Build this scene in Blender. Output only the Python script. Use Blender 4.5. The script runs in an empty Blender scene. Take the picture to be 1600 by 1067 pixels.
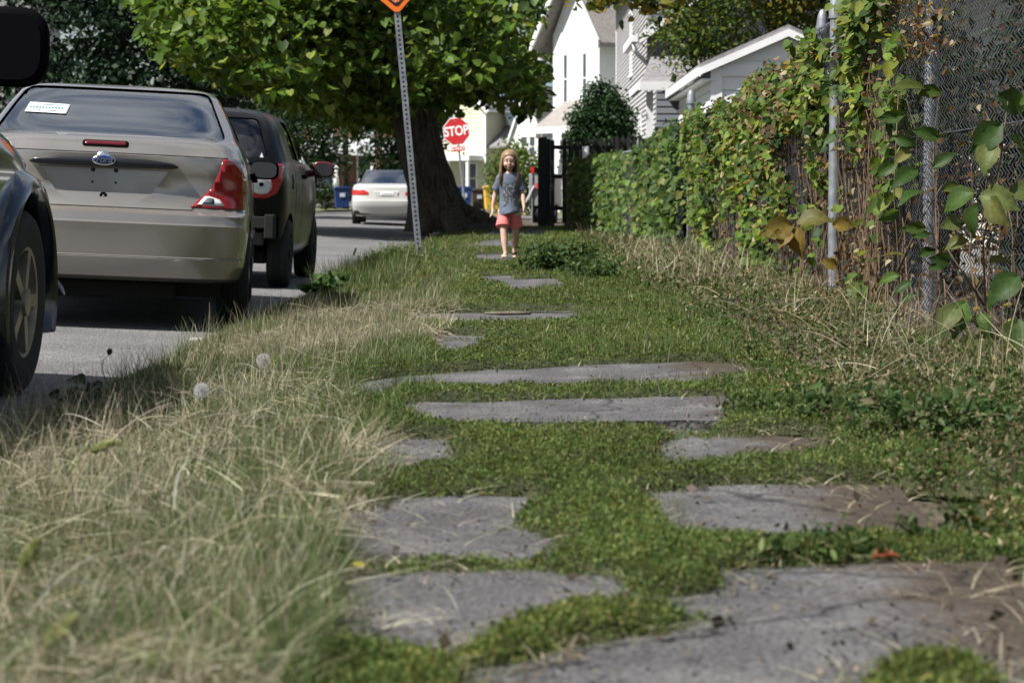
import bpy, bmesh, math, random
import numpy as np
from mathutils import Vector, Matrix
R = math.radians
random.seed(7)
rng = np.random.default_rng(11)
sc = bpy.context.scene

# ------------------------------------------------------------------ camera, sky, sun, exposure
CAM_H = 0.655
cam_d = bpy.data.cameras.new('camera')
cam = bpy.data.objects.new('camera', cam_d)
sc.collection.objects.link(cam)
cam.location = (0, 0, CAM_H)
cam.rotation_euler = (R(90 - 3.83), 0, R(0.30))
cam_d.sensor_width = 36.0
cam_d.lens = 76.5
cam_d.clip_start = 0.1
cam_d.clip_end = 3000
cam_d.dof.use_dof = True
cam_d.dof.focus_distance = 10.3
cam_d.dof.aperture_fstop = 7.0
sc.camera = cam

SUN_AZ = Vector((-0.86, -0.50)).normalized()      # horizontal direction towards the sun
SUN_EL = R(52)
world = bpy.data.worlds.new('World')
sc.world = world
world.use_nodes = True
wn, wl = world.node_tree.nodes, world.node_tree.links
bg = wn['Background']
sky = wn.new('ShaderNodeTexSky')
sky.sky_type = 'NISHITA'
sky.sun_disc = False
sky.sun_elevation = SUN_EL
sky.sun_rotation = math.atan2(SUN_AZ.x, SUN_AZ.y) % (2 * math.pi)
sky.air_density = 1.0
sky.dust_density = 1.2
tc = wn.new('ShaderNodeTexCoord')
mp = wn.new('ShaderNodeMapping'); mp.inputs['Scale'].default_value = (1.0, 1.0, 2.6)
cn = wn.new('ShaderNodeTexNoise'); cn.inputs['Scale'].default_value = 2.1; cn.inputs['Detail'].default_value = 7; cn.inputs['Roughness'].default_value = 0.55
cr = wn.new('ShaderNodeValToRGB')
cr.color_ramp.elements[0].position = 0.43; cr.color_ramp.elements[0].color = (0, 0, 0, 1)
cr.color_ramp.elements[1].position = 0.62; cr.color_ramp.elements[1].color = (0.85, 0.85, 0.85, 1)
cm = wn.new('ShaderNodeMix'); cm.data_type = 'RGBA'
cm.inputs[7].default_value = (7.5, 7.6, 7.8, 1)
wl.new(tc.outputs['Generated'], mp.inputs['Vector']); wl.new(mp.outputs[0], cn.inputs['Vector'])
wl.new(cn.outputs['Fac'], cr.inputs['Fac']); wl.new(cr.outputs['Color'], cm.inputs[0])
wl.new(sky.outputs[0], cm.inputs[6]); wl.new(cm.outputs[2], bg.inputs['Color'])
bg.inputs['Strength'].default_value = 0.055

sd = bpy.data.lights.new('sun', 'SUN')
sd.energy = 5.0
sd.angle = R(0.6)
sd.color = (1.0, 0.965, 0.915)
sun = bpy.data.objects.new('sun', sd)
sc.collection.objects.link(sun)
sun_dir = Vector((SUN_AZ.x * math.cos(SUN_EL), SUN_AZ.y * math.cos(SUN_EL), math.sin(SUN_EL)))
sun.rotation_euler = sun_dir.to_track_quat('Z', 'Y').to_euler()
sun.location = (-20, 10, 30)

sc.view_settings.view_transform = 'Standard'
sc.view_settings.look = 'None'
sc.view_settings.exposure = 0.82
sc.view_settings.gamma = 1.0
sc.cycles.use_denoising = True
sc.cycles.max_bounces = 8
sc.cycles.transparent_max_bounces = 10
sc.cycles.caustics_reflective = False
sc.cycles.caustics_refractive = False
sc.cycles.sample_clamp_indirect = 6.0

# ------------------------------------------------------------------ helpers
F_PX, VPX, HZ = 3400.0, 818.0, 306.0             # focal length and horizon measured in the photograph


def gx(u, D):
    return (u - VPX) / F_PX * D


def gz(v, D):
    """height above the pavement of something at distance D"""
    return CAM_H + (HZ - v) / F_PX * D


def gpt(u, v, z=0.0):
    """ground point (x, y) where a thing touches the ground"""
    D = (CAM_H - z) * F_PX / (v - HZ)
    return gx(u, D), D


COL = sc.collection


def tag(o, label=None, cat=None, group=None, kind=None):
    if label: o['label'] = label
    if cat: o['category'] = cat
    if group: o['group'] = group
    if kind: o['kind'] = kind
    return o


def thing(name, label, cat, loc=(0, 0, 0), rotz=0.0, group=None, rot=None):
    o = bpy.data.objects.new(name, None)
    COL.objects.link(o)
    o.empty_display_size = 0.2
    o.location = loc
    o.rotation_euler = rot if rot else (0, 0, rotz)
    return tag(o, label, cat, group)


def link(name, me, parent=None, mw=None):
    o = bpy.data.objects.new(name, me)
    COL.objects.link(o)
    if parent is not None:
        o.parent = parent
    if mw is not None:
        o.matrix_local = mw
    return o


class MB:
    def __init__(self):
        self.v, self.f, self.m = [], [], []

    def add(self, vs, fs, mi=0):
        n = len(self.v)
        self.v.extend([tuple(p) for p in vs])
        self.f.extend([tuple(i + n for i in f) for f in fs])
        self.m.extend([mi] * len(fs))
        return self

    def box(self, x0, x1, y0, y1, z0, z1, mi=0):
        vs = [(x, y, z) for z in (z0, z1) for y in (y0, y1) for x in (x0, x1)]
        return self.add(vs, [(0, 2, 3, 1), (4, 5, 7, 6), (0, 1, 5, 4), (2, 6, 7, 3), (0, 4, 6, 2), (1, 3, 7, 5)], mi)

    def obox(self, c, size, M=None, mi=0):
        M = M or Matrix.Identity(3)
        c = Vector(c)
        vs = []
        for z in (-.5, .5):
            for y in (-.5, .5):
                for x in (-.5, .5):
                    vs.append(c + M @ Vector((x * size[0], y * size[1], z * size[2])))
        return self.add(vs, [(0, 2, 3, 1), (4, 5, 7, 6), (0, 1, 5, 4), (2, 6, 7, 3), (0, 4, 6, 2), (1, 3, 7, 5)], mi)

    def beam(self, p0, p1, a, b, mi=0, up=(0, 0, 1)):
        """square bar from p0 to p1, a wide and b high"""
        p0, p1 = Vector(p0), Vector(p1)
        d = (p1 - p0).normalized()
        s = d.cross(Vector(up))
        if s.length < 1e-4: s = d.cross(Vector((1, 0, 0)))
        s.normalize(); t = s.cross(d)
        vs = []
        for p in (p0, p1):
            for i, j in ((-1, -1), (1, -1), (1, 1), (-1, 1)):
                vs.append(p + s * a * .5 * i + t * b * .5 * j)
        return self.add(vs, [(3, 2, 1, 0), (4, 5, 6, 7), (0, 1, 5, 4), (1, 2, 6, 5), (2, 3, 7, 6), (3, 0, 4, 7)], mi)

    def tube(self, pts, rad, n=8, mi=0, caps=True, squash=1.0):
        pts = [Vector(p) for p in pts]
        if not hasattr(rad, '__len__'): rad = [rad] * len(pts)
        vs, fs = [], []
        ref = None
        for i, p in enumerate(pts):
            d = (pts[min(i + 1, len(pts) - 1)] - pts[max(i - 1, 0)])
            if d.length < 1e-9: d = Vector((0, 0, 1))
            d.normalize()
            if ref is None:
                ref = d.orthogonal().normalized()
            s = (ref - d * ref.dot(d)); s.normalize(); ref = s
            t = d.cross(s)
            for k in range(n):
                a = 2 * math.pi * k / n
                vs.append(p + (s * math.cos(a) + t * math.sin(a) * squash) * rad[i])
        for i in range(len(pts) - 1):
            for k in range(n):
                a, b = i * n + k, i * n + (k + 1) % n
                fs.append((a, b, b + n, a + n))
        if caps:
            fs.append(tuple(reversed(range(n))))
            fs.append(tuple(range((len(pts) - 1) * n, len(pts) * n)))
        return self.add(vs, fs, mi)

    def lathe(self, prof, n=24, axis='z', c=(0, 0, 0), mi=0, caps=3):
        """prof: list of (r, h)"""
        c = Vector(c); vs, fs = [], []
        for r, h in prof:
            for k in range(n):
                a = 2 * math.pi * k / n
                x, y = r * math.cos(a), r * math.sin(a)
                vs.append(c + (Vector((x, y, h)) if axis == 'z' else Vector((h, x, y)) if axis == 'x' else Vector((x, h, y))))
        for i in range(len(prof) - 1):
            for k in range(n):
                a, b = i * n + k, i * n + (k + 1) % n
                fs.append((a, b, b + n, a + n))
        if caps & 1: fs.append(tuple(reversed(range(n))))
        if caps & 2: fs.append(tuple(range((len(prof) - 1) * n, len(prof) * n)))
        return self.add(vs, fs, mi)

    def ell(self, c, r, n=12, m=8, mi=0, M=None):
        c = Vector(c); vs, fs = [], []
        M = M or Matrix.Identity(3)
        for j in range(1, m):
            t = math.pi * j / m
            for k in range(n):
                a = 2 * math.pi * k / n
                vs.append(c + M @ Vector((r[0] * math.sin(t) * math.cos(a), r[1] * math.sin(t) * math.sin(a), r[2] * math.cos(t))))
        top, bot = len(vs), len(vs) + 1
        vs.append(c + M @ Vector((0, 0, r[2]))); vs.append(c + M @ Vector((0, 0, -r[2])))
        for j in range(m - 2):
            for k in range(n):
                a, b = j * n + k, j * n + (k + 1) % n
                fs.append((a, a + n, b + n, b))
        for k in range(n):
            fs.append((top, k, (k + 1) % n))
            q = (m - 2) * n
            fs.append((bot, q + (k + 1) % n, q + k))
        return self.add(vs, fs, mi)

    def prism(self, poly, ax, d0, d1, mi=0):
        """poly of 2D points; ax 'y': (x,z) extruded along y; 'x': (y,z) along x; 'z': (x,y) along z"""
        n = len(poly)
        def P(p, d):
            return (p[0], d, p[1]) if ax == 'y' else (d, p[0], p[1]) if ax == 'x' else (p[0], p[1], d)
        vs = [P(p, d0) for p in poly] + [P(p, d1) for p in poly]
        fs = [tuple(range(n)), tuple(reversed(range(n, 2 * n)))]
        for k in range(n):
            fs.append((k, k + n, (k + 1) % n + n, (k + 1) % n))
        return self.add(vs, fs, mi)

    def mesh(self, name, mats, smooth=False, angle=None):
        me = bpy.data.meshes.new(name)
        me.from_pydata([tuple(p) for p in self.v], [], self.f)
        bm = bmesh.new(); bm.from_mesh(me)
        bmesh.ops.recalc_face_normals(bm, faces=bm.faces)
        bm.to_mesh(me); bm.free()
        for m in (mats if isinstance(mats, (list, tuple)) else [mats]):
            me.materials.append(m)
        me.polygons.foreach_set('material_index', self.m)
        if smooth or angle:
            me.polygons.foreach_set('use_smooth', [True] * len(me.polygons))
            if angle: me.set_sharp_from_angle(angle=R(angle))
        me.update()
        return me

    def build(self, name, mats, parent=None, smooth=False, angle=None, bevel=0.0):
        o = link(name, self.mesh(name, mats, smooth, angle), parent)
        if bevel:
            b = o.modifiers.new('bevel', 'BEVEL'); b.width = bevel; b.segments = 2; b.limit_method = 'ANGLE'
        return o


def bake(o, keep=True):
    """apply the modifiers of o"""
    dg = bpy.context.evaluated_depsgraph_get()
    me = bpy.data.meshes.new_from_object(o.evaluated_get(dg))
    o.modifiers.clear()
    o.data = me
    return o


def np_mesh(name, V, Fq, col=None, mats=(), smooth=False):
    """V (n,3), Fq (m,k) constant polygon size, col (n,3) per vertex"""
    me = bpy.data.meshes.new(name)
    n, (m, k) = len(V), Fq.shape
    me.vertices.add(n); me.vertices.foreach_set('co', np.ascontiguousarray(V, dtype=np.float32).ravel())
    me.loops.add(m * k); me.loops.foreach_set('vertex_index', np.ascontiguousarray(Fq, dtype=np.int32).ravel())
    me.polygons.add(m)
    me.polygons.foreach_set('loop_start', np.arange(0, m * k, k, dtype=np.int32))
    me.polygons.foreach_set('loop_total', np.full(m, k, dtype=np.int32))
    if smooth: me.polygons.foreach_set('use_smooth', np.ones(m, dtype=bool))
    me.update(calc_edges=True)
    if col is not None:
        a = me.color_attributes.new('Col', 'FLOAT_COLOR', 'POINT')
        c4 = np.ones((n, 4), dtype=np.float32); c4[:, :3] = col
        a.data.foreach_set('color', c4.ravel())
    for mt in mats: me.materials.append(mt)
    return me


def vnoise(x, y, seed=0):
    """smooth value noise in 0..1"""
    r = np.random.default_rng(seed).random((64, 64))
    x = np.asarray(x, float); y = np.asarray(y, float)
    xi, yi = np.floor(x).astype(int), np.floor(y).astype(int)
    fx, fy = x - xi, y - yi
    fx = fx * fx * (3 - 2 * fx); fy = fy * fy * (3 - 2 * fy)
    a, b = r[xi % 64, yi % 64], r[(xi + 1) % 64, yi % 64]
    c, d = r[xi % 64, (yi + 1) % 64], r[(xi + 1) % 64, (yi + 1) % 64]
    return (a * (1 - fx) + b * fx) * (1 - fy) + (c * (1 - fx) + d * fx) * fy


def fnoise(x, y, seed=0):
    return .55 * vnoise(x, y, seed) + .3 * vnoise(np.asarray(x) * 2.1, np.asarray(y) * 2.1, seed + 1) + .15 * vnoise(np.asarray(x) * 4.3, np.asarray(y) * 4.3, seed + 2)


# ------------------------------------------------------------------ materials
def mat(name, c1, c2=None, rough=.6, metal=0.0, scale=8.0, bump=0.0, bscale=None, spec=.5, coat=0.0, ior=1.45, stretch=(1, 1, 1), c3=None, fine=0.0, lo=.35, hi=.65):
    m = bpy.data.materials.new(name)
    m.use_nodes = True
    nt = m.node_tree; n, l = nt.nodes, nt.links
    b = n['Principled BSDF']
    b.inputs['Roughness'].default_value = rough
    b.inputs['Metallic'].default_value = metal
    b.inputs['Specular IOR Level'].default_value = spec
    b.inputs['IOR'].default_value = ior
    b.inputs['Coat Weight'].default_value = coat
    b.inputs['Coat Roughness'].default_value = .04
    if c2 is None and not bump:
        b.inputs['Base Color'].default_value = (*c1, 1)
        return m
    t = n.new('ShaderNodeTexCoord'); mp = n.new('ShaderNodeMapping'); mp.inputs['Scale'].default_value = stretch
    l.new(t.outputs['Object'], mp.inputs['Vector'])
    if c2 is None: c2 = c1
    nz = n.new('ShaderNodeTexNoise'); nz.inputs['Scale'].default_value = scale; nz.inputs['Detail'].default_value = 6; nz.inputs['Roughness'].default_value = .6
    l.new(mp.outputs[0], nz.inputs['Vector'])
    rp = n.new('ShaderNodeValToRGB'); e = rp.color_ramp.elements
    e[0].position = lo; e[0].color = (*c1, 1); e[1].position = hi; e[1].color = (*c2, 1)
    if c3:
        x = e.new((lo + hi) / 2); x.color = (*c3, 1)
    l.new(nz.outputs['Fac'], rp.inputs['Fac'])
    out = rp.outputs['Color']
    if fine:
        nf = n.new('ShaderNodeTexNoise'); nf.inputs['Scale'].default_value = (bscale or scale * 20); nf.inputs['Detail'].default_value = 3
        l.new(mp.outputs[0], nf.inputs['Vector'])
        mr = n.new('ShaderNodeMapRange'); mr.inputs[1].default_value = .3; mr.inputs[2].default_value = .7
        mr.inputs[3].default_value = 1 - fine; mr.inputs[4].default_value = 1 + fine
        l.new(nf.outputs['Fac'], mr.inputs[0])
        mx = n.new('ShaderNodeVectorMath'); mx.operation = 'SCALE'
        l.new(out, mx.inputs[0]); l.new(mr.outputs[0], mx.inputs['Scale'])
        out = mx.outputs[0]
    l.new(out, b.inputs['Base Color'])
    if bump:
        nb = n.new('ShaderNodeTexNoise'); nb.inputs['Scale'].default_value = bscale or scale * 6; nb.inputs['Detail'].default_value = 5
        l.new(mp.outputs[0], nb.inputs['Vector'])
        bp = n.new('ShaderNodeBump'); bp.inputs['Strength'].default_value = bump; bp.inputs['Distance'].default_value = .02
        l.new(nb.outputs['Fac'], bp.inputs['Height']); l.new(bp.outputs[0], b.inputs['Normal'])
    return m


def leaf_mat(name, trans=.35, rough=.5, gloss=.25):
    m = bpy.data.materials.new(name); m.use_nodes = True
    n, l = m.node_tree.nodes, m.node_tree.links
    b = n['Principled BSDF']; b.inputs['Roughness'].default_value = rough; b.inputs['Specular IOR Level'].default_value = gloss
    a = n.new('ShaderNodeAttribute'); a.attribute_name = 'Col'
    tb = n.new('ShaderNodeBsdfTranslucent')
    hs = n.new('ShaderNodeHueSaturation'); hs.inputs['Hue'].default_value = .485; hs.inputs['Saturation'].default_value = 1.1; hs.inputs['Value'].default_value = 1.35
    t = n.new('ShaderNodeTexCoord'); nz = n.new('ShaderNodeTexNoise'); nz.inputs['Scale'].default_value = 7.0; nz.inputs['Detail'].default_value = 5; nz.inputs['Roughness'].default_value = .65
    l.new(t.outputs['Object'], nz.inputs['Vector'])
    mr = n.new('ShaderNodeMapRange'); mr.inputs[1].default_value = .3; mr.inputs[2].default_value = .7; mr.inputs[3].default_value = .66; mr.inputs[4].default_value = 1.28
    l.new(nz.outputs['Fac'], mr.inputs[0])
    vm = n.new('ShaderNodeVectorMath'); vm.operation = 'SCALE'; l.new(a.outputs['Color'], vm.inputs[0]); l.new(mr.outputs[0], vm.inputs['Scale'])
    l.new(vm.outputs[0], b.inputs['Base Color']); l.new(vm.outputs[0], hs.inputs['Color']); l.new(hs.outputs[0], tb.inputs['Color'])
    mx = n.new('ShaderNodeMixShader'); mx.inputs[0].default_value = trans
    l.new(b.outputs[0], mx.inputs[1]); l.new(tb.outputs[0], mx.inputs[2]); l.new(mx.outputs[0], n['Material Output'].inputs['Surface'])
    return m


def glass_mat(name, tint=(.55, .62, .62), refl=.0, ior=1.5, dark=.0):
    m = bpy.data.materials.new(name); m.use_nodes = True
    n, l = m.node_tree.nodes, m.node_tree.links
    n.remove(n['Principled BSDF'])
    t = n.new('ShaderNodeBsdfTransparent'); t.inputs[0].default_value = (*tint, 1)
    g = n.new('ShaderNodeBsdfGlossy'); g.inputs['Roughness'].default_value = .02; g.inputs['Color'].default_value = (.95, .98, 1, 1)
    f = n.new('ShaderNodeFresnel'); f.inputs['IOR'].default_value = ior
    mx = n.new('ShaderNodeMixShader')
    l.new(f.outputs[0], mx.inputs[0]); l.new(t.outputs[0], mx.inputs[1]); l.new(g.outputs[0], mx.inputs[2])
    l.new(mx.outputs[0], n['Material Output'].inputs['Surface'])
    return m


M = {}
M['leaf'] = leaf_mat('leaf', .40, .5, .18)
M['grass'] = leaf_mat('grass_blade', .32, .6, .12)
M['straw'] = leaf_mat('straw_blade', .22, .65, .2)
M['needle'] = leaf_mat('needle', .10, .6, .2)
M['asphalt'] = mat('asphalt', (.115, .113, .112), (.165, .162, .160), rough=.92, scale=1.3, bump=.8, bscale=75, fine=.75)
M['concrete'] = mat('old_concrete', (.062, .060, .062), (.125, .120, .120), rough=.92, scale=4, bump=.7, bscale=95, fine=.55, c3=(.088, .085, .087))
M['soil'] = mat('soil_litter', (.035, .028, .02), (.11, .09, .06), rough=.95, scale=9, bump=.9, bscale=70, fine=.4)
M['lawn'] = mat('lawn', (.05, .075, .025), (.16, .15, .075), rough=.95, scale=1.5, bump=.6, bscale=40, fine=.4)
M['bark'] = mat('bark', (.026, .021, .016), (.095, .078, .062), rough=.95, scale=5, bump=1.0, bscale=14, stretch=(3, 3, .6), fine=.3)
M['twig'] = mat('twig', (.09, .06, .035), (.17, .12, .07), rough=.9, scale=30)
M['dry_stem'] = mat('dry_stem', (.30, .23, .14), (.42, .34, .22), rough=.9, scale=20)
M['galv'] = mat('galvanised', (.20, .215, .24), (.33, .35, .38), rough=.5, metal=.5, scale=14, bump=.05)
M['wire'] = mat('old_wire', (.03, .032, .04), (.10, .105, .125), rough=.5, metal=.35, scale=9)
M['rubber'] = mat('rubber', (.012, .012, .012), (.022, .022, .022), rough=.85, scale=12, bump=.2)
M['black'] = mat('black_plastic', (.004, .004, .005), rough=.8, spec=.02)
M['dark'] = mat('dark_interior', (.02, .02, .022), (.035, .035, .036), rough=.9, scale=6)
M['seat'] = mat('seat_fabric', (.16, .165, .17), (.22, .22, .225), rough=.95, scale=14)
M['under'] = mat('underbody', (.01, .01, .01), rough=.95)
M['white_paint'] = mat('white_paint', (.74, .75, .76), (.82, .82, .82), rough=.6, scale=2)
M['chrome'] = mat('chrome', (.75, .76, .78), rough=.12, metal=1.0)
M['mirror_glass'] = mat('mirror_glass', (.07, .075, .08), rough=.05, metal=1.0)
M['red_lens'] = mat('red_lens', (.20, .006, .008), (.27, .012, .012), rough=.14, scale=20, coat=.5)
M['clear_lens'] = mat('clear_lens', (.55, .56, .56), (.75, .75, .75), rough=.15, scale=40, coat=.5)
# ------------------------------------------------------------------ ground, road, pavement
ROAD_X = -1.64
EDGE_Z = -0.145


def road_z(x):
    d = ROAD_X - x
    return EDGE_Z + .045 * min(d, 4.2) - .03 * max(0, d - 4.2)


def sheet(name, xs, ys, zf, m):
    V = np.array([(x, y, zf(x, y)) for y in ys for x in xs], float)
    nx = len(xs)
    F = np.array([(j * nx + i, j * nx + i + 1, (j + 1) * nx + i + 1, (j + 1) * nx + i) for j in range(len(ys) - 1) for i in range(nx - 1)])
    me = np_mesh(name, V, F, mats=[m], smooth=True)
    return tag(link(name, me), kind='structure')


sheet('ground', [-900, -60, 0, 60, 900], [-40, 30, 130, 600, 2200], lambda x, y: -.30, M['lawn'])
sheet('road', [-8.6, -8, -6.9, -5.84, -4.5, -3, -2.2, ROAD_X + .06], [-6, 0, 6, 12, 20, 30, 40, 52, 64, 72, 100, 140],
      lambda x, y: road_z(x), M['asphalt'])
sheet('cross_street', [-60, -30, -12, -5.8, -1.6, 0, 3, 8, 40, 80], [64.5, 66.5, 71, 72.5], lambda x, y: -.02 + .02 * (y > 65 and y < 72), M['asphalt'])


def verge_z(x, y):
    t = (x - ROAD_X) / 1.05
    h = -.125 + .105 * min(max(t, 0), 1) ** .7
    if x <= ROAD_X + .001: return EDGE_Z - .06
    return h + .02 * float(fnoise(x * 2 + 9, y * 1.3 + 3, 5) - .5)


sheet('verge', [ROAD_X - .0, ROAD_X + .03, -1.45, -1.2, -.95, -.75, -.6, -.5], list(np.arange(-2, 64, .5)), verge_z, M['soil'])


def strip_z(x, y):
    t = min(max((x - .7) / 1.0, 0), 1)
    return -.04 + .055 * t * t + (.03 * float(fnoise(x * 2, y * 1.5, 8) - .5) if x > .8 else 0)


sheet('pavement_bed', [-.62, .2, .95], [-2, 20, 64], lambda x, y: -.045, M['soil'])
sheet('side_strip', [.72, .85, 1.0, 1.2, 1.45, 1.7, 2.0, 2.6, 5, 12], list(np.arange(-2, 64, .5)), strip_z, M['soil'])
sheet('side_lawn', [2.6, 20, 60], [-2, 30, 64], lambda x, y: -.015, M['lawn'])
sheet('far_lawn', [-1.6, 0, 10, 60], [72.5, 80, 120, 180], lambda x, y: -.02, M['lawn'])
sheet('lawn_across', [-60, -30, -14, -8.55], [-5, 40, 64, 200], lambda x, y: .0, M['lawn'])
sheet('far_verge', [-8.6, -7, -4.6], [88, 92, 130], lambda x, y: .08, M['lawn'])

# dirt washed onto the slabs from the fence side
_m = M['concrete']; _n, _l = _m.node_tree.nodes, _m.node_tree.links
_p = _n['Principled BSDF']; _src = _p.inputs['Base Color'].links[0].from_socket
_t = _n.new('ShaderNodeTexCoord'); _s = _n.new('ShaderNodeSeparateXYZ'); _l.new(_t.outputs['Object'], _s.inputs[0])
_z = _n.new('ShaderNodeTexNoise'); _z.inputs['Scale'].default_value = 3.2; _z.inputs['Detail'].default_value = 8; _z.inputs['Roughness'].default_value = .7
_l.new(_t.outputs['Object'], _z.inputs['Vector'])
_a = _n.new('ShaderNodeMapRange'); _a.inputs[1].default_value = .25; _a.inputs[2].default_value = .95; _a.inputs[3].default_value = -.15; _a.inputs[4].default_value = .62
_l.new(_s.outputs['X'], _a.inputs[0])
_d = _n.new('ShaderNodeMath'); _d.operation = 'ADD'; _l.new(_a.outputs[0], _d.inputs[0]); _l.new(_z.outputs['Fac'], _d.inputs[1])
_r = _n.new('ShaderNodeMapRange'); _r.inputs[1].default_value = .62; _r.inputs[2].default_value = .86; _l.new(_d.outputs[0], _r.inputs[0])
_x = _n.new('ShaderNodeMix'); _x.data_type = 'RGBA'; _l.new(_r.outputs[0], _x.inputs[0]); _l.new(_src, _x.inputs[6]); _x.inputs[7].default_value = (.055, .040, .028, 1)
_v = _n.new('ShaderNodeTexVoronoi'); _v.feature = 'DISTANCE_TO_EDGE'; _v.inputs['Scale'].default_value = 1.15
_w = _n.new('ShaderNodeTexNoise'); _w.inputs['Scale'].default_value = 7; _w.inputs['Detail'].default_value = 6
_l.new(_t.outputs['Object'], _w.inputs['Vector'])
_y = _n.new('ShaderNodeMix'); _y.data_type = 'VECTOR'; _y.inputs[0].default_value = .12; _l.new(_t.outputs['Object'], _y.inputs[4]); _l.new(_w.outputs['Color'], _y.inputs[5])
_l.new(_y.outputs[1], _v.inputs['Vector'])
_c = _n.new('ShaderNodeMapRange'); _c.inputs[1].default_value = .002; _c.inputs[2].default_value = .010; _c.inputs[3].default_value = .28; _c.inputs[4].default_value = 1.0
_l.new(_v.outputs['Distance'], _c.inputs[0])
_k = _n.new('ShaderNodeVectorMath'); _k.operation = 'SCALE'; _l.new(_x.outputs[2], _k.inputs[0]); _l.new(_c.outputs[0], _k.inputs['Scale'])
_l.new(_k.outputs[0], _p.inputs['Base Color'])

# pavement slabs, each a piece of its own, heaved a little out of line
PAVE = bpy.data.objects.new('sidewalk', None); COL.objects.link(PAVE); PAVE['kind'] = 'structure'
SLAB_X0, SLAB_X1, PITCH = -.60, .86, 1.22
y0 = 3.88 - 3 * PITCH
slab_tops = []
for i in range(36):
    a, b = y0 + i * PITCH + .012, y0 + (i + 1) * PITCH - .012
    mb = MB(); nx, ny = 9, 8
    rs = random.Random(i)
    tx, ty, dz = rs.uniform(-.012, .012), rs.uniform(-.010, .010), rs.uniform(-.008, .006)
    top = []
    for j in range(ny + 1):
        for k in range(nx + 1):
            x = SLAB_X0 + (SLAB_X1 - SLAB_X0) * k / nx
            y = a + (b - a) * j / ny
            e = (k in (0, nx)) or (j in (0, ny))
            jx = rs.uniform(-.02, .012) if e else 0
            top.append((x + jx, y + (rs.uniform(-.012, .012) if j in (0, ny) else 0), dz + tx * (x - .1) + ty * (y - a) - (rs.uniform(.003, .014) if e else rs.uniform(-.002, .002))))
    n0 = len(top)
    fs = [(j * (nx + 1) + k, j * (nx + 1) + k + 1, (j + 1) * (nx + 1) + k + 1, (j + 1) * (nx + 1) + k) for j in range(ny) for k in range(nx)]
    rim = [k for k in range(nx + 1)] + [j * (nx + 1) + nx for j in range(1, ny + 1)] + [ny * (nx + 1) + k for k in range(nx - 1, -1, -1)] + [j * (nx + 1) for j in range(ny - 1, 0, -1)]
    vs = top + [(top[q][0], top[q][1], -.09) for q in rim]
    for q in range(len(rim)):
        r2 = (q + 1) % len(rim)
        fs.append((rim[q], rim[r2], n0 + r2, n0 + q))
    mb.add(vs, fs)
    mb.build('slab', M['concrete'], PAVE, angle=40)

# a lifted, dark slab where the roots push up the pavement
tag(MB().prism([(-1.15, 42.3), (-.35, 42.5), (-.3, 43.3), (-1.1, 43.4)], 'z', -.05, .12).build('lifted_slab', M['concrete'], None, bevel=.02),
    'weathered grey slab heaved up beside the root of the big tree', 'paving slab')
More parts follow.
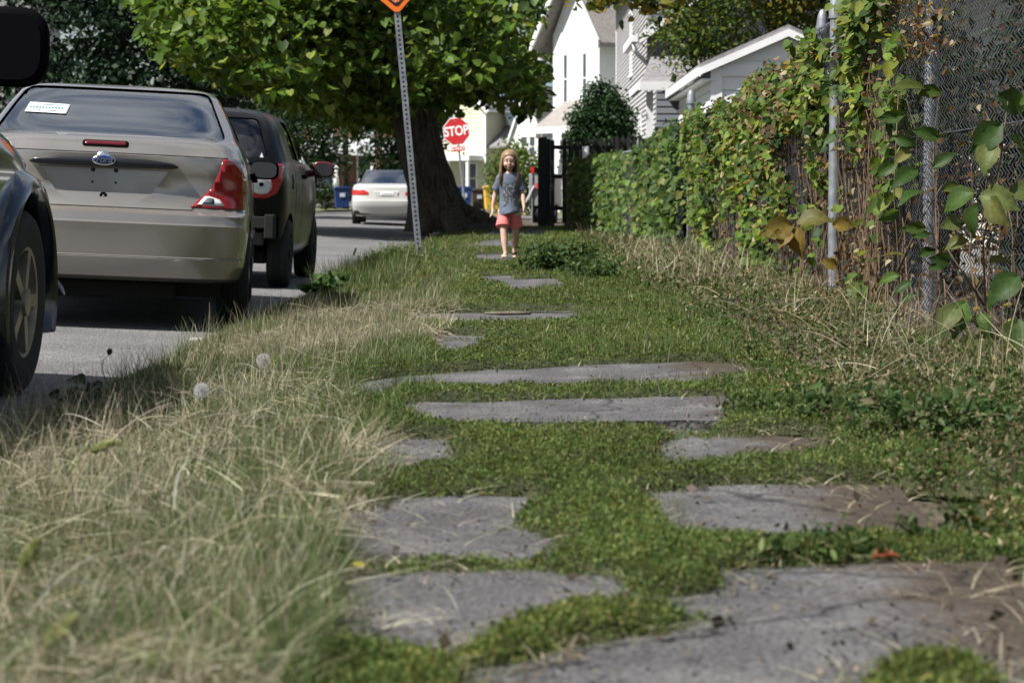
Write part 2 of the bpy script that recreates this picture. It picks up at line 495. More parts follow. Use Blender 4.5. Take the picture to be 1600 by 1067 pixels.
# ------------------------------------------------------------------ cars
class Car:
    """A car body is a stack of plan outlines. Local frame: x right, y forward from the rear bumper, z up from the road.
    knots: (z, half width, rear y, rear corner depth, rear exponent, front y, front corner depth, front exponent)"""

    def __init__(self, knots, length, bow=.045):
        self.k = np.array(knots, float); self.L = length; self.bow = bow

    def P(self, z):
        return [float(np.interp(z, self.k[:, 0], self.k[:, i])) for i in range(1, 8)]

    def b(self, y):
        return 1 - self.bow * ((y - self.L * .5) / (self.L * .5)) ** 2

    def YR(self, x, z):
        w, yr, dr, nr = self.P(z)[:4]
        y = yr
        for _ in range(4):
            u = min(abs(x) / (w * self.b(y)), .9999)
            y = yr + dr * (1 - (1 - u ** nr) ** (1 / nr))
        return y

    def YF(self, x, z):
        w, _, _, _, yf, df, nf = self.P(z)
        y = yf
        for _ in range(4):
            u = min(abs(x) / (w * self.b(y)), .9999)
            y = yf - df * (1 - (1 - u ** nf) ** (1 / nf))
        return y

    def XS(self, y, z):
        w, yr, dr, nr, yf, df, nf = self.P(z)
        u = 1.0
        if y < yr + dr: u = max(0, 1 - max(0, 1 - (y - yr) / dr) ** nr) ** (1 / nr)
        elif y > yf - df: u = max(0, 1 - max(0, 1 - (yf - y) / df) ** nf) ** (1 / nf)
        return w * self.b(y) * u

    def ring(self, z, na=17, ns=16):
        w, yr, dr, nr, yf, df, nf = self.P(z)
        pts = []
        for i in range(na):
            u = math.sin(math.pi / 2 * (-1 + 2 * i / (na - 1)))
            y = yr + dr * (1 - (1 - min(abs(u), 1) ** nr) ** (1 / nr)) if abs(u) < 1 else yr + dr
            pts.append((u * w * self.b(y), y, z))
        for i in range(1, ns):
            y = (yr + dr) + (yf - df - yr - dr) * i / ns
            pts.append((w * self.b(y), y, z))
        for i in range(na):
            u = math.sin(math.pi / 2 * (1 - 2 * i / (na - 1)))
            y = yf - df * (1 - (1 - min(abs(u), 1) ** nf) ** (1 / nf)) if abs(u) < 1 else yf - df
            pts.append((u * w * self.b(y), y, z))
        for i in range(1, ns):
            y = (yf - df) + (yr + dr - yf + df) * i / ns
            pts.append((-w * self.b(y), y, z))
        return pts

    def loft(self, z0, z1, extra=(), cap_bottom=True, cap_top=True, top_mi=0):
        zs = sorted(set([z for z in self.k[:, 0] if z0 < z < z1] + [z0, z1] + [e for e in extra if z0 < e < z1]))
        out = [zs[0]]
        for z in zs[1:]:
            n = max(1, int((z - out[-1]) / .06)); a = out[-1]
            out += [a + (z - a) * i / n for i in range(1, n + 1)]
        mb = MB(); vs, fs = [], []
        for z in out: vs += self.ring(z)
        n = len(self.ring(z0))
        for i in range(len(out) - 1):
            for k in range(n):
                a, b2 = i * n + k, i * n + (k + 1) % n
                fs.append((a, b2, b2 + n, a + n))
        mb.add(vs, fs)
        if cap_bottom: mb.add(vs[:n], [tuple(reversed(range(n)))])
        if cap_top: mb.add(vs[-n:], [tuple(range(n))], top_mi)
        return mb

    def patch(self, name, poly, side, off, m, parent, thick=.006, step=.05):
        """thin panel that follows the body; side 'r' rear (x,z), 'f' front (x,z), '+'/'-' flank (y,z)"""
        bm = bmesh.new()
        vs = [bm.verts.new((p[0], 0, p[1])) for p in poly]
        bm.faces.new(vs)
        lo = [min(p[i] for p in poly) for i in (0, 1)]; hi = [max(p[i] for p in poly) for i in (0, 1)]
        for ax in (0, 1):
            q = math.ceil(lo[ax] / step) * step + .0007
            while q < hi[ax]:
                no = (1, 0, 0) if ax == 0 else (0, 0, 1)
                co = (q, 0, 0) if ax == 0 else (0, 0, q)
                bmesh.ops.bisect_plane(bm, geom=bm.verts[:] + bm.edges[:] + bm.faces[:], dist=1e-6, plane_co=co, plane_no=no)
                q += step
        fn = {'r': self.YR, 'f': self.YF, '+': self.XS, '-': self.XS}[side]
        e = .01
        for v in bm.verts:
            a, z = v.co.x, v.co.z
            s = fn(a, z)
            da = (fn(a + e, z) - fn(a - e, z)) / (2 * e); dz = (fn(a, z + e) - fn(a, z - e)) / (2 * e)
            da = max(-2.5, min(2.5, da)); dz = max(-2.5, min(2.5, dz))
            if side == 'r':
                nrm = Vector((da, -1, dz)).normalized(); p = Vector((a, s, z))
            elif side == 'f':
                nrm = Vector((-da, 1, -dz)).normalized(); p = Vector((a, s, z))
            elif side == '+':
                nrm = Vector((1, -da, -dz)).normalized(); p = Vector((s, a, z))
            else:
                nrm = Vector((-1, -da, -dz)).normalized(); p = Vector((-s, a, z))
            v.co = p + nrm * off
            v.normal = nrm
        bmesh.ops.recalc_face_normals(bm, faces=bm.faces)
        want = {'r': Vector((0, -1, 0)), 'f': Vector((0, 1, 0)), '+': Vector((1, 0, 0)), '-': Vector((-1, 0, 0))}[side]
        if sum((f.normal.dot(want) for f in bm.faces)) < 0:
            bmesh.ops.reverse_faces(bm, faces=bm.faces)
        me = bpy.data.meshes.new(name); bm.to_mesh(me); bm.free()
        me.materials.append(m)
        me.polygons.foreach_set('use_smooth', [True] * len(me.polygons))
        o = link(name, me, parent)
        if thick:
            sm = o.modifiers.new('solid', 'SOLIDIFY'); sm.thickness = thick; sm.offset = -1
        return o


def rounded(poly, r=.02, n=4):
    out = []
    N = len(poly)
    for i in range(N):
        p, a, b = Vector(poly[i]), Vector(poly[i - 1]), Vector(poly[(i + 1) % N])
        da, db = (a - p), (b - p)
        ra = min(r, da.length * .45, db.length * .45)
        p0, p1 = p + da.normalized() * ra, p + db.normalized() * ra
        for k in range(n + 1):
            t = k / n
            out.append(tuple((1 - t) ** 2 * p0 + 2 * t * (1 - t) * p + t * t * p1))
    return out


def oval(cx, cz, rx, rz, n=20):
    return [(cx + rx * math.cos(2 * math.pi * k / n), cz + rz * math.sin(2 * math.pi * k / n)) for k in range(n)]


def cut(o, mb, m=None):
    me = mb.mesh('cutter', [m] if m else [])
    c = bpy.data.objects.new('cutter', me); COL.objects.link(c)
    c.parent = o.parent
    bo = o.modifiers.new('cut', 'BOOLEAN'); bo.object = c; bo.operation = 'DIFFERENCE'; bo.solver = 'EXACT'
    try: bo.material_mode = 'TRANSFER'
    except Exception: pass
    return c


def bake_cut(o, cutters, angle=35):
    bpy.context.view_layer.update()
    bake(o)
    for c in cutters: bpy.data.objects.remove(c)
    me = o.data
    me.polygons.foreach_set('use_smooth', [True] * len(me.polygons))
    me.set_sharp_from_angle(angle=R(angle))
    return o


def wheel(parent, x, y, r, width, rim_m, side, rimr=.62, spokes=7):
    w2 = width / 2
    mb = MB()
    prof = [(r * rimr, -w2 * .95), (r * .8, -w2 * 1.02), (r * .93, -w2 * .98), (r * .985, -w2 * .8), (r, -w2 * .5)]
    for g in (-.25, 0.03, .3):
        prof += [(r, w2 * (g - .06)), (r - .008, w2 * (g - .05)), (r - .008, w2 * (g + .05)), (r, w2 * (g + .06))]
    prof += [(r, w2 * .55), (r * .985, w2 * .8), (r * .93, w2 * .98), (r * .8, w2 * 1.02), (r * rimr, w2 * .95)]
    mb.lathe(prof + [(r * rimr * .9, 0.0), prof[0]], 40, 'x', (x, y, r), caps=0)
    o = mb.build('wheel', M['rubber'], parent, angle=50)
    rb = MB()
    xo = x + side * w2 * .9
    rr = r * rimr
    rb.lathe([(rr * 1.03, xo - .012 * side), (rr * 1.03, xo + .006 * side), (rr * .94, xo), (rr * .9, xo - .05 * side), (.01, xo - .06 * side)], 32, 'x', (0, y, r), caps=2)
    for k in range(spokes):
        a = 2 * math.pi * k / spokes
        c = Vector((xo - .015 * side, y, r)); d = Vector((0, math.cos(a), math.sin(a)))
        rb.beam(c + d * .04, c + d * rr * .95, .05, .03, up=(1, 0, 0))
    rb.lathe([(.06, xo - .03 * side), (.055, xo + .012 * side), (.01, xo + .016 * side)], 16, 'x', (0, y, r))
    rb.build('rim', rim_m, o, angle=40)
    return o


def text_mesh(name, s, size, m, parent, mw, extrude=.002, offset=0.0, sx=1.0, shear=0.0):
    cu = bpy.data.curves.new(name, 'FONT'); cu.body = s; cu.size = size; cu.extrude = extrude; cu.offset = offset
    cu.align_x = 'CENTER'; cu.align_y = 'CENTER'; cu.shear = shear
    t = bpy.data.objects.new('tmp', cu); COL.objects.link(t)
    bpy.context.view_layer.update()
    me = bpy.data.meshes.new_from_object(t.evaluated_get(bpy.context.evaluated_depsgraph_get()))
    bpy.data.objects.remove(t)
    me.name = name; me.materials.clear(); me.materials.append(m)
    for v in me.vertices: v.co.x *= sx
    return link(name, me, parent, mw)


def door_mirror(parent, c, size, shell, m_glass, side, rot=0.0):
    """c is the middle of the housing; the mirror glass looks to the rear"""
    mb = MB()
    w, d, h = size
    # housing: rounded block, fuller to the front
    for i in range(1):
        vs, fs = [], []
        lv = [(-d * .35, .9), (-d * .28, 1.0), (0, .98), (d * .35, .82), (d * .6, .5), (d * .68, .15)]
        n = 24
        for y, k in lv:
            for q in range(n):
                a = 2 * math.pi * q / n
                ca, sa = math.cos(a), math.sin(a)
                ex = .62
                vs.append((w * .5 * k * math.copysign(abs(ca) ** ex, ca), y, h * .5 * k * math.copysign(abs(sa) ** ex, sa)))
        for i2 in range(len(lv) - 1):
            for q in range(n):
                a, b = i2 * n + q, i2 * n + (q + 1) % n
                fs.append((a, b, b + n, a + n))
        fs.append(tuple(range(n))); fs.append(tuple(range((len(lv) - 1) * n, len(lv) * n)))
        mb.add(vs, fs)
    mb.tube([(-side * w * .35, d * .1, -h * .2), (-side * w * .95, d * .3, -h * .38)], [h * .22, h * .28], 8)
    me = mb.mesh('door_mirror', shell, angle=50)
    o = link('door_mirror', me, parent, Matrix.Translation(c) @ Matrix.Rotation(rot, 4, 'Z'))
    gb = MB(); n = 24; vs = []
    for q in range(n):
        a = 2 * math.pi * q / n; ca, sa = math.cos(a), math.sin(a)
        vs.append((w * .42 * math.copysign(abs(ca) ** .62, ca), -d * .355, h * .41 * math.copysign(abs(sa) ** .62, sa)))
    vs2 = [(x, y - .004, z) for x, y, z in vs]
    gb.add(vs + vs2, [tuple(range(n)), tuple(range(2 * n - 1, n - 1, -1))] + [(k, (k + 1) % n, (k + 1) % n + n, k + n) for k in range(n)])
    gb.build('mirror_glass', m_glass, o)
    return o


def finish_body(car, parent, paint, belt, z0, axles, r_arch, arch_z, extra_cuts=(), dark_top=True, extra=()):
    mb = car.loft(z0, belt, extra=extra, top_mi=1)
    body = mb.build('body', [paint, M['dark']], parent)
    cs = []
    cm_ = MB()
    for ya in axles:
        for s in (-1, 1):
            x0, x1 = sorted((s * (car.P(.5)[0] - .27), s * (car.P(.5)[0] + .25)))
            cm_.lathe([(r_arch, x0), (r_arch, x1)], 40, 'x', (0, ya, arch_z))
    cs.append(cut(body, cm_, M['under']))
    for c in extra_cuts: cs.append(cut(body, *c))
    bake_cut(body, cs, 32)
    return body


def finish_cabin(car, parent, paint, belt, top, rear_win, side_wins, front_win, ymid, glass, name='cabin'):
    mb = car.loft(belt, top, cap_bottom=False, cap_top=True)
    cab = mb.build(name, [paint, M['black']], parent)
    so = cab.modifiers.new('solid', 'SOLIDIFY'); so.thickness = .022; so.offset = -1
    cs = []
    if rear_win: cs.append(cut(cab, MB().prism(rounded(rear_win, .05), 'y', -.6, ymid), M['black']))
    if front_win: cs.append(cut(cab, MB().prism(rounded(front_win, .04), 'y', ymid + .3, car.L + .5), M['black']))
    for sw in side_wins: cs.append(cut(cab, MB().prism(rounded(sw, .03), 'x', -1.2, 1.2), M['black']))
    bake_cut(cab, cs, 35)

    def grow(poly, g):
        c = Vector((sum(p[0] for p in poly) / len(poly), sum(p[1] for p in poly) / len(poly)))
        return [tuple(Vector(p) + (Vector(p) - c).normalized() * g) for p in poly]
    if rear_win: car.patch('rear_window', rounded(grow(rear_win, .012), .05), 'r', -.010, glass, parent, thick=0)
    if front_win: car.patch('windscreen', rounded(grow(front_win, .012), .05), 'f', -.010, glass, parent, thick=0)
    for sw in side_wins:
        for sd_ in '+-':
            car.patch('side_window', rounded(grow(sw, .01), .03), sd_, -.010, glass, parent, thick=0, step=.08)
    return cab


def seats(parent, rows, z0, m):
    for (x, y, zt) in rows:
        mb = MB()
        mb.ell((x, y, z0 + (zt - z0) * .3), (.24, .08, (zt - z0) * .55), 14, 10)
        mb.ell((x, y - .02, zt - .09), (.14, .055, .10), 14, 8)
        mb.build('seat', m, parent, smooth=True)


def car_root(name, label, X, D, yaw, roll=R(2.2), group='cars parked along the street'):
    return thing(name, label, 'car', (X, D, road_z(X)), rot=(0, roll, yaw), group=group)


CAR_GLASS = glass_mat('car_glass', (.62, .70, .72), ior=6.0)
DARK_GLASS = glass_mat('dark_car_glass', (.30, .33, .34), ior=1.8)

# ---- champagne saloon, the second parked car
M['champagne'] = mat('champagne_paint', (.285, .265, .24), (.31, .288, .262), rough=.25, metal=.6, scale=2.5, coat=.8)
fc = Car([
    (.285, .79, .10, .32, 3, 4.25, .5, 3), (.31, .815, .035, .34, 3.2, 4.33, .5, 3), (.37, .832, .012, .36, 3.3, 4.38, .5, 3), (.42, .84, .0, .36, 3.4, 4.40, .5, 3),
    (.432, .838, .012, .36, 3.4, 4.40, .5, 3), (.54, .848, .0, .36, 3.5, 4.40, .5, 3), (.615, .85, -.006, .36, 3.5, 4.38, .5, 3),
    (.625, .849, .006, .36, 3.5, 4.38, .5, 3), (.672, .848, .02, .36, 3.5, 4.35, .5, 3), (.690, .847, .055, .36, 3.4, 4.33, .5, 3), (.70, .846, .095, .36, 3.4, 4.32, .5, 3),
    (.715, .845, .105, .37, 3.3, 4.30, .5, 3), (.80, .843, .140, .38, 3.2, 4.22, .5, 3), (.90, .835, .128, .40, 3.1, 4.05, .55, 3), (.975, .822, .120, .42, 3.0, 3.75, .6, 3),
    (1.005, .812, .118, .44, 2.9, 3.45, .6, 3), (1.014, .808, .135, .45, 2.9, 3.42, .6, 3), (1.06, .79, .165, .48, 2.8, 3.36, .6, 3), (1.10, .768, .23, .5, 2.8, 3.30, .6, 3),
    (1.125, .748, .40, .42, 3.2, 3.22, .6, 3), (1.20, .715, .58, .36, 3.6, 3.02, .5, 3), (1.30, .665, .78, .34, 3.6, 2.74, .45, 3), (1.39, .615, .97, .34, 3.4, 2.50, .45, 3),
    (1.43, .575, 1.10, .36, 3.2, 2.35, .45, 3), (1.45, .50, 1.25, .36, 3, 2.15, .4, 3), (1.461, .38, 1.46, .28, 2.6, 1.98, .25, 2.6)], 4.40)
FX, FD = gx(150, 12.4), 12.4
ford = car_root('saloon_car', 'champagne beige saloon car with oval badge and a paper tag in its rear window', FX, FD, R(6.6), R(2.6))
rec = [(-.37, .925), (.37, .925), (.27, .785), (-.27, .785)]
recess = MB()
vs = [(p[0], -.3, p[1]) for p in rec] + [(p[0], .160 if p[1] > .9 else .152, p[1]) for p in rec]
recess.add(vs, [(0, 1, 2, 3), (7, 6, 5, 4), (0, 4, 5, 1), (1, 5, 6, 2), (2, 6, 7, 3), (3, 7, 4, 0)])
finish_body(fc, ford, M['champagne'], 1.105, .285, (.95, 3.57), .345, .31, extra_cuts=[(recess, M['champagne'])])
finish_cabin(fc, ford, M['champagne'], 1.105, 1.461, [(-.685, 1.116), (-.35, 1.126), (.35, 1.126), (.685, 1.116), (.552, 1.424), (-.552, 1.424)],
             [[(1.22, 1.145), (1.98, 1.145), (1.98, 1.395), (1.62, 1.395)], [(2.06, 1.145), (2.98, 1.145), (2.55, 1.385), (2.06, 1.395)]],
             [(-.62, 1.15), (.62, 1.15), (.52, 1.38), (-.52, 1.38)], 1.5, CAR_GLASS)
MB().box(-.62, .62, .50, 1.1, 1.118, 1.134).build('parcel_shelf', M['seat'], ford)
seats(ford, [(-.34, 1.45, 1.27), (.34, 1.45, 1.27), (-.36, 2.3, 1.34), (.36, 2.3, 1.34)], 1.0, M['dark'])
for s in (-1, 1):
    tl = [(s * .50, .722), (s * .80, .715), (s * .812, .80), (s * .803, .90), (s * .775, .96), (s * .72, .995), (s * .672, 1.005), (s * .655, .93), (s * .61, .83)]
    if s < 0: tl = tl[::-1]
    o = fc.patch('tail_light', tl, 'r', .006, M['red_lens'], ford, .012, .03)
    cl = [(s * .535, .735), (s * .69, .73), (s * .66, .768), (s * .60, .785), (s * .575, .784)]
    if s < 0: cl = cl[::-1]
    fc.patch('reversing_lens', cl, 'r', .009, M['clear_lens'], o, .006, .03)
    c2 = [(s * .56, .738), (s * .63, .737), (s * .625, .772), (s * .588, .776)]
    if s < 0: c2 = c2[::-1]
    fc.patch('bulb_housing', c2, 'r', .011, mat('bulb_grey', (.10, .11, .12), rough=.3), o, .003, .03)
fc.patch('brake_light', rounded([(-.13, 1.048), (.13, 1.048), (.13, 1.080), (-.13, 1.080)], .015), 'r', .006, M['black'], ford, .01, .03)
fc.patch('brake_lens', rounded([(-.118, 1.055), (.118, 1.055), (.118, 1.073), (-.118, 1.073)], .01), 'r', .009, mat('dark_red_lens', (.09, .006, .01), rough=.2), ford, .005, .03)
hb = [(-.41, .940), (-.37, .936), (0, .934), (.37, .936), (.41, .940), (.42, .95), (.39, .966), (.25, .982), (0, .988), (-.25, .982), (-.39, .966), (-.42, .95)]
fc.patch('trim_bar', hb, 'r', .030, mat('trim_bar', (.012, .013, .018), rough=.32), ford, .04, .04)
EM = mat('badge_blue', (.012, .03, .13), rough=.2, coat=.6)
o = fc.patch('badge', oval(0, .972, .066, .030, 28), 'r', .036, M['chrome'], ford, .006, .02)
fc.patch('badge_field', oval(0, .972, .058, .024, 28), 'r', .038, EM, o, .003, .02)
yb = fc.YR(0, .972) - .0395
text_mesh('badge_lettering', 'Ford', .050, M['chrome'], o, Matrix.Translation((0, yb, .971)) @ Matrix.Rotation(R(90), 4, 'X'), .0006, .0006, .95, .28)
BH = mat('bolt_hole', (.008, .008, .009), rough=.6)
for x, z, r in ((-.065, .912, .014), (.065, .912, .014), (-.066, .842, .008), (.066, .842, .008)):
    MB().lathe([(r, .152 + (z - .785) * .057 + .004), (r * .8, .152 + (z - .785) * .057 - .006), (.002, .152 + (z - .785) * .057 - .007)], 14, 'y', (x, 0, z)).build('bolt', BH, ford)
yk = fc.YR(0, .775)
o = MB().lathe([(.022, yk + .01), (.022, yk - .004), (.018, yk - .007), (.002, yk - .005)], 18, 'y', (0, 0, .765)).build('boot_lock', M['black'], ford)
MB().lathe([(.006, yk - .008), (.001, yk - .009)], 8, 'y', (0, 0, .765)).build('key_slot', M['chrome'], o)
SEAM = mat('panel_gap', (.02, .018, .016), rough=.9)
for nm, pl in (('boot_seam', [(-.70, 1.0095), (.70, 1.0095), (.70, 1.0145), (-.70, 1.0145)]),
               ('boot_edge', [(-.50, .7005), (.50, .7005), (.50, .7045), (-.50, .7045)]),
               ('boot_side_gap', [(.50, .702), (.503, .70), (.612, .826), (.66, .93), (.676, 1.008), (.672, 1.01), (.654, .93), (.606, .828)]),
               ('boot_side_gap', [(-.676, 1.008), (-.66, .93), (-.612, .826), (-.503, .70), (-.50, .702), (-.606, .828), (-.654, .93), (-.672, 1.01)])):
    fc.patch(nm, pl, 'r', .0016, SEAM, ford, .003, .04)
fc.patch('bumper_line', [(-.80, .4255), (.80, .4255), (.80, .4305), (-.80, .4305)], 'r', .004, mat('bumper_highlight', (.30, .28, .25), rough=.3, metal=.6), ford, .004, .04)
for s in '+-':
    for pl in ([(2.01, .32), (2.016, .32), (2.016, 1.12), (2.01, 1.12)], [(3.05, .32), (3.056, .32), (3.056, 1.10), (3.05, 1.10)]):
        fc.patch('door_gap', pl, s, .0016, SEAM, ford, .003, .08)
    fc.patch('door_handle', rounded([(1.33, .90), (1.52, .90), (1.52, .94), (1.33, .94)], .015), s, .03, M['black'], ford, .03, .05)
    fc.patch('door_handle', rounded([(2.22, .89), (2.41, .89), (2.41, .93), (2.22, .93)], .015), s, .03, M['black'], ford, .03, .05)
    fc.patch('rub_strip', [(1.3, .52), (3.15, .52), (3.15, .56), (1.3, .56)], s, .008, M['champagne'], ford, .01, .08)
# paper tag and card behind the rear glass
def on_window(x, z, inset=.020): return fc.YR(x, z) + inset
PAPER = mat('paper', (.62, .70, .72), (.68, .75, .77), rough=.8, scale=9)
o = fc.patch('paper_tag', [(-.525, 1.250), (-.275, 1.245), (-.262, 1.305), (-.508, 1.312)], 'r', -.004, PAPER, ford, .001, .05)
INK = mat('faded_ink', (.10, .17, .19), rough=.9)
rs = random.Random(3)
for (zc, h, xs) in ((1.297, .006, [(-.43, -.36), (-.345, -.302)]), (1.278, .013, [(-.502 + .019 * k, -.502 + .019 * k + .013) for k in range(11)]), (1.26, .007, [(-.45, -.43), (-.418, -.395), (-.385, -.34)])):
    for a, b2 in xs:
        fc.patch('printed_mark', [(a, zc - h / 2), (b2, zc - h / 2), (b2, zc + h / 2), (a, zc + h / 2)], 'r', -.0028, INK, o, .0, .05)
fc.patch('card', [(-.54, 1.165), (-.31, 1.165), (-.31, 1.248), (-.515, 1.250)], 'r', -.020, mat('card', (.36, .42, .40), rough=.9), ford, .001, .05)
for s in (-1, 1):
    door_mirror(ford, Vector((s * .90, 2.86, .985)), (.215, .15, .135), M['black'], M['mirror_glass'], s)
for y in (.95, 3.57):
    for s in (-1, 1):
        wheel(ford, s * .745, y, .308, .19, M['galv'], s)
MB().box(-.68, .68, .45, 4.1, .185, .30).box(-.30, .42, .35, .75, .17, .27).build('underbody', M['under'], ford, bevel=.02)
MB().tube([(-.42, .9, .24), (-.45, .2, .235), (-.45, .10, .23)], .028, 10).ell((-.35, .55, .235), (.24, .12, .075)).build('exhaust', M['under'], ford, smooth=True)
fc.patch('fuel_flap', rounded([(.62, .74), (.78, .74), (.78, .90), (.62, .90)], .02), '+', .002, M['champagne'], ford, .004)
fc.patch('side_marker', [(.60, .955), (.66, .95), (.66, .985), (.61, .985)], '+', .004, mat('red_reflector', (.55, .03, .03), rough=.3), ford, .004)

# ---- black hatchback ahead of it, rear bumper torn off
M['black_paint'] = mat('dull_black_paint', (.005, .005, .006), (.008, .008, .009), rough=.3, scale=3, coat=.12, spec=.25)
sk = Car([
    (.24, .70, .26, .30, 3, 3.45, .5, 3), (.32, .765, .14, .34, 3.2, 3.55, .5, 3), (.45, .785, .10, .36, 3.2, 3.60, .5, 3), (.60, .795, .10, .36, 3.2, 3.60, .5, 3),
    (.75, .80, .08, .38, 3.2, 3.56, .5, 3), (.90, .795, .05, .40, 3.1, 3.45, .55, 3), (1.0, .775, .06, .42, 3.1, 3.25, .6, 3), (1.06, .76, .08, .42, 3.2, 3.05, .6, 3),
    (1.15, .73, .14, .38, 3.4, 2.85, .55, 3), (1.30, .675, .25, .36, 3.5, 2.50, .5, 3), (1.40, .625, .34, .36, 3.2, 2.25, .5, 3), (1.46, .57, .42, .38, 3.0, 2.05, .45, 3),
    (1.495, .48, .55, .36, 2.8, 1.85, .4, 3), (1.51, .36, .75, .3, 2.6, 1.55, .3, 2.6)], 3.60)
SX, SD = gx(455, 18.6) - .80, 17.95
spark = car_root('hatchback', 'small black hatchback with round rear lamp and missing rear bumper', SX, SD, R(.5), R(2.4))
bump_cut = MB().box(-.72, .72, -.3, .30, .20, .60)
finish_body(sk, spark, M['black_paint'], 1.06, .24, (.62, 2.99), .335, .30, extra_cuts=[(bump_cut, M['under'])])
finish_cabin(sk, spark, M['black_paint'], 1.06, 1.51, [(-.62, 1.085), (.62, 1.085), (.50, 1.42), (-.50, 1.42)],
             [[(.98, 1.10), (1.44, 1.08), (1.44, 1.42), (1.10, 1.42)], [(1.52, 1.08), (2.62, 1.06), (2.20, 1.38), (1.52, 1.42)]],
             [(-.62, 1.10), (.62, 1.10), (.52, 1.42), (-.52, 1.42)], 1.0, DARK_GLASS)
seats(spark, [(-.3, 1.0, 1.28), (.3, 1.0, 1.28), (-.33, 1.8, 1.38), (.33, 1.8, 1.38)], .95, M['dark'])
for s in (-1, 1):
    pl = [(s * .45, .80), (s * .52, .755), (s * .62, .75), (s * .70, .80), (s * .735, .90), (s * .74, 1.0), (s * .735, 1.045), (s * .64, 1.03), (s * .60, .985), (s * .50, .95), (s * .46, .88)]
    if s < 0: pl = pl[::-1]
    o = sk.patch('tail_light', rounded(pl, .02, 3), 'r', .008, mat('bright_red_lens', (.42, .02, .03), rough=.15, coat=.5), spark, .014, .03)
    c = sk.patch('round_lens', oval(s * .575, .862, .082, .078, 24), 'r', .014, M['clear_lens'], o, .01, .03)
    o2 = sk.patch('lens_rim', oval(s * .575, .868, .018, .018, 12), 'r', .017, M['black'], o, .004, .03)
MB().box(-.66, .66, .10, .16, .50, .60).box(-.70, -.62, .05, .35, .42, .62).box(.62, .70, .05, .35, .42, .62).build('bumper_beam', M['under'], spark, bevel=.01)
MB().box(-.60, .60, .2, .30, .36, .47).box(.1, .5, .12, .5, .22, .34).build('exposed_panel', mat('grimy_metal', (.03, .028, .026), (.05, .045, .04), rough=.6, scale=10), spark, bevel=.01)
MB().box(-.6, .6, .4, 3.3, .2, .3).tube([(.2, .6, .22), (.2, .05, .22)], .03, 8).build('underbody', M['under'], spark, bevel=.01)
for s in '+-':
    sk.patch('vent_grille', rounded([(.66, .84), (.78, .84), (.80, .96), (.70, .96)], .015), s, .002, M['under'], spark, .004)
    for pl in ([(.93, .34), (.936, .34), (.99, 1.05), (.984, 1.05)], [(1.48, .34), (1.486, .34), (1.486, 1.05), (1.48, 1.05)], [(2.66, .34), (2.666, .34), (2.666, 1.02), (2.66, 1.02)]):
        sk.patch('door_gap', pl, s, .0016, M['under'], spark, .003, .08)
    sk.patch('door_handle', rounded([(1.55, .93), (1.72, .93), (1.72, .965), (1.55, .965)], .015), s, .025, M['black'], spark, .025, .05)
RIMRED = mat('mirror_red', (.12, .008, .012), rough=.35, coat=.3)
for s in (-1, 1):
    o = door_mirror(spark, Vector((s * .90, 2.40, 1.03)), (.20, .14, .145), RIMRED, mat('mirror_dark', (.03, .03, .035), rough=.08), s)
MB().add([(.56, .105, 1.09), (.59, .105, 1.09), (.575, .105, 1.13), (.56, .1, 1.09), (.59, .1, 1.09), (.575, .1, 1.13)], [(0, 1, 2), (5, 4, 3), (0, 3, 4, 1), (1, 4, 5, 2), (2, 5, 3, 0)]).build('window_sticker', M['white_paint'], spark)
for y in (.62, 2.99):
    for s in (-1, 1):
        wheel(spark, s * .70, y, .29, .18, M['dark'], s)

# ---- white saloon far ahead
M['car_white'] = mat('white_car_paint', (.52, .52, .50), (.58, .58, .56), rough=.25, metal=.1, scale=2, coat=.7)
mc = Car([
    (.22, .78, .20, .32, 3, 4.6, .5, 3), (.30, .85, .08, .36, 3.2, 4.7, .5, 3), (.50, .885, .0, .36, 3.4, 4.78, .5, 3), (.60, .89, .0, .36, 3.4, 4.78, .5, 3), (.615, .888, .07, .36, 3.4, 4.76, .5, 3),
    (.80, .88, .10, .38, 3.3, 4.65, .5, 3), (.92, .865, .12, .42, 3.2, 4.3, .6, 3), (.98, .845, .20, .44, 3.2, 3.8, .6, 3), (1.0, .80, .70, .4, 3.2, 3.4, .6, 3), (1.02, .775, .76, .4, 3.4, 3.35, .6, 3),
    (1.20, .70, 1.10, .36, 3.6, 2.95, .5, 3), (1.35, .64, 1.40, .36, 3.4, 2.6, .5, 3), (1.405, .58, 1.56, .36, 3.2, 2.4, .45, 3), (1.43, .45, 1.75, .34, 3, 2.2, .35, 3)], 4.78)
MX, MD = gx(606, 53) , 52.6
merc = car_root('saloon_car', 'white saloon car with wide red tail lamps parked beyond the sign post', MX, MD, R(1.5), R(.5))
finish_body(mc, merc, M['car_white'], 1.02, .22, (1.0, 3.8), .36, .32)
finish_cabin(mc, merc, M['car_white'], 1.02, 1.43, [(-.67, 1.04), (.67, 1.04), (.56, 1.365), (-.56, 1.365)],
             [[(1.55, 1.04), (2.3, 1.04), (2.3, 1.36), (1.85, 1.36)], [(2.38, 1.04), (3.2, 1.04), (2.75, 1.34), (2.38, 1.36)]],
             [(-.64, 1.05), (.64, 1.05), (.54, 1.35), (-.54, 1.35)], 2.0, CAR_GLASS)
seats(merc, [(-.36, 1.9, 1.2), (.36, 1.9, 1.2), (-.36, 2.6, 1.27), (.36, 2.6, 1.27)], .9, M['dark'])
for s in (-1, 1):
    pl = [(s * .44, .74), (s * .84, .73), (s * .845, .84), (s * .80, .86), (s * .55, .855), (s * .44, .80)]
    if s < 0: pl = pl[::-1]
    mc.patch('tail_light', rounded(pl, .02, 3), 'r', .008, mat('red_lens_lit', (.45, .02, .02), rough=.2, coat=.4), merc, .01, .05)
    door_mirror(merc, Vector((s * .97, 3.1, 1.0)), (.2, .14, .13), M['black'], M['mirror_glass'], s)
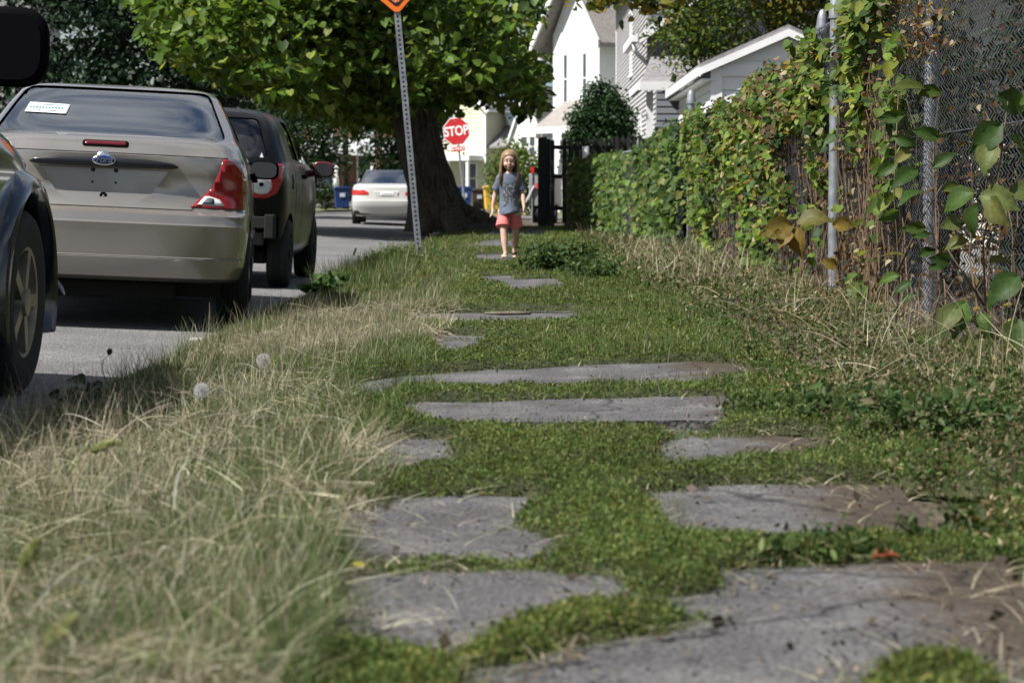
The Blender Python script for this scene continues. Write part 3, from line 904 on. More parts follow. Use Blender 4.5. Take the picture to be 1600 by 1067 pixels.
mc.patch('plate_recess', [(-.27, .70), (.27, .70), (.32, .84), (-.32, .84)], 'r', .004, mat('plate_shade', (.42, .42, .40), rough=.5), merc, .006, .05)
mc.patch('licence_plate', [(-.155, .71), (.155, .71), (.155, .81), (-.155, .81)], 'r', .010, M['white_paint'], merc, .004, .05)
for k in range(5):
    x = -.11 + .05 * k
    mc.patch('plate_mark', [(x, .745), (x + .028, .745), (x + .028, .785), (x, .785)], 'r', .012, INK, merc, .002, .05)
MB().box(-.7, .7, .35, 4.4, .2, .3).box(-.8, .8, .14, .3, .26, .36).build('underbody', M['under'], merc)
for y in (1.0, 3.8):
    for s in (-1, 1):
        wheel(merc, s * .775, y, .32, .2, M['galv'], s)

# ---- dark off-roader at the edge of the frame: only its front corner shows
M['navy_paint'] = mat('navy_paint', (.006, .008, .016), (.010, .012, .02), rough=.18, scale=3, coat=1.0)
sv = Car([
    (.34, .74, .35, .3, 3, 4.30, .45, 3), (.42, .80, .15, .3, 3, 4.42, .45, 3), (.56, .845, .05, .3, 3.4, 4.50, .45, 3), (.70, .862, .05, .3, 3.4, 4.47, .45, 2.8), (.82, .862, .05, .3, 3.4, 4.40, .48, 2.6),
    (.92, .845, .06, .3, 3.4, 4.30, .5, 2.5), (1.0, .815, .06, .3, 3.4, 4.15, .5, 2.4), (1.06, .77, .06, .3, 3.4, 3.95, .5, 2.4), (1.10, .735, .07, .3, 3.4, 3.65, .5, 2.6), (1.125, .72, .08, .3, 3.6, 3.25, .5, 3),
    (1.30, .70, .16, .3, 3.6, 3.0, .4, 3), (1.50, .665, .26, .3, 3.6, 2.65, .4, 3), (1.64, .635, .34, .3, 3.4, 2.42, .4, 3), (1.70, .58, .42, .3, 3.2, 2.2, .4, 3), (1.72, .45, .6, .3, 3, 2.0, .35, 3)], 4.5, bow=.03)
VX, VD = -1.965 - .845, 9.28 - 4.5
suv = car_root('off_roader', 'dark navy off-roader at the left edge with flared front wheel arch and black mirror', VX, VD, R(.6), R(2.4))
finish_body(sv, suv, M['navy_paint'], 1.125, .34, (.95, 3.78), .43, .37)
finish_cabin(sv, suv, M['navy_paint'], 1.125, 1.72, [(-.60, 1.16), (.60, 1.16), (.54, 1.60), (-.54, 1.60)],
             [[(.5, 1.16), (1.3, 1.16), (1.3, 1.60), (.62, 1.60)], [(1.38, 1.16), (2.1, 1.16), (2.1, 1.60), (1.38, 1.60)], [(2.18, 1.16), (3.0, 1.16), (2.5, 1.58), (2.18, 1.60)]],
             [(-.60, 1.17), (.60, 1.17), (.54, 1.58), (-.54, 1.58)], 1.2, DARK_GLASS)
for s in (-1, 1):
    for ya in (.95, 3.78):
        fl = MB(); n = 26; vs, fs = [], []
        for k in range(n + 1):
            a = math.pi * (-.10 + 1.2 * k / n)
            for (rr, dx) in ((.425, -.03), (.425, .045), (.445, .062), (.485, .05), (.515, .002), (.505, -.02)):
                y, z = ya + rr * math.cos(a), .37 + rr * math.sin(a)
                xs = .845
                vs.append((s * (xs + dx), y, z))
        for k in range(n):
            for q in range(5): fs.append((k * 6 + q, k * 6 + q + 1, k * 6 + 7 + q, k * 6 + 6 + q))
            fs.append((k * 6 + 5, k * 6, k * 6 + 6, k * 6 + 11))
        fs += [tuple(range(6)), tuple(n * 6 + q for q in range(6))]
        fl.add(vs, fs).build('wheel_flare', M['navy_paint'], suv, angle=50)
        wheel(suv, s * .765, ya, .365, .23, mat('old_rim', (.22, .20, .17), (.36, .33, .29), rough=.35, metal=.6, scale=10), s, rimr=.60, spokes=5)
door_mirror(suv, Vector((.965, 3.02, 1.315)), (.27, .19, .285), M['black'], M['black'], 1)
door_mirror(suv, Vector((-.965, 3.02, 1.315)), (.25, .19, .285), M['black'], M['black'], -1)
sv.patch('mud_guard', rounded([(4.16, .26), (4.30, .30), (4.30, .58), (4.20, .60)], .03), '+', .02, M['black'], suv, .05)
MB().box(.60, .80, 4.18, 4.24, .24, .58).build('mud_flap', M['black'], suv, bevel=.015)
# torn bumper cover hanging off the front corner
TORN = mat('torn_plastic', (.16, .17, .18), (.42, .44, .47), rough=.4, metal=.3, scale=18)
tb = MB()
tb.tube([(.80, 4.38, .64), (.83, 4.42, .60), (.815, 4.44, .52), (.845, 4.46, .44), (.84, 4.45, .40)], [.012, .02, .012, .016, .006], 6, squash=.4)
tb.tube([(.80, 4.40, .60), (.79, 4.44, .50), (.80, 4.46, .40)], [.016, .01, .006], 6, squash=.4)
tb.tube([(.845, 4.45, .43), (.875, 4.46, .39), (.89, 4.45, .365)], [.012, .01, .004], 6, squash=.5)
tb.build('torn_trim', TORN, suv, angle=40)
sv.patch('hood_strip', [(2.75, 1.128), (3.35, 1.085), (3.72, 1.045), (3.72, 1.056), (3.35, 1.097), (2.75, 1.142)], '+', .006, mat('red_strip', (.38, .02, .02), rough=.3, coat=.5), suv, .006)
sv.patch('headlamp', rounded([(.48, .70), (.78, .70), (.76, .86), (.50, .86)], .03), 'f', .006, M['clear_lens'], suv, .01)
MB().box(-.66, .66, .3, 4.2, .3, .45).build('underbody', M['under'], suv)
# ------------------------------------------------------------------ leaves and blades
HEART_V = np.array([(0, 0, 0), (0, .5, -.03), (0, 1.0, .06),
                    (-.22, -.14, .05), (-.46, .16, .13), (-.34, .58, .10),
                    (.22, -.14, .05), (.46, .16, .13), (.34, .58, .10)], float)
HEART_F = [(0, 1, 4, 3), (1, 2, 5, 4), (0, 6, 7, 1), (1, 7, 8, 2)]
OVAL_V = np.array([(0, 0, 0), (0, .5, -.02), (0, 1.0, -.05), (-.17, .2, .05), (-.22, .52, .06), (-.12, .8, .02), (.17, .2, .05), (.22, .52, .06), (.12, .8, .02)], float)
OVAL_F = [(0, 1, 4, 3), (1, 2, 5, 4), (0, 6, 7, 1), (1, 7, 8, 2)]
DIA_V = np.array([(0, 0, 0), (-.3, .45, .05), (0, 1, 0), (.3, .45, .05)], float)
DIA_F = [(0, 3, 2, 1)]


def frames(N, droop=.5, face=None, fw=.0, tilt=.6, r=None):
    """random leaf frames (N,3,3), columns: side, tip direction, normal. face: preferred normal (3,) with weight fw"""
    r = r or rng
    nrm = r.normal(size=(N, 3)) * tilt
    nrm[:, 2] += .5
    if face is not None: nrm += np.asarray(face) * fw
    nrm /= np.linalg.norm(nrm, axis=1)[:, None]
    tip = r.normal(size=(N, 3)) * .7
    tip[:, 2] -= droop
    tip -= nrm * np.sum(tip * nrm, axis=1)[:, None]
    tip /= np.linalg.norm(tip, axis=1)[:, None] + 1e-9
    side = np.cross(tip, nrm)
    return np.stack([side, tip, nrm], axis=2)


def leaf_arrays(C, Fm, S, col, TV, TF):
    k = len(TV)
    V = np.einsum('nij,kj->nki', Fm, TV) * S[:, None, None] + C[:, None, :]
    N = len(C)
    F = (np.array(TF)[None] + (np.arange(N) * k)[:, None, None]).reshape(-1, len(TF[0]))
    cc = np.repeat(col, k, axis=0)
    return V.reshape(-1, 3), F, cc


def leaf_mass(name, C, Fm, S, col, TV, TF, m, parent=None):
    V, F, cc = leaf_arrays(C, Fm, S, col, TV, TF)
    return link(name, np_mesh(name, V, F, cc, [m], smooth=True), parent)


def leaf_parts(name, C, Fm, S, col, TV, TF, m, parent, ncol=14):
    """each leaf an object; alike leaves share mesh data"""
    key = np.argsort(np.argsort(col[:, 0] * .5 + col[:, 1]))
    bins = (key * ncol // max(len(C), 1)).astype(int)
    cache = {}
    for i in range(len(C)):
        b = bins[i]
        if b not in cache:
            c = col[bins == b][0]
            cv = np.repeat(c[None], len(TV), 0)
            rib = np.exp(-(TV[:, 0] / .05) ** 2)[:, None]
            edge = np.clip(np.abs(TV[:, 0]) / .3, 0, 1)[:, None] * rng.random((len(TV), 1))
            cv = cv * (1 + .22 * rib) * (1 - .25 * edge) + edge * .22 * np.array([[.16, .11, .04]]) * (rng.random() < .45)
            cache[b] = np_mesh(name, TV, np.array(TF), cv, [m], smooth=True)
        mw = Matrix([[*(Fm[i][r_] * S[i]), C[i][r_]] for r_ in range(3)] + [[0, 0, 0, 1]])
        link(name, cache[b], parent, mw)


def palette(N, cols, wts, jit=.15, r=None):
    r = r or rng
    cols = np.array(cols, float); w = np.array(wts, float); w /= w.sum()
    idx = r.choice(len(cols), N, p=w)
    c = cols[idx] * (1 + r.normal(size=(N, 1)) * jit) * (1 + r.normal(size=(N, 3)) * jit * .3)
    return np.clip(c, .004, .9)


def near_split(C, S, n=300):
    """indices of the n that show largest and lie in view, and of the rest"""
    d = C[:, 1]
    u = VPX + C[:, 0] / d * F_PX; v = HZ + (CAM_H - C[:, 2]) / d * F_PX
    q = S / d
    q = np.where((u > -20) & (u < 1620) & (v > -20) & (v < 1080), q, q * .01)
    o = np.argsort(-q)
    return o[:n], o[n:]


def blades(base, h, az, lean, width, col, segs=3, tipw=.15, curl=1.0):
    """curved tapering blades; all arrays of length N"""
    N = len(base)
    T = np.linspace(0, 1, segs + 1)
    d = np.stack([np.cos(az), np.sin(az)], 1)
    V = np.zeros((N, segs + 1, 2, 3))
    wa = az + np.pi / 2 + rng.normal(size=N) * .6
    wd = np.stack([np.cos(wa), np.sin(wa), np.zeros(N)], 1)
    for i, t in enumerate(T):
        hor = h * lean * (t ** (1 + curl * .6))
        up = h * np.sqrt(np.clip(1 - (lean * .92) ** 2, .02, 1)) * t * (1 - .25 * lean * t)
        p = base + np.concatenate([d * hor[:, None], up[:, None]], 1)
        wv = wd * (width * (1 - (1 - tipw) * t ** 1.4) * .5)[:, None]
        V[:, i, 0] = p - wv; V[:, i, 1] = p + wv
    k = 2 * (segs + 1)
    off = (np.arange(N) * k)[:, None]
    F = np.concatenate([np.array([[2 * i, 2 * i + 1, 2 * i + 3, 2 * i + 2]]) + off for i in range(segs)], 0)
    return V.reshape(-1, 3), F, np.repeat(col, k, axis=0)


def merge(parts):
    Vs, Fs, Cs, n = [], [], [], 0
    for V, F, c in parts:
        Vs.append(V); Fs.append(F + n); Cs.append(c); n += len(V)
    return np.concatenate(Vs), np.concatenate(Fs), np.concatenate(Cs)


def inpoly(px, py, poly):
    ins = np.zeros(len(px), bool); n = len(poly)
    for i in range(n):
        x1, y1 = poly[i]; x2, y2 = poly[(i + 1) % n]
        c = ((y1 > py) != (y2 > py))
        with np.errstate(divide='ignore', invalid='ignore'):
            ins ^= c & (px < (x2 - x1) * (py - y1) / (y2 - y1 + 1e-12) + x1)
    return ins


GREENS = [(.04, .072, .02), (.058, .095, .025), (.085, .125, .035), (.028, .05, .016), (.12, .14, .045)]
STRAW = [(.29, .255, .17), (.37, .335, .235), (.21, .18, .11), (.44, .40, .30), (.165, .155, .085)]
# ------------------------------------------------------------------ signs
ORANGE = mat('sign_orange', (.85, .16, .015), (.88, .19, .02), rough=.45, scale=3)
SIGN_BLACK = mat('sign_black', (.015, .012, .01), rough=.5)
SIGN_RED = mat('sign_red', (.42, .012, .02), (.47, .02, .025), rough=.4, scale=4)
SIGN_WHITE = mat('sign_white', (.78, .77, .76), rough=.4)
bx, by = gpt(656, 400)
lean = math.atan((656 - 622) / 385)
sg = thing('warning_sign', 'orange diamond warning sign on a leaning perforated steel post', 'road sign', (bx, by, -.05), rot=(R(1), -lean, R(4)))
mb = MB(); pw = .068
mb.box(-pw / 2, -pw / 2 + .006, -.02, .02, 0, 3.9).box(pw / 2 - .006, pw / 2, -.02, .02, 0, 3.9).box(-pw / 2 + .006, pw / 2 - .006, .014, .02, 0, 3.9)
mb.box(-pw / 2 + .006, -.011, -.02, -.015, 0, 3.9).box(.011, pw / 2 - .006, -.02, -.015, 0, 3.9)
z = .0
k = 0
while z < 3.88:
    mb.box(-.011, .011, -.02, -.015, z, z + .024); z += .05
mb.build('post', M['galv'], sg)
hole = MB()
z = .024
while z < 3.85:
    hole.box(-.0105, .0105, -.017, -.0145, z + .001, z + .025); z += .05
hole.build('post_holes', M['under'], sg)['kind'] = 'stuff'
a = .54
cz = 2.66 + a
dp = rounded([(0, cz - a), (a, cz), (0, cz + a), (-a, cz)], .07)
MB().prism(dp, 'y', -.032, -.0285).build('sign_plate', ORANGE, sg)
def ring_prism(poly_o, poly_i, y0_, y1_, m, name, par):
    n = len(poly_o); b = MB()
    vs = [(p[0], y0_, p[1]) for p in poly_o] + [(p[0], y0_, p[1]) for p in poly_i] + [(p[0], y1_, p[1]) for p in poly_o] + [(p[0], y1_, p[1]) for p in poly_i]
    fs = []
    for i in range(n):
        j = (i + 1) % n
        fs += [(i, j, n + j, n + i), (2 * n + i, 3 * n + i, 3 * n + j, 2 * n + j), (i, 2 * n + i, 2 * n + j, j), (n + i, n + j, 3 * n + j, 3 * n + i)]
    return b.add(vs, fs).build(name, m, par)
ai, ao = a * .80, a * .865
ring_prism(rounded([(0, cz - ao), (ao, cz), (0, cz + ao), (-ao, cz)], .05), rounded([(0, cz - ai), (ai, cz), (0, cz + ai), (-ai, cz)], .035), -.0355, -.033, SIGN_BLACK, 'sign_border', sg)
MB().lathe([(.012, -.036), (.012, -.045), (.002, -.047)], 10, 'y', (0, 0, cz - a * .75)).build('bolt', M['galv'], sg)

SD2 = 61.0
sx = gx(729, SD2)
st = thing('stop_sign', 'red octagonal stop sign on a leaning grey post beside the tree trunk', 'road sign', (sx, SD2, -.02), rot=(0, -R(6.3), R(-16)))
MB().tube([(0, 0, 0), (0, 0, 2.85)], .035, 8).build('post', M['galv'], st)
zc = gz(206, SD2) + .03
def octagon(r): return [(r * math.cos(math.pi / 8 + k * math.pi / 4), zc + r * math.sin(math.pi / 8 + k * math.pi / 4)) for k in range(8)]
MB().prism(octagon(.415), 'y', -.050, -.042).build('sign_plate', SIGN_WHITE, st)
MB().prism(octagon(.390), 'y', -.055, -.0505).build('sign_face', SIGN_RED, st)
text_mesh('sign_lettering', 'STOP', .37, SIGN_WHITE, st, Matrix.Translation((0, -.058, zc)) @ Matrix.Rotation(R(90), 4, 'X'), .002, .008, .80)
pl = MB().box(-.2, .2, -.050, -.044, zc - .56, zc - .42).build('plaque', SIGN_RED, st)
text_mesh('plaque_lettering', '4-WAY', .13, SIGN_WHITE, pl, Matrix.Translation((0, -.053, zc - .49)) @ Matrix.Rotation(R(90), 4, 'X'), .002, .003, .95)
for zz in (zc + .30, zc - .32):
    MB().lathe([(.018, -.055), (.018, -.066), (.003, -.068)], 8, 'y', (0, 0, zz)).build('bolt', M['galv'], st)

# ------------------------------------------------------------------ chain-link fence
FA_X, FA_H = 1.975, 1.82


def chain_mesh(p0, p1, h, z0, pitch, rw, zstep, seed=1):
    """chain-link: every wire zigzags upright and hooks its neighbours"""
    p0, p1 = np.array(p0, float), np.array(p1, float)
    L = np.linalg.norm(p1 - p0); d = (p1 - p0) / L; nrm = np.array([-d[1], d[0]])
    nw = int(L / pitch); nz_ = int(h / zstep)
    i = np.arange(nw)[:, None]; j = np.arange(nz_ + 1)[None]
    s = (i + .5) * pitch + np.where(j % 2 == 0, -.5, .5) * pitch * 1.08
    s = s + .006 * np.sin(i * .7 + j * .35)
    off = np.where(j % 2 == 0, -.003, .003) + .012 * np.sin(i * .045 + 1.3) + .008 * np.sin(j * .12 + i * .02)
    z = z0 + j * zstep + 0 * i
    P = np.stack([p0[0] + d[0] * s + nrm[0] * off, p0[1] + d[1] * s + nrm[1] * off, z], -1)     # nw, nz+1, 3
    ax = [np.array([d[0], d[1], 0]) * rw, np.array([nrm[0], nrm[1], 0]) * rw * 1.0]
    ring = np.stack([P + ax[0], P + ax[1], P - ax[0], P - ax[1]], 2)    # nw,nz+1,4,3
    V = ring.reshape(-1, 3)
    base = (np.arange(nw)[:, None] * (nz_ + 1) + np.arange(nz_)[None]).reshape(-1, 1) * 4
    F = np.concatenate([np.concatenate([base + k, base + (k + 1) % 4, base + 4 + (k + 1) % 4, base + 4 + k], 1) for k in range(4)], 0)
    return V, F


def fence_post(par, x, y, h, r=.036, cap=True, m=None):
    o = MB().tube([(x, y, -.3), (x, y, h)], r, 14).build('post', m or M['galv'], par, angle=50)
    if cap:
        MB().lathe([(r * 1.25, h - .05), (r * 1.28, h), (r * 1.15, h + .02), (r * 1.1, h + .04), (r * .95, h + .075), (r * .6, h + .105), (.003, h + .118)], 14, 'z', (x, y, 0)).build('post_cap', M['galv'], o, angle=50)
    return o


fa = thing('chain_link_fence', 'tall chain-link fence overgrown with vines along the pavement', 'fence', (FA_X, 6.0, 0))
V, F = chain_mesh((0, 0), (0, 9.0), 1.78, .02, .066, .0030, .033)
link('wire_mesh', np_mesh('wire_mesh', V, F, mats=[M['wire']]), fa)['kind'] = 'stuff'
V, F = chain_mesh((0, 9.0), (0, 20.1), 1.52, .02, .072, .0034, .036)
link('wire_mesh', np_mesh('wire_mesh', V, F, mats=[M['wire']]), fa)['kind'] = 'stuff'
for D, tall in ((8.55, 1), (10.9, 1), (13.6, 1), (14.9, 1), (17.6, 0), (20.6, 0), (23.6, 0)):
    fence_post(fa, -.04 if D == 13.6 else .055, D - 6, FA_H - .02 if tall else 1.5, .034, bool(tall))
fence_post(fa, .03, 20.15, FA_H - .02, .045)
for z in (FA_H - .045,):
    MB().tube([(.02, 0, z), (.02, 9.0, z), (.02, 9.2, 1.54), (.02, 20.1, 1.54)], .006, 6).build('top_rail', M['galv'], fa, smooth=True)
for z in (.05, .95):
    MB().tube([(.012, 0, z), (.012, 20.1, z)], .004, 5).build('tension_wire', M['wire'], fa)

p0, p1 = (1.93, 26.3), (.95, 48.6)
fb = thing('chain_link_fence', 'lower chain-link fence with green vines, leading to the black wooden fence', 'fence', (0, 0, 0))
V, F = chain_mesh(p0, p1, 1.33, .0, .085, .0045, .050, 4)
link('wire_mesh', np_mesh('wire_mesh', V, F, mats=[M['wire']]), fb)['kind'] = 'stuff'
for t in (.13, .26, .45, .63, .82):
    fence_post(fb, p0[0] + (p1[0] - p0[0]) * t + .04, p0[1] + (p1[1] - p0[1]) * t, 1.36, .028, t < .2)
MB().tube([(p0[0] + .02, p0[1], 1.33), (p1[0] + .02, p1[1], 1.33)], .02, 8).build('top_rail', M['galv'], fb, smooth=True)
o = MB().tube([(.95, 48.8, -.1), (1.12, 48.9, 1.32)], .05, 10).build('leaning_post', M['galv'], fb, smooth=True)

# ------------------------------------------------------------------ black wooden picket fence
BW = mat('black_stained_wood', (.006, .006, .007), (.02, .02, .021), rough=.75, scale=6, stretch=(4, 4, .5), bump=.3)
pf = thing('picket_fence', 'black wooden picket fence with one broad gate post behind the girl', 'fence', (0.54, 48.4, -.02))
def picket(x, h, w=.095, t=.022, y=0.0):
    MB().prism([(x, .06), (x + w, .06), (x + w, h - .09), (x + w * .5, h), (x, h - .09)], 'y', y, y + t).build('picket', BW, pf)
x = .32
rs = random.Random(5)
while x < 3.6:
    picket(x, 1.96 + rs.uniform(-.05, .03) + .02 * x, y=rs.uniform(-.006, .006)); x += .128 + rs.uniform(-.008, .012)
for z in (.35, 1.05, 1.70):
    MB().box(.1, 3.65, .03, .075, z, z + .09).build('rail', BW, pf)
MB().box(-.22, .06, -.03, .16, 0, 1.93).box(.062, .15, -.06, .05, 0, 1.90).build('gate_post', BW, pf, bevel=.008)
MB().box(-.20, -.02, -.05, -.032, .1, 1.97).build('gate_board', BW, pf)
MB().tube([(.83, -.4, 0), (.83, -.4, 1.75)], .075, 14).build('white_pipe_post', M['white_paint'], pf, smooth=True)

# ------------------------------------------------------------------ wheeled bins, trailer, litter
def bin_(name, label, u, v, D, h, c, z=0.0):
    X = gx(u, D)
    t = thing(name, label, 'bin', (X, D, z), R(8), 'wheeled bins set out by the houses')
    m = mat('bin_plastic', c, rough=.5)
    b = MB(); w = .32
    lv = [(0.06, .8), (.1, .82), (h - .14, 1.0), (h - .12, 1.06), (h - .08, 1.06)]
    vs, fs = [], []
    for z_, k in lv:
        for (i, j) in ((-1, -1), (1, -1), (1, 1), (-1, 1)): vs.append((i * w * k, j * w * 1.1 * k, z_))
    for q in range(len(lv) - 1):
        for k in range(4): fs.append((q * 4 + k, q * 4 + (k + 1) % 4, q * 4 + 4 + (k + 1) % 4, q * 4 + 4 + k))
    fs += [(3, 2, 1, 0), tuple(range(len(vs) - 4, len(vs)))]
    b.add(vs, fs).build('bin_body', m, t, bevel=.02)
    ld = MB(); ld.prism([(-w * 1.15, h - .078), (w * 1.15, h - .078), (w * 1.1, h - .03), (w * .5, h + .01), (-w * .5, h + .01), (-w * 1.1, h - .03)], 'y', -w * 1.2, w * 1.2)
    ld.build('lid', m, t, bevel=.01)
    for s in (-1, 1):
        MB().lathe([(.11, s * w * .7), (.11, s * w * .95)], 16, 'x', (0, w * .9, .11)).build('wheel', M['rubber'], t)
    MB().box(-.11, .11, -w * 1.125, -w * 1.10, h * .55, h * .72).build('bin_mark', mat('bin_mark', (.5, .55, .6), rough=.6), t)
    return t
bin_('wheeled_bin', 'blue wheeled bin on the lawn beside the white car', 535, 0, 92, .95, (.012, .035, .16), .08)
bin_('wheeled_bin', 'blue wheeled bin standing behind the stop sign post', 725, 0, 97, 1.08, (.015, .06, .24), -.02)
bin_('wheeled_bin', 'brown wheeled bin to the right of the blue one', 748, 0, 98, .98, (.07, .05, .04), -.02)
bin_('wheeled_bin', 'yellow wheeled bin standing left of the girl', 768, 0, 96, 1.1, (.75, .45, .06), -.02)
TD = 54.0
tr = thing('trailer', 'grey utility trailer with red lamps half hidden by the black gate post', 'trailer', (gx(833, TD), TD, -.02), R(-6))
GP = mat('grey_panel', (.26, .27, .28), (.36, .37, .38), rough=.55, metal=.3, scale=3)
MB().box(-.10, .55, 0, 1.8, .42, 1.22).build('panel', GP, tr, bevel=.015)
for s in (0.0, .45):
    MB().lathe([(.24, s - .02), (.24, s + .12), (.15, s + .13)], 20, 'x', (0, .25, .24)).build('wheel', M['rubber'], tr)
MB().box(-.06, .03, -.03, 0, 1.24, 1.38).build('lamp', mat('lamp_red', (.5, .02, .02), rough=.3), tr)
MB().box(.06, .12, -.03, 0, .85, .98).build('lamp', mat('lamp_red_b', (.55, .1, .08), rough=.3), tr)
MB().box(.03, .3, -.025, .02, 1.235, 1.36).build('bracket', M['black'], tr)
MB().beam((-.22, -.05, .45), (.03, -.05, .92), .05, .03).build('white_arm', M['white_paint'], tr)
MB().box(-.08, .5, .1, 1.7, .30, .42).build('chassis', M['under'], tr)
MB().tube([(-.02, -.02, 0), (-.02, -.02, 1.2)], .02, 6).build('prop', M['galv'], tr)

tag(MB().prism([(-.035, -.02), (.03, -.025), (.04, .02), (0, .03), (-.03, .015)], 'z', 0, .012).build('litter', M['white_paint'], None), 'scrap of white litter on the asphalt behind the champagne car', 'litter').location = (gx(307, 11.9), 11.9, road_z(-1.79) + .004)
sxx, syy = gpt(795, 495)
tag(MB().tube([(-.13, -.02, .02), (-.05, .01, .018), (.06, -.005, .02), (.12, .02, .016)], [.006, .011, .011, .006], 8).build('stick', mat('dead_wood', (.10, .08, .06), (.17, .14, .11), rough=.9, scale=30), None, smooth=True), 'short dead stick lying on a bare pavement slab', 'stick').location = (sxx, syy, 0)
# ------------------------------------------------------------------ houses
def siding(par, name, p0, p1, z0, z1, pitch, m, span=None, single=False, lap=.014):
    """overlapping boards on the wall from p0 to p1 (outside on the right of that direction); span(z) -> (a, b) along the wall"""
    p0, p1 = Vector((*p0, 0)), Vector((*p1, 0))
    d = p1 - p0; L = d.length; d.normalize(); n = Vector((d.y, -d.x, 0))
    z = z0; mb = MB()
    def board(b, a0, a1, zt, b0, b1):
        vs = []
        for (zz, aa, bb) in ((z, a0, b0), (zt, a1, b1)):
            pass
        A, B = p0 + d * a0, p0 + d * b0
        C, D_ = p0 + d * a1, p0 + d * b1
        vs = [A + n * lap + Vector((0, 0, z)), B + n * lap + Vector((0, 0, z)), D_ + n * .002 + Vector((0, 0, zt)), C + n * .002 + Vector((0, 0, zt)),
              A - n * .01 + Vector((0, 0, z)), B - n * .01 + Vector((0, 0, z)), D_ - n * .01 + Vector((0, 0, zt)), C - n * .01 + Vector((0, 0, zt))]
        b.add(vs, [(0, 1, 2, 3), (7, 6, 5, 4), (0, 4, 5, 1), (3, 2, 6, 7), (0, 3, 7, 4), (1, 5, 6, 2)])
    while z < z1 - .01:
        zt = min(z + pitch, z1)
        a0, b0 = span(z) if span else (0, L)
        a1, b1 = span(zt) if span else (0, L)
        if b0 - a0 > .02:
            if b1 - a1 < .02: a1 = b1 = (a0 + b0) / 2; a1 -= .01; b1 += .01
            if single:
                q = MB(); board(q, a0, a1, zt, b0, b1); q.build('siding_board', m, par)
            else: board(mb, a0, a1, zt, b0, b1)
        z += pitch
    if not single:
        o = mb.build(name, m, par); o['kind'] = 'stuff'
        return o


def slab_roof(par, quad, th, m, name='roof'):
    """a sloping slab: quad of four points, thickness downwards"""
    vs = [Vector(p) for p in quad] + [Vector(p) - Vector((0, 0, th)) for p in quad]
    return MB().add(vs, [(0, 1, 2, 3), (7, 6, 5, 4), (0, 4, 5, 1), (1, 5, 6, 2), (2, 6, 7, 3), (3, 7, 4, 0)]).build(name, m, par)


def window(par, c, w, h, n, frame_m, pane_m, depth=.06, sash=True):
    """c centre of the opening on the wall, n outward normal (horizontal)"""
    c, n = Vector(c), Vector(n).normalized()
    s = Vector((-n.y, n.x, 0)); Mx = Matrix((s, n, Vector((0, 0, 1)))).transposed()
    f = MB(); t = .09
    f.obox(c + Vector((0, 0, h / 2 + t / 2)) + n * .02, (w + 2 * t, depth, t), Mx).obox(c - Vector((0, 0, h / 2 + t / 2)) + n * .03, (w + 2.6 * t, depth + .03, t), Mx)
    f.obox(c + s * (w / 2 + t / 2) + n * .02, (t, depth, h - .002), Mx).obox(c - s * (w / 2 + t / 2) + n * .02, (t, depth, h - .002), Mx)
    if sash: f.obox(c + n * .022, (w - .004, .04, .05), Mx)
    o = f.build('window', frame_m, par)
    MB().obox(c + n * .008, (w, .012, h), Mx).build('pane', pane_m, o)
    return o


GREY_SIDING = mat('grey_siding', (.40, .395, .39), (.45, .445, .44), rough=.7, scale=1.2)
WHITE_SIDING = mat('white_siding', (.70, .71, .71), (.76, .77, .77), rough=.65, scale=1.2)
CREAM_SIDING = mat('cream_siding', (.60, .58, .50), (.66, .64, .56), rough=.7, scale=1.2)
SHINGLE = mat('shingles', (.15, .14, .15), (.25, .235, .24), rough=.9, scale=5, bump=.5, fine=.25)
TAN_SHINGLE = mat('tan_shingles', (.22, .20, .185), (.30, .275, .255), rough=.9, scale=5, bump=.4, fine=.2)
PANE = mat('window_pane', (.06, .075, .09), (.10, .12, .14), rough=.06, scale=1.5, spec=.8)
CURTAIN = mat('curtained_pane', (.42, .45, .47), (.55, .57, .58), rough=.3, scale=2)
WTRIM = M['white_paint']
SHADED_GREY = mat('shaded_grey_siding', (.16, .175, .20), (.20, .215, .24), rough=.7, scale=1.5)  # grey siding on the walls facing us, with their shade put into the colour
BRICK = bpy.data.materials.new('brick'); BRICK.use_nodes = True
_n, _l = BRICK.node_tree.nodes, BRICK.node_tree.links
_b = _n.new('ShaderNodeTexBrick'); _t = _n.new('ShaderNodeTexCoord'); _m = _n.new('ShaderNodeMapping'); _m.inputs['Rotation'].default_value = (R(90), 0, 0)
_b.inputs['Color1'].default_value = (.19, .065, .045, 1); _b.inputs['Color2'].default_value = (.26, .10, .065, 1); _b.inputs['Mortar'].default_value = (.3, .27, .24, 1)
_b.inputs['Scale'].default_value = 4.5; _b.inputs['Mortar Size'].default_value = .012
_l.new(_t.outputs['Object'], _m.inputs[0]); _l.new(_m.outputs[0], _b.inputs['Vector']); _l.new(_b.outputs['Color'], _n['Principled BSDF'].inputs['Base Color'])
_n['Principled BSDF'].inputs['Roughness'].default_value = .9


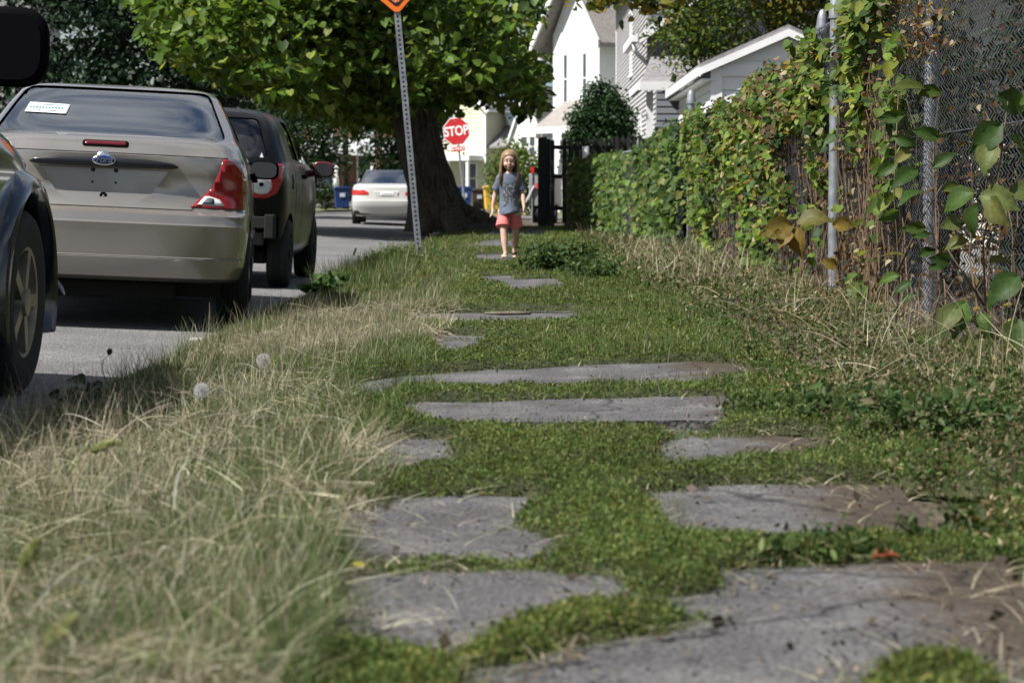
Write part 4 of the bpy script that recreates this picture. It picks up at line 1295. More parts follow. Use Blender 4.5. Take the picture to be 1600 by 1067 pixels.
def gable_house(name, label, X, D, rotz, w, dp, eave, ridge, wall_m, roof_m, trim=WTRIM, over=.35, axis='y', pitch=.13, fascia=True):
    """box house, local origin at the middle of its front; front looks to -y; axis: direction of the ridge"""
    t = thing(name, label, 'house', (X, D, -.02), rotz)
    hw = w / 2
    if axis == 'y':      # gable to the front
        MB().prism([(-hw, 0), (hw, 0), (hw, eave), (0, ridge), (-hw, eave)], 'y', 0, dp).build('wall', wall_m, t)
        gs = lambda z: (0, w) if z < eave else ((z - eave) / (ridge - eave) * hw, w - (z - eave) / (ridge - eave) * hw)
        siding(t, 'front_siding', (-hw, 0), (hw, 0), 0, ridge - .08, pitch, wall_m, gs)
        sl = (ridge - eave) / hw
        e = over
        for s in (-1, 1):
            slab_roof(t, [(s * (hw + e), -e, eave - sl * e + .12), (0, -e, ridge + .12), (0, dp + e, ridge + .12), (s * (hw + e), dp + e, eave - sl * e + .12)], .10, roof_m)
            if fascia:
                o = MB(); o.prism([(s * (hw + e), eave - sl * e + .02), (0, ridge + .02), (0, ridge - .20), (s * (hw + e), eave - sl * e - .2)], 'y', -e - .03, -e + .02); o.build('barge_board', trim, t)
                MB().box(min(s * (hw + e), s * (hw + e + .1)), max(s * (hw + e), s * (hw + e + .1)), -e, dp + e, eave - sl * e - .1, eave - sl * e + .02).build('gutter', trim, t)
    else:
        MB().box(-hw, hw, 0, dp, 0, eave).build('wall', wall_m, t)
        siding(t, 'front_siding', (-hw, 0), (hw, 0), 0, eave, pitch, wall_m)
        e = over; sl = (ridge - eave) / (dp / 2)
        slab_roof(t, [(-hw - e, -e, eave - sl * e + .1), (hw + e, -e, eave - sl * e + .1), (hw + e, dp / 2, ridge + .1), (-hw - e, dp / 2, ridge + .1)], .1, roof_m)
        slab_roof(t, [(-hw - e, dp + e, eave - sl * e + .1), (hw + e, dp + e, eave - sl * e + .1), (hw + e, dp / 2, ridge + .1), (-hw - e, dp / 2, ridge + .1)], .1, roof_m)
        MB().prism([(0, eave), (dp, eave), (dp / 2, ridge)], 'x', -hw, hw).build('gable_wall', wall_m, t)
        MB().box(-hw - e, hw + e, -e - .08, -e + .0, eave - sl * e - .12, eave - sl * e + .02).build('gutter', trim, t)
    siding(t, 'side_siding', (-hw, dp), (-hw, 0), 0, eave, pitch, wall_m)
    for s in (-1, 1): MB().box(s * hw - .06, s * hw + .06, -.025, .06, 0, eave).build('corner_board', trim, t)
    return t


# ---- white garage behind the vines, gable towards us
GD = 31.0
g = thing('shed', 'low white gabled shed with wide clapboards behind the vine-covered fence', 'shed', (gx(1112, GD), GD, 0))
gw, ge, gr = 2.1, 2.44, 2.90
MB().prism([(0, 0), (gw, 0), (gw, ge), (gw / 2, gr), (0, ge)], 'y', .02, 6.5).build('wall', WHITE_SIDING, g)
gs = lambda z: (0, gw) if z < ge else ((z - ge) / (gr - ge) * gw / 2, gw - (z - ge) / (gr - ge) * gw / 2)
siding(g, '', (0, 0), (gw, 0), 0.1, gr - .05, .205, WHITE_SIDING, gs, single=True, lap=.02)
siding(g, '', (0, 6.5), (0, 0), 0.1, ge, .205, WHITE_SIDING, None, single=True, lap=.02)
sl = (gr - ge) / (gw / 2); e = .18
for s, a, b in ((0, -e, gw / 2), (1, gw + e, gw / 2)):
    ze = ge - sl * e + .16
    slab_roof(g, [(a, -.10, ze), (b, -.10, gr + .16), (b, 6.8, gr + .16), (a, 6.8, ze)], .06, SHINGLE)
    MB().prism([(a, ze - .062), (b, gr + .096), (b, gr - .01), (a, ze - .165)], 'y', -.15, -.09).build('barge_board', WTRIM, g)
    MB().box(min(a, a + (.05 if s else -.05)), max(a, a + (.05 if s else -.05)), -.14, 6.8, ze - .19, ze - .063).build('fascia', WTRIM, g)
    MB().add([(a, -.09, ze - .22), (a + (-e if s else e), -.09, ze - .22), (a + (-e if s else e), 6.7, ze - .22), (a, 6.7, ze - .22), (a, -.09, ze - .24), (a + (-e if s else e), -.09, ze - .24), (a + (-e if s else e), 6.7, ze - .24), (a, 6.7, ze - .24)],
             [(0, 1, 2, 3), (7, 6, 5, 4), (0, 4, 5, 1), (1, 5, 6, 2), (2, 6, 7, 3), (3, 7, 4, 0)]).build('soffit', WTRIM, g)
MB().box(-.03, .13, -.035, .06, 0, ge + .02).build('corner_board', WTRIM, g)
MB().box(.13, gw, -.03, .0, ge - .10, ge + .06).build('frieze_board', WTRIM, g)

# ---- cream-sided house seen through the chain-link
ch = thing('house', 'cream clapboard house wall seen through the bare chain-link at the right edge', 'house', (3.7, 10.0, 0))
MB().box(0.02, 5, 0, 9.6, 0, 2.75).build('wall', CREAM_SIDING, ch)
siding(ch, '', (0, 9.6), (0, 0), .25, 2.7, .14, CREAM_SIDING, None, single=True, lap=.018)
siding(ch, 'end_siding', (0, 0), (5, 0), .25, 2.7, .14, CREAM_SIDING, lap=.018)
MB().box(.0, 5.05, -.02, 9.62, 0, .25).build('plinth', mat('block_plinth', (.25, .25, .24), (.32, .31, .3), rough=.9, scale=6), ch)
slab_roof(ch, [(-1.0, -.4, 2.62), (2.5, -.4, 4.2), (2.5, 10, 4.2), (-1.0, 10, 2.62)], .08, SHINGLE)  # eave reaches far out, unseen, added to shade the clapboard wall below
slab_roof(ch, [(5.4, -.4, 2.7), (2.5, -.4, 4.2), (2.5, 10, 4.2), (5.4, 10, 2.7)], .08, SHINGLE)
window(ch, (-.02, 3.4, 1.6), .9, 1.2, (-1, 0, 0), WTRIM, PANE)

# ---- tall grey clapboard house
GX, GY0, GY1 = 3.05, 48.6, 71.5
gh = thing('house', 'tall grey clapboard house with a dark porch and white gutters', 'house', (GX, GY0, 0))
HH = 7.0
LN = GY1 - GY0
y1_ = 5.2
MB().box(0.02, 7, y1_, LN, 0, HH).build('wall', GREY_SIDING, gh)
siding(gh, 'side_siding', (0, LN), (0, y1_), .3, HH, .118, GREY_SIDING, lap=.03)
siding(gh, 'end_siding', (0, y1_), (7, y1_), .3, HH, .16, SHADED_GREY, lap=.02)
MB().box(-.04, .06, LN - .10, LN + .04, 0, HH).build('corner_board', WTRIM, gh)
MB().prism([(0, HH), (7, HH), (3.5, HH + 3)], 'y', y1_, LN).build('gable_wall', GREY_SIDING, gh)
slab_roof(gh, [(-.45, y1_ - .5, HH - .25), (3.5, y1_ - .5, HH + 3.1), (3.5, LN + .5, HH + 3.1), (-.45, LN + .5, HH - .25)], .12, SHINGLE)
slab_roof(gh, [(7.45, y1_ - .5, HH - .25), (3.5, y1_ - .5, HH + 3.1), (3.5, LN + .5, HH + 3.1), (7.45, LN + .5, HH - .25)], .12, SHINGLE)
# bay roof and lower wing towards us
eb = 4.55
MB().box(0.02, 6, 1.6, y1_, 0, eb).build('wing_wall', GREY_SIDING, gh)
siding(gh, 'wing_siding', (0, y1_), (0, 1.6), .3, eb, .118, GREY_SIDING, lap=.03)
siding(gh, 'wing_end_siding', (0, 1.6), (6, 1.6), .3, eb, .16, SHADED_GREY, lap=.02)
MB().prism([(0, eb), (6, eb), (3, eb + 2.2)], 'y', 1.6, y1_).build('wing_gable', SHADED_GREY, gh)
slab_roof(gh, [(-.5, 1.1, eb - .3), (3, 1.1, eb + 2.3), (3, y1_ + .0, eb + 2.3), (-.5, y1_ + .0, eb - .3)], .12, SHINGLE)
slab_roof(gh, [(6.5, 1.1, eb - .3), (3, 1.1, eb + 2.3), (3, y1_ + .0, eb + 2.3), (6.5, y1_ + .0, eb - .3)], .12, SHINGLE)
MB().box(-.60, -.46, 1.0, y1_, eb - .42, eb - .24).build('gutter', WTRIM, gh)
MB().prism([(-.5, eb - .52), (-.5, eb - .30), (3, eb + 2.30), (3, eb + 2.05)], 'y', 1.02, 1.09).build('barge_board', WTRIM, gh)
MB().tube([(-.53, 1.3, eb - .42), (-.50, 1.35, eb - .62), (-.08, 1.9, eb - 1.0), (-.08, 1.9, 3.35)], .055, 8).build('downspout', WTRIM, gh, smooth=True)
# porch
pz = 3.05
slab_roof(gh, [(-.55, -2.0, pz + .02), (2.6, -2.0, pz + .02), (2.6, 1.6, pz + .85), (-.1, 1.6, pz + .85)], .10, SHINGLE, 'porch_roof')
MB().box(-.58, 2.62, -2.08, -1.99, pz - .16, pz + .03).build('porch_gutter', WTRIM, gh)
MB().box(-.63, -.551, -2.05, 1.55, pz - .16, pz + .0).build('porch_fascia', WTRIM, gh)
for x in (-.35, 1.1, 2.4):
    MB().box(x - .07, x + .07, -1.87, -1.73, .35, pz - .18).build('porch_post', WTRIM, gh)
MB().box(-.45, 2.6, -1.95, 1.55, 0, .35).build('porch_floor', mat('porch_boards', (.10, .09, .085), rough=.8), gh)
MB().box(1.9, 2.6, -1.9, 1.5, .36, pz - .1).build('porch_end_wall', SHADED_GREY, gh)
for z in (.75, 1.2):
    MB().tube([(-.35, -1.8, z), (2.4, -1.8, z)], .02, 6).build('porch_rail', M['black'], gh)
for k in range(9):
    MB().tube([(-.15 + .14 * k, -1.8, .36), (-.15 + .14 * k, -1.8, 1.2)], .012, 6).build('baluster', M['black'], gh)
window(gh, (-.0, 2.9, 1.5), .8, 2.2, (-1, 0, 0), WTRIM, CURTAIN)
window(gh, (-.0, 8.0, 1.7), .85, 1.9, (-1, 0, 0), WTRIM, CURTAIN)
window(gh, (-.0, 13.0, 4.9), .85, 1.7, (-1, 0, 0), WTRIM, PANE)
MB().box(-.03, .02, 4.35, 5.05, .35, 2.45).build('side_door', WTRIM, gh)
MB().box(.35, .75, -2.2, -2.1, 0, 1.05).build('brown_board', mat('brown_board', (.16, .10, .06), rough=.8), gh)

# ---- bright white two-storey house, turned towards the corner
WD = 86.0
wh = thing('house', 'bright white two-storey house with narrow windows and a tan porch roof', 'house', (gx(936, WD), WD, 0), R(-52))
WH = 7.15
# local: corner at the origin, face A runs to -x (looks to -y), face B runs to +y... (looks to +x)
MB().box(-2.9, 0, .02, 7, 0, WH).build('wall', WHITE_SIDING, wh)
siding(wh, 'front_siding', (-2.9, 0), (0, 0), .2, WH, .13, WHITE_SIDING)
MB().prism([(-2.9, WH), (0, WH), (-1.45, WH + 2.5)], 'y', .03, 7).build('gable_wall', WHITE_SIDING, wh)
slab_roof(wh, [(-3.6, -.6, WH - .55), (-1.45, -.6, WH + 2.7), (-1.45, 7, WH + 2.7), (-3.6, 7, WH - .55)], .18, TAN_SHINGLE)
slab_roof(wh, [(.7, -.6, WH - .55), (-1.45, -.6, WH + 2.7), (-1.45, 7, WH + 2.7), (.7, 7, WH - .55)], .18, TAN_SHINGLE)
MB().prism([(-3.6, WH - .78), (-3.6, WH - .45), (-1.45, WH + 2.75), (-1.45, WH + 2.35)], 'y', -.68, -.59).build('barge_board', WTRIM, wh)
MB().prism([(.7, WH - .78), (.7, WH - .45), (-1.45, WH + 2.75), (-1.45, WH + 2.35)], 'y', -.68, -.59).build('barge_board', WTRIM, wh)
MB().tube([(-3.55, -.4, WH - .7), (-3.5, -.35, WH - .95), (-2.95, -.02, WH - 1.3)], .07, 8).build('downspout', WTRIM, wh, smooth=True)
for xx in (-2.05, -.85):
    window(wh, (xx, -.01, 5.3), .20, 1.9, (0, -1, 0), WTRIM, PANE)
    window(wh, (xx, -.01, 1.9), .5, 1.8, (0, -1, 0), WTRIM, CURTAIN)
slab_roof(wh, [(-2.7, -1.2, 3.35), (-.1, -1.2, 3.35), (-.7, 0.01, 4.45), (-2.1, .01, 4.45)], .1, TAN_SHINGLE, 'porch_roof')
MB().box(-2.75, -.05, -1.27, -1.2, 3.12, 3.36).build('porch_fascia', WTRIM, wh)
for xx in (-2.55, -.25): MB().box(xx - .08, xx + .08, -1.12, -.96, 0, 3.15).build('porch_post', WTRIM, wh)
# recessed wing to the right
MB().box(.02, 6, 2.2, 9, 0, WH - .2).build('wing_wall', WHITE_SIDING, wh)
siding(wh, 'wing_siding', (0.02, 2.2), (6, 2.2), .2, WH - .2, .13, WHITE_SIDING)
slab_roof(wh, [(.0, 1.6, WH - .35), (6.4, 1.6, WH - .35), (6.4, 5.6, WH + 2), (.0, 5.6, WH + 2)], .15, TAN_SHINGLE)
MB().box(.0, 6.4, 1.5, 1.6, WH - .62, WH - .38).build('gutter', WTRIM, wh)
window(wh, (1.35, 2.19, 5.0), .8, 2.4, (0, -1, 0), WTRIM, PANE)

# ---- houses beyond the cross street
def far_window(t, x, z, w, h): window(t, (x, -.012, z), w, h, (0, -1, 0), WTRIM, PANE)
HD = 106.0
YELLOW_S = mat('pale_yellow_siding', (.60, .57, .42), (.66, .63, .48), rough=.7, scale=1)
yh = gable_house('house', 'pale yellow clapboard house behind the stop sign', gx(716, HD), HD, R(-34), 3.2, 7, 5.1, 6.6, YELLOW_S, SHINGLE, pitch=.2)
far_window(yh, .75, 1.5, .7, 1.4); far_window(yh, -.6, 4.1, .7, 1.3)
MB().box(-1.5, 1.5, -1.2, -.02, 2.35, 2.6).build('porch_roof', WTRIM, yh)
for x in (-1.35, .2, 1.35): MB().box(x - .07, x + .07, -1.15, -1.0, 0, 2.35).build('porch_post', WTRIM, yh)
MB().box(-1.6, -.9, -1.35, -1.22, 1.1, 2.3).build('brick_pier', BRICK, yh)
BLUE_S = mat('light_blue_siding', (.30, .42, .52), (.36, .48, .58), rough=.7, scale=1)
bh = gable_house('house', 'white and light blue house left of the girl', gx(776, HD + 1), HD + 1, R(-42), 2.9, 8, 3.9, 6.2, WHITE_SIDING, BLUE_S, pitch=.2)
far_window(bh, .5, 1.5, .7, 1.3)
MB().box(-2.3, -1.25, -.8, 5, 0, 6.0).build('side_bay', WHITE_SIDING, bh)
MB().box(-2.2, -1.35, -.82, -.80, 3.9, 4.9).build('bay_window', CURTAIN, bh)
slab_roof(bh, [(.2, -1.6, 3.05), (2.1, -1.6, 3.05), (2.1, 0, 4.1), (.2, 0, 4.1)], .1, SHINGLE, 'porch_roof')
w1 = gable_house('house', 'narrow white house with a steep gable above the girl', gx(823, 100), 100, R(-40), 1.8, 6, 3.55, 5.6, WHITE_SIDING, SHINGLE, over=.12, pitch=.2)
far_window(w1, -.1, 2.9, .35, .9); far_window(w1, .38, 2.9, .3, .9)
w2 = gable_house('house', 'white house with a pale grey shingle roof between the gable and the white two-storey house', gx(868, 112), 112, R(8), 2.6, 6, 3.6, 6.2, WHITE_SIDING, mat('pale_shingles', (.33, .33, .36), (.42, .42, .45), rough=.9, scale=4), axis='x', pitch=.2)
# ---- brick house across the street
BD = 100.0
bk = thing('house', 'brick house with white porch and tall white windows behind the white car', 'house', (gx(566, 122), 122, .05), R(6))
bk.scale = (1.22, 1.22, 1.22)
MB().box(-2.6, 2.9, 0, 9, 0, 5.6).build('wall', BRICK, bk)
slab_roof(bk, [(-3.1, -.5, 5.4), (3.4, -.5, 5.4), (3.4, 4.5, 8.4), (-3.1, 4.5, 8.4)], .15, SHINGLE)
MB().box(-3.1, 3.4, -.58, -.5, 5.15, 5.42).build('gutter', WTRIM, bk)
for x in (-1.75, .25, 1.95):
    window(bk, (x, -.012, 4.0), .75, 1.5, (0, -1, 0), WTRIM, CURTAIN)
    window(bk, (x, -.012, 1.6), .8, 1.6, (0, -1, 0), WTRIM, PANE)
slab_roof(bk, [(-2.7, -2.1, 2.55), (3.0, -2.1, 2.55), (3.0, -.02, 3.1), (-2.7, -.02, 3.1)], .12, mat('pale_porch_roof', (.42, .44, .46), rough=.8), 'porch_roof')
MB().box(-2.75, 3.05, -2.2, -2.1, 2.3, 2.58).build('porch_fascia', WTRIM, bk)
for x in (-2.5, -1.2, .4, 1.6, 2.85): MB().tube([(x, -1.95, .3), (x, -1.95, 2.35)], .12, 10).build('porch_column', WTRIM, bk, smooth=True)
MB().box(-.2, 2.9, -2.05, -1.9, .3, 1.25).build('porch_parapet', WTRIM, bk)
MB().box(-2.7, 3.0, -2.1, 0, 0, .3).build('porch_floor', mat('porch_stone', (.3, .3, .29), rough=.8), bk)
MB().box(-2.6, -1.4, -2.03, -1.97, 1.95, 2.25).build('teal_awning', mat('teal_awning', (.10, .26, .26), rough=.6), bk)
gb = thing('building', 'plain grey block building at the upper left corner behind the evergreen', 'building', (-27, 92, 0), R(5))
MB().box(-6, 6.2, 0, 10, 0, 9.6).build('wall', mat('grey_block', (.27, .265, .27), (.34, .335, .34), rough=.85, scale=1.5), gb)
for z in np.arange(.6, 9.6, .6):
    MB().box(-6, 6.21, -.02, -.004, z, z + .02).build('joint', mat('joint_grey', (.19, .19, .19), rough=.9) if z < .7 else bpy.data.materials['joint_grey'], gb)
MB().box(-6.1, 6.3, -.1, 10.1, 9.6, 9.8).build('coping', mat('coping', (.3, .3, .3), rough=.8), gb)
purple = gable_house('house', 'low house with a dull purple-grey roof behind the black hatchback', gx(425, 138), 138, R(4), 6, 7, 3.4, 6.9, mat('mauve_siding', (.28, .25, .27), rough=.8), mat('mauve_shingles', (.20, .18, .21), (.27, .25, .28), rough=.9, scale=4), axis='x', pitch=.25)
tag(MB().tube([(0, 0, -.1), (0, 0, 8.2)], [.14, .11], 10).lathe([(.2, 2.0), (.2, 2.45)], 10, 'z').build('utility_pole', M['bark'], None, smooth=True), 'thin dark utility pole beside the blue bin near the brick house', 'utility pole').location = (gx(541, 94), 94, 0)
tag(MB().box(-.16, .16, -.16, .16, -.1, 8.5).build('brick_pillar', BRICK, None), 'slim red-brown pillar rising behind the white car', 'pillar').location = (gx(592, 96), 96, 0)
# ------------------------------------------------------------------ trees
def clusters_to_leaves(cc, per, spread, r=None):
    r = r or rng
    N = len(cc) * per
    C = np.repeat(cc, per, axis=0) + r.normal(size=(N, 3)) * np.array(spread)
    return C


# ---- the big street tree
TX, TY = gx(690, 43), 43.0
tree = thing('street_tree', 'big old street tree with a dark flared trunk and broad heart-shaped leaves', 'tree', (TX, TY, -.05))
mb = MB(); n = 120
lv0 = [(0, .78), (.12, .71), (.3, .64), (.55, .57), (.9, .52), (1.4, .48), (2.0, .45), (2.8, .44), (3.6, .46)]
lv = [(z_, float(np.interp(z_, [q[0] for q in lv0], [q[1] for q in lv0]))) for z_ in np.linspace(0, 3.6, 44)]
vs, fs = [], []
rs = random.Random(2)
lob = [(a, rs.uniform(.5, 1.0)) for a in (0.05, .8, 1.9, 4.9, 5.6)]
for z, r_ in lv:
    cx = -.24 * z + .02 * math.sin(3 * z)
    fl = max(0, 1 - z / .9) ** 2
    for k in range(n):
        a = 2 * math.pi * k / n
        b = 1 + fl * sum(h * .55 * max(0, math.cos(a - q)) ** 8 for q, h in lob) + .05 * math.sin(5 * a + z) + .03 * math.sin(11 * a + 2 * z) + .028 * math.sin(23 * a + 2.5 * math.sin(2.2 * z)) + .02 * math.sin(37 * a - 4 * math.sin(3.1 * z + a)) + rs.uniform(-.008, .008)
        vs.append((cx + r_ * .92 * b * math.cos(a), r_ * .92 * b * math.sin(a), z))
for i in range(len(lv) - 1):
    for k in range(n):
        a, b = i * n + k, i * n + (k + 1) % n
        fs.append((a, b, b + n, a + n))
mb.add(vs, fs)
mb.tube([(.35, -.15, .30), (.7, -.25, .22), (.98, -.3, .12), (1.15, -.32, -.02)], [.30, .24, .20, .12], 12)
mb.tube([(.2, -.4, .3), (.3, -.95, .1), (.35, -1.2, -.05)], [.28, .2, .1], 10)
mb.tube([(-.2, -.3, .3), (-.25, -.7, .08), (-.3, -.9, -.05)], [.22, .16, .1], 10)
mb.build('trunk', M['bark'], tree, smooth=True)
r1 = np.random.default_rng(21)
def zb_catalpa(x):     # bottom of the crown, by world x
    return np.interp(x, [-7.6, -6.6, -5.6, -4.6, -3.6, -2.6, -1.6, -.6, .0, .55, .9], [4.8, 3.1, 2.75, 2.35, 2.05, 1.95, 2.3, 2.45, 2.15, 2.2, 3.0])
cc = []
while len(cc) < 1050:
    x, y = r1.uniform(-7.3, .75), r1.uniform(36.5, 48.5)
    ex = ((x + 3.2) / 4.1) ** 2 + ((y - 42.3) / 6.2) ** 2
    if ex > 1 or x > gx(835, y): continue
    top = (4.2 + 5.5 * math.sqrt(max(0, 1 - ex))) if x < -2 else 5.2
    z0_ = float(zb_catalpa(x)) + .25 + .25 * (abs(y - 41) / 6)
    z = z0_ + (top - z0_) * r1.random() ** 1.8
    if fnoise(x * .8, z * .9 + y * .25, 31) < .42: continue
    cc.append((x, y, z))
cc = np.array(cc)
limbs = MB()
fork = Vector((-.86, 0, 3.5))
for k in range(60):
    p = Vector(cc[k]) - Vector((TX, TY, -.05))
    mid = fork.lerp(p, .5) + Vector((0, 0, .7))
    limbs.tube([fork + Vector((r1.normal() * .15, r1.normal() * .15, -.3)), fork.lerp(mid, .5) + Vector((0, 0, .2)), mid, mid.lerp(p, .6), p], [.17, .10, .06, .035, .012], 6)
limbs.build('branches', M['bark'], tree, smooth=True)
C = clusters_to_leaves(cc, 36, (.36, .36, .28), r1)
ok = (C[:, 0] < gx(858, C[:, 1])) & (C[:, 2] > zb_catalpa(C[:, 0]) + .05 * r1.normal(size=len(C)))
C = C[ok]
N = len(C)
Fm = frames(N, droop=1.1, face=(0, -.35, .2), fw=1, tilt=.55, r=r1)
S = r1.uniform(.10, .23, N)
col = palette(N, [(.055, .105, .018), (.080, .14, .022), (.12, .185, .032), (.18, .22, .045), (.03, .06, .014)], [3, 4, 3.4, 1.5, 1.6], r=r1)
a, b = near_split(C, S)
off = np.array([TX, TY, -.05])
crown = leaf_mass('crown', C[b] - off, Fm[b], S[b], col[b], HEART_V, HEART_F, M['leaf'], tree); crown['kind'] = 'stuff'
leaf_parts('leaf', C[a] - off, Fm[a], S[a], col[a], HEART_V, HEART_F, M['leaf'], tree)
pods = MB()
for k in range(90):
    p = Vector(cc[r1.integers(len(cc))]) - Vector(off)
    if p.y > -.5: continue
    L = r1.uniform(.22, .42)
    pods.tube([p, p + Vector((.02, 0, -L * .5)), p + Vector((r1.normal() * .05, r1.normal() * .05, -L))], [.006, .009, .004], 5)
pods.build('seed_pods', mat('seed_pod', (.12, .085, .05), (.2, .15, .09), rough=.8, scale=20), tree)['kind'] = 'stuff'


def blob_tree(name, label, X, D, z0, z1, rx, ry, ncl, per, spread, size, cols, wts, seed, TV=OVAL_V, TF=OVAL_F, trunk_r=.12, shape='round', group=None, m='leaf', noise=.3, nf=1.0, cat='tree', base=0.0):
    r = np.random.default_rng(seed)
    t = thing(name, label, cat, (X, D, base), 0, group)
    cc = []
    tries = 0
    while len(cc) < ncl and tries < ncl * 60:
        tries += 1
        u, v, w = r.uniform(-1, 1, 3)
        if shape == 'round':
            q = u * u + v * v + w * w
            if q > 1 or (q < .30 and r.random() < .6): continue
            p = (u * rx, v * ry, (z0 + z1) / 2 + w * (z1 - z0) / 2)
        else:
            h = r.random() ** 1.4
            rad = (1 - h) ** .8 * (.85 + .15 * math.sin(h * 60))
            a_ = r.uniform(0, 2 * math.pi); q = math.sqrt(r.uniform(.25, 1))
            p = (rx * rad * q * math.cos(a_), ry * rad * q * math.sin(a_), z0 + (z1 - z0) * h)
        if fnoise(p[0] * nf + seed, p[2] * nf + p[1] * .3, seed + 3) < noise: continue
        cc.append(p)
    cc = np.array(cc)
    C = clusters_to_leaves(cc, per, spread, r); N = len(C)
    Fm = frames(N, droop=.6 if shape == 'round' else .9, tilt=.6, r=r)
    S = r.uniform(size * .6, size * 1.25, N)
    col = palette(N, cols, wts, r=r)
    o = leaf_mass('crown', C, Fm, S, col, TV, TF, M[m], t); o['kind'] = 'stuff'
    tb = MB()
    hz = z0 + (z1 - z0) * (.45 if shape == 'round' else .9)
    tb.tube([(0, 0, -.1), (.03, 0, hz * .5), (0, .02, hz)], [trunk_r * 1.3, trunk_r, trunk_r * .4], 10)
    for k in range(min(14, len(cc))):
        p = Vector(cc[k]); q = Vector((0, 0, min(hz * .9, max(z0 * .8, p.z - .6))))
        tb.tube([q, q.lerp(p, .5) + Vector((0, 0, .1)), p], [trunk_r * .4, trunk_r * .22, .008], 5)
    tb.build('trunk', M['bark'], t, smooth=True)
    return t


DKG = [(.008, .02, .009), (.012, .03, .012), (.02, .042, .016)]
blob_tree('conifer', 'dark evergreen conifer rising behind the champagne car', gx(185, 60), 60, 2.0, 15, 4.6, 4.2, 900, 46, (.42, .42, .22), .22, DKG, [2, 3, 1], 5, DIA_V, DIA_F, .25, 'cone', m='needle', noise=.33)
blob_tree('conifer', 'second dark evergreen between the cars and the gap of sky', gx(318, 72), 72, 1.0, 7.2, 1.9, 1.9, 260, 40, (.3, .3, .2), .2, DKG, [2, 3, 1], 6, DIA_V, DIA_F, .16, 'cone', m='needle', noise=.3)
blob_tree('tree', 'dark round tree above the black hatchback, left of the brick house', gx(462, 80), 80, .5, 4.6, 1.9, 1.5, 260, 30, (.28, .28, .25), .20, [(.02, .045, .014), (.03, .06, .018), (.05, .08, .025)], [2, 3, 1], 8, trunk_r=.15, noise=.25)
blob_tree('tree', 'pale green tree top in the gap of sky behind the hatchback', gx(425, 130), 130, 3, 7.2, 1.7, 1.4, 150, 26, (.3, .3, .3), .3, [(.06, .10, .025), (.10, .14, .04)], [1, 1], 9, trunk_r=.15, noise=.2)
blob_tree('tree', 'dark tree half hidden behind the big trunk', gx(622, 88), 88, .8, 7.5, 1.9, 1.8, 250, 28, (.35, .35, .3), .25, [(.015, .035, .012), (.03, .055, .02)], [2, 1], 10, trunk_r=.18, noise=.36)
blob_tree('tree', 'bright green tree between the hanging leaves and the white house', gx(852, 125), 125, 1.5, 13, 1.6, 1.6, 320, 28, (.4, .4, .4), .32, [(.06, .11, .02), (.10, .16, .03), (.15, .17, .03)], [2, 2, 1], 11, trunk_r=.2, noise=.28)
blob_tree('tree', 'leafy green tree behind the white shed, in front of the grey house', 4.55, 40.5, 2.9, 8.8, 2.45, 2.2, 560, 34, (.24, .24, .22), .12, [(.05, .09, .02), (.08, .13, .025), (.13, .18, .04), (.2, .22, .06)], [3, 4, 3, 1.4], 12, trunk_r=.14, noise=.34, nf=1.3)
blob_tree('tree', 'slender leafy tree overhanging the porch roof of the grey house', 3.25, 41.5, 2.9, 5.6, .75, .8, 130, 30, (.2, .2, .2), .11, [(.05, .09, .02), (.08, .13, .025), (.13, .18, .04), (.2, .22, .06)], [3, 4, 3, 1.4], 18, trunk_r=.06, noise=.28, nf=1.6)
ot = blob_tree('tree', 'olive-yellow tree above the shed roof and the vines', 6.0, 39.0, 3.3, 9.0, 2.7, 2.0, 420, 34, (.24, .24, .22), .14, [(.10, .11, .025), (.16, .15, .03), (.24, .18, .035), (.06, .08, .02)], [3, 3, 1.5, 2], 13, trunk_r=.12, noise=.35, nf=1.3)
# its long limb reaching out over the fence
r2 = np.random.default_rng(44)
tb = MB(); LC = []
for (u, v, d) in ((930, 6, 37.5), (965, -5, 37.6), (1000, 8, 37.8), (1030, 20, 38), (1050, 0, 38), (945, -20, 37.5), (1090, -15, 38.2), (1015, -20, 37.8)):
    p = Vector((gx(u, d), d, gz(v, d))) - Vector((6.0, 39.0, 0))
    tb.tube([Vector((-.2, 0, 6.0)), Vector((-1.8, -.2, 5.2)), p + Vector((.6, 0, .35)), p], [.06, .04, .015, .006], 6)
    LC += [p + Vector(r2.normal(size=3) * np.array([.21, .2, .12])) for _ in range(26)]
tb.build('limb', M['bark'], ot, smooth=True)
LC = np.array([tuple(p) for p in LC]); N = len(LC)
leaf_mass('limb_leaves', LC, frames(N, droop=1.0, r=r2), r2.uniform(.10, .20, N), palette(N, [(.05, .08, .015), (.20, .15, .03), (.12, .12, .02)], [2, 1.5, 2], r=r2), HEART_V, HEART_F, M['leaf'], ot)['kind'] = 'stuff'
blob_tree('shrub', 'tall dark green shrub between the picket fence and the white house', gx(938, 53), 53, .1, 3.35, .84, .7, 620, 40, (.10, .10, .10), .10, [(.012, .035, .010), (.02, .05, .014), (.035, .07, .02)], [2, 3, 1], 14, DIA_V, DIA_F, .06, 'round', noise=.2, nf=2, m='needle', cat='shrub')
blob_tree('shrub', 'yellow-green bush behind the girl', gx(806, 72), 72, .1, 2.4, .95, .8, 150, 28, (.16, .16, .16), .15, [(.09, .14, .03), (.14, .19, .04), (.05, .09, .02)], [2, 2, 1], 15, trunk_r=.05, noise=.25, nf=1.5, cat='shrub')
blob_tree('shrub', 'low dark hedge bush by the lawn left of the blue bin', gx(512, 97), 97, 0, 1.1, 1.1, .6, 60, 26, (.2, .2, .12), .16, [(.02, .04, .015), (.035, .06, .02)], [1, 1], 16, trunk_r=.05, noise=.1, cat='shrub')
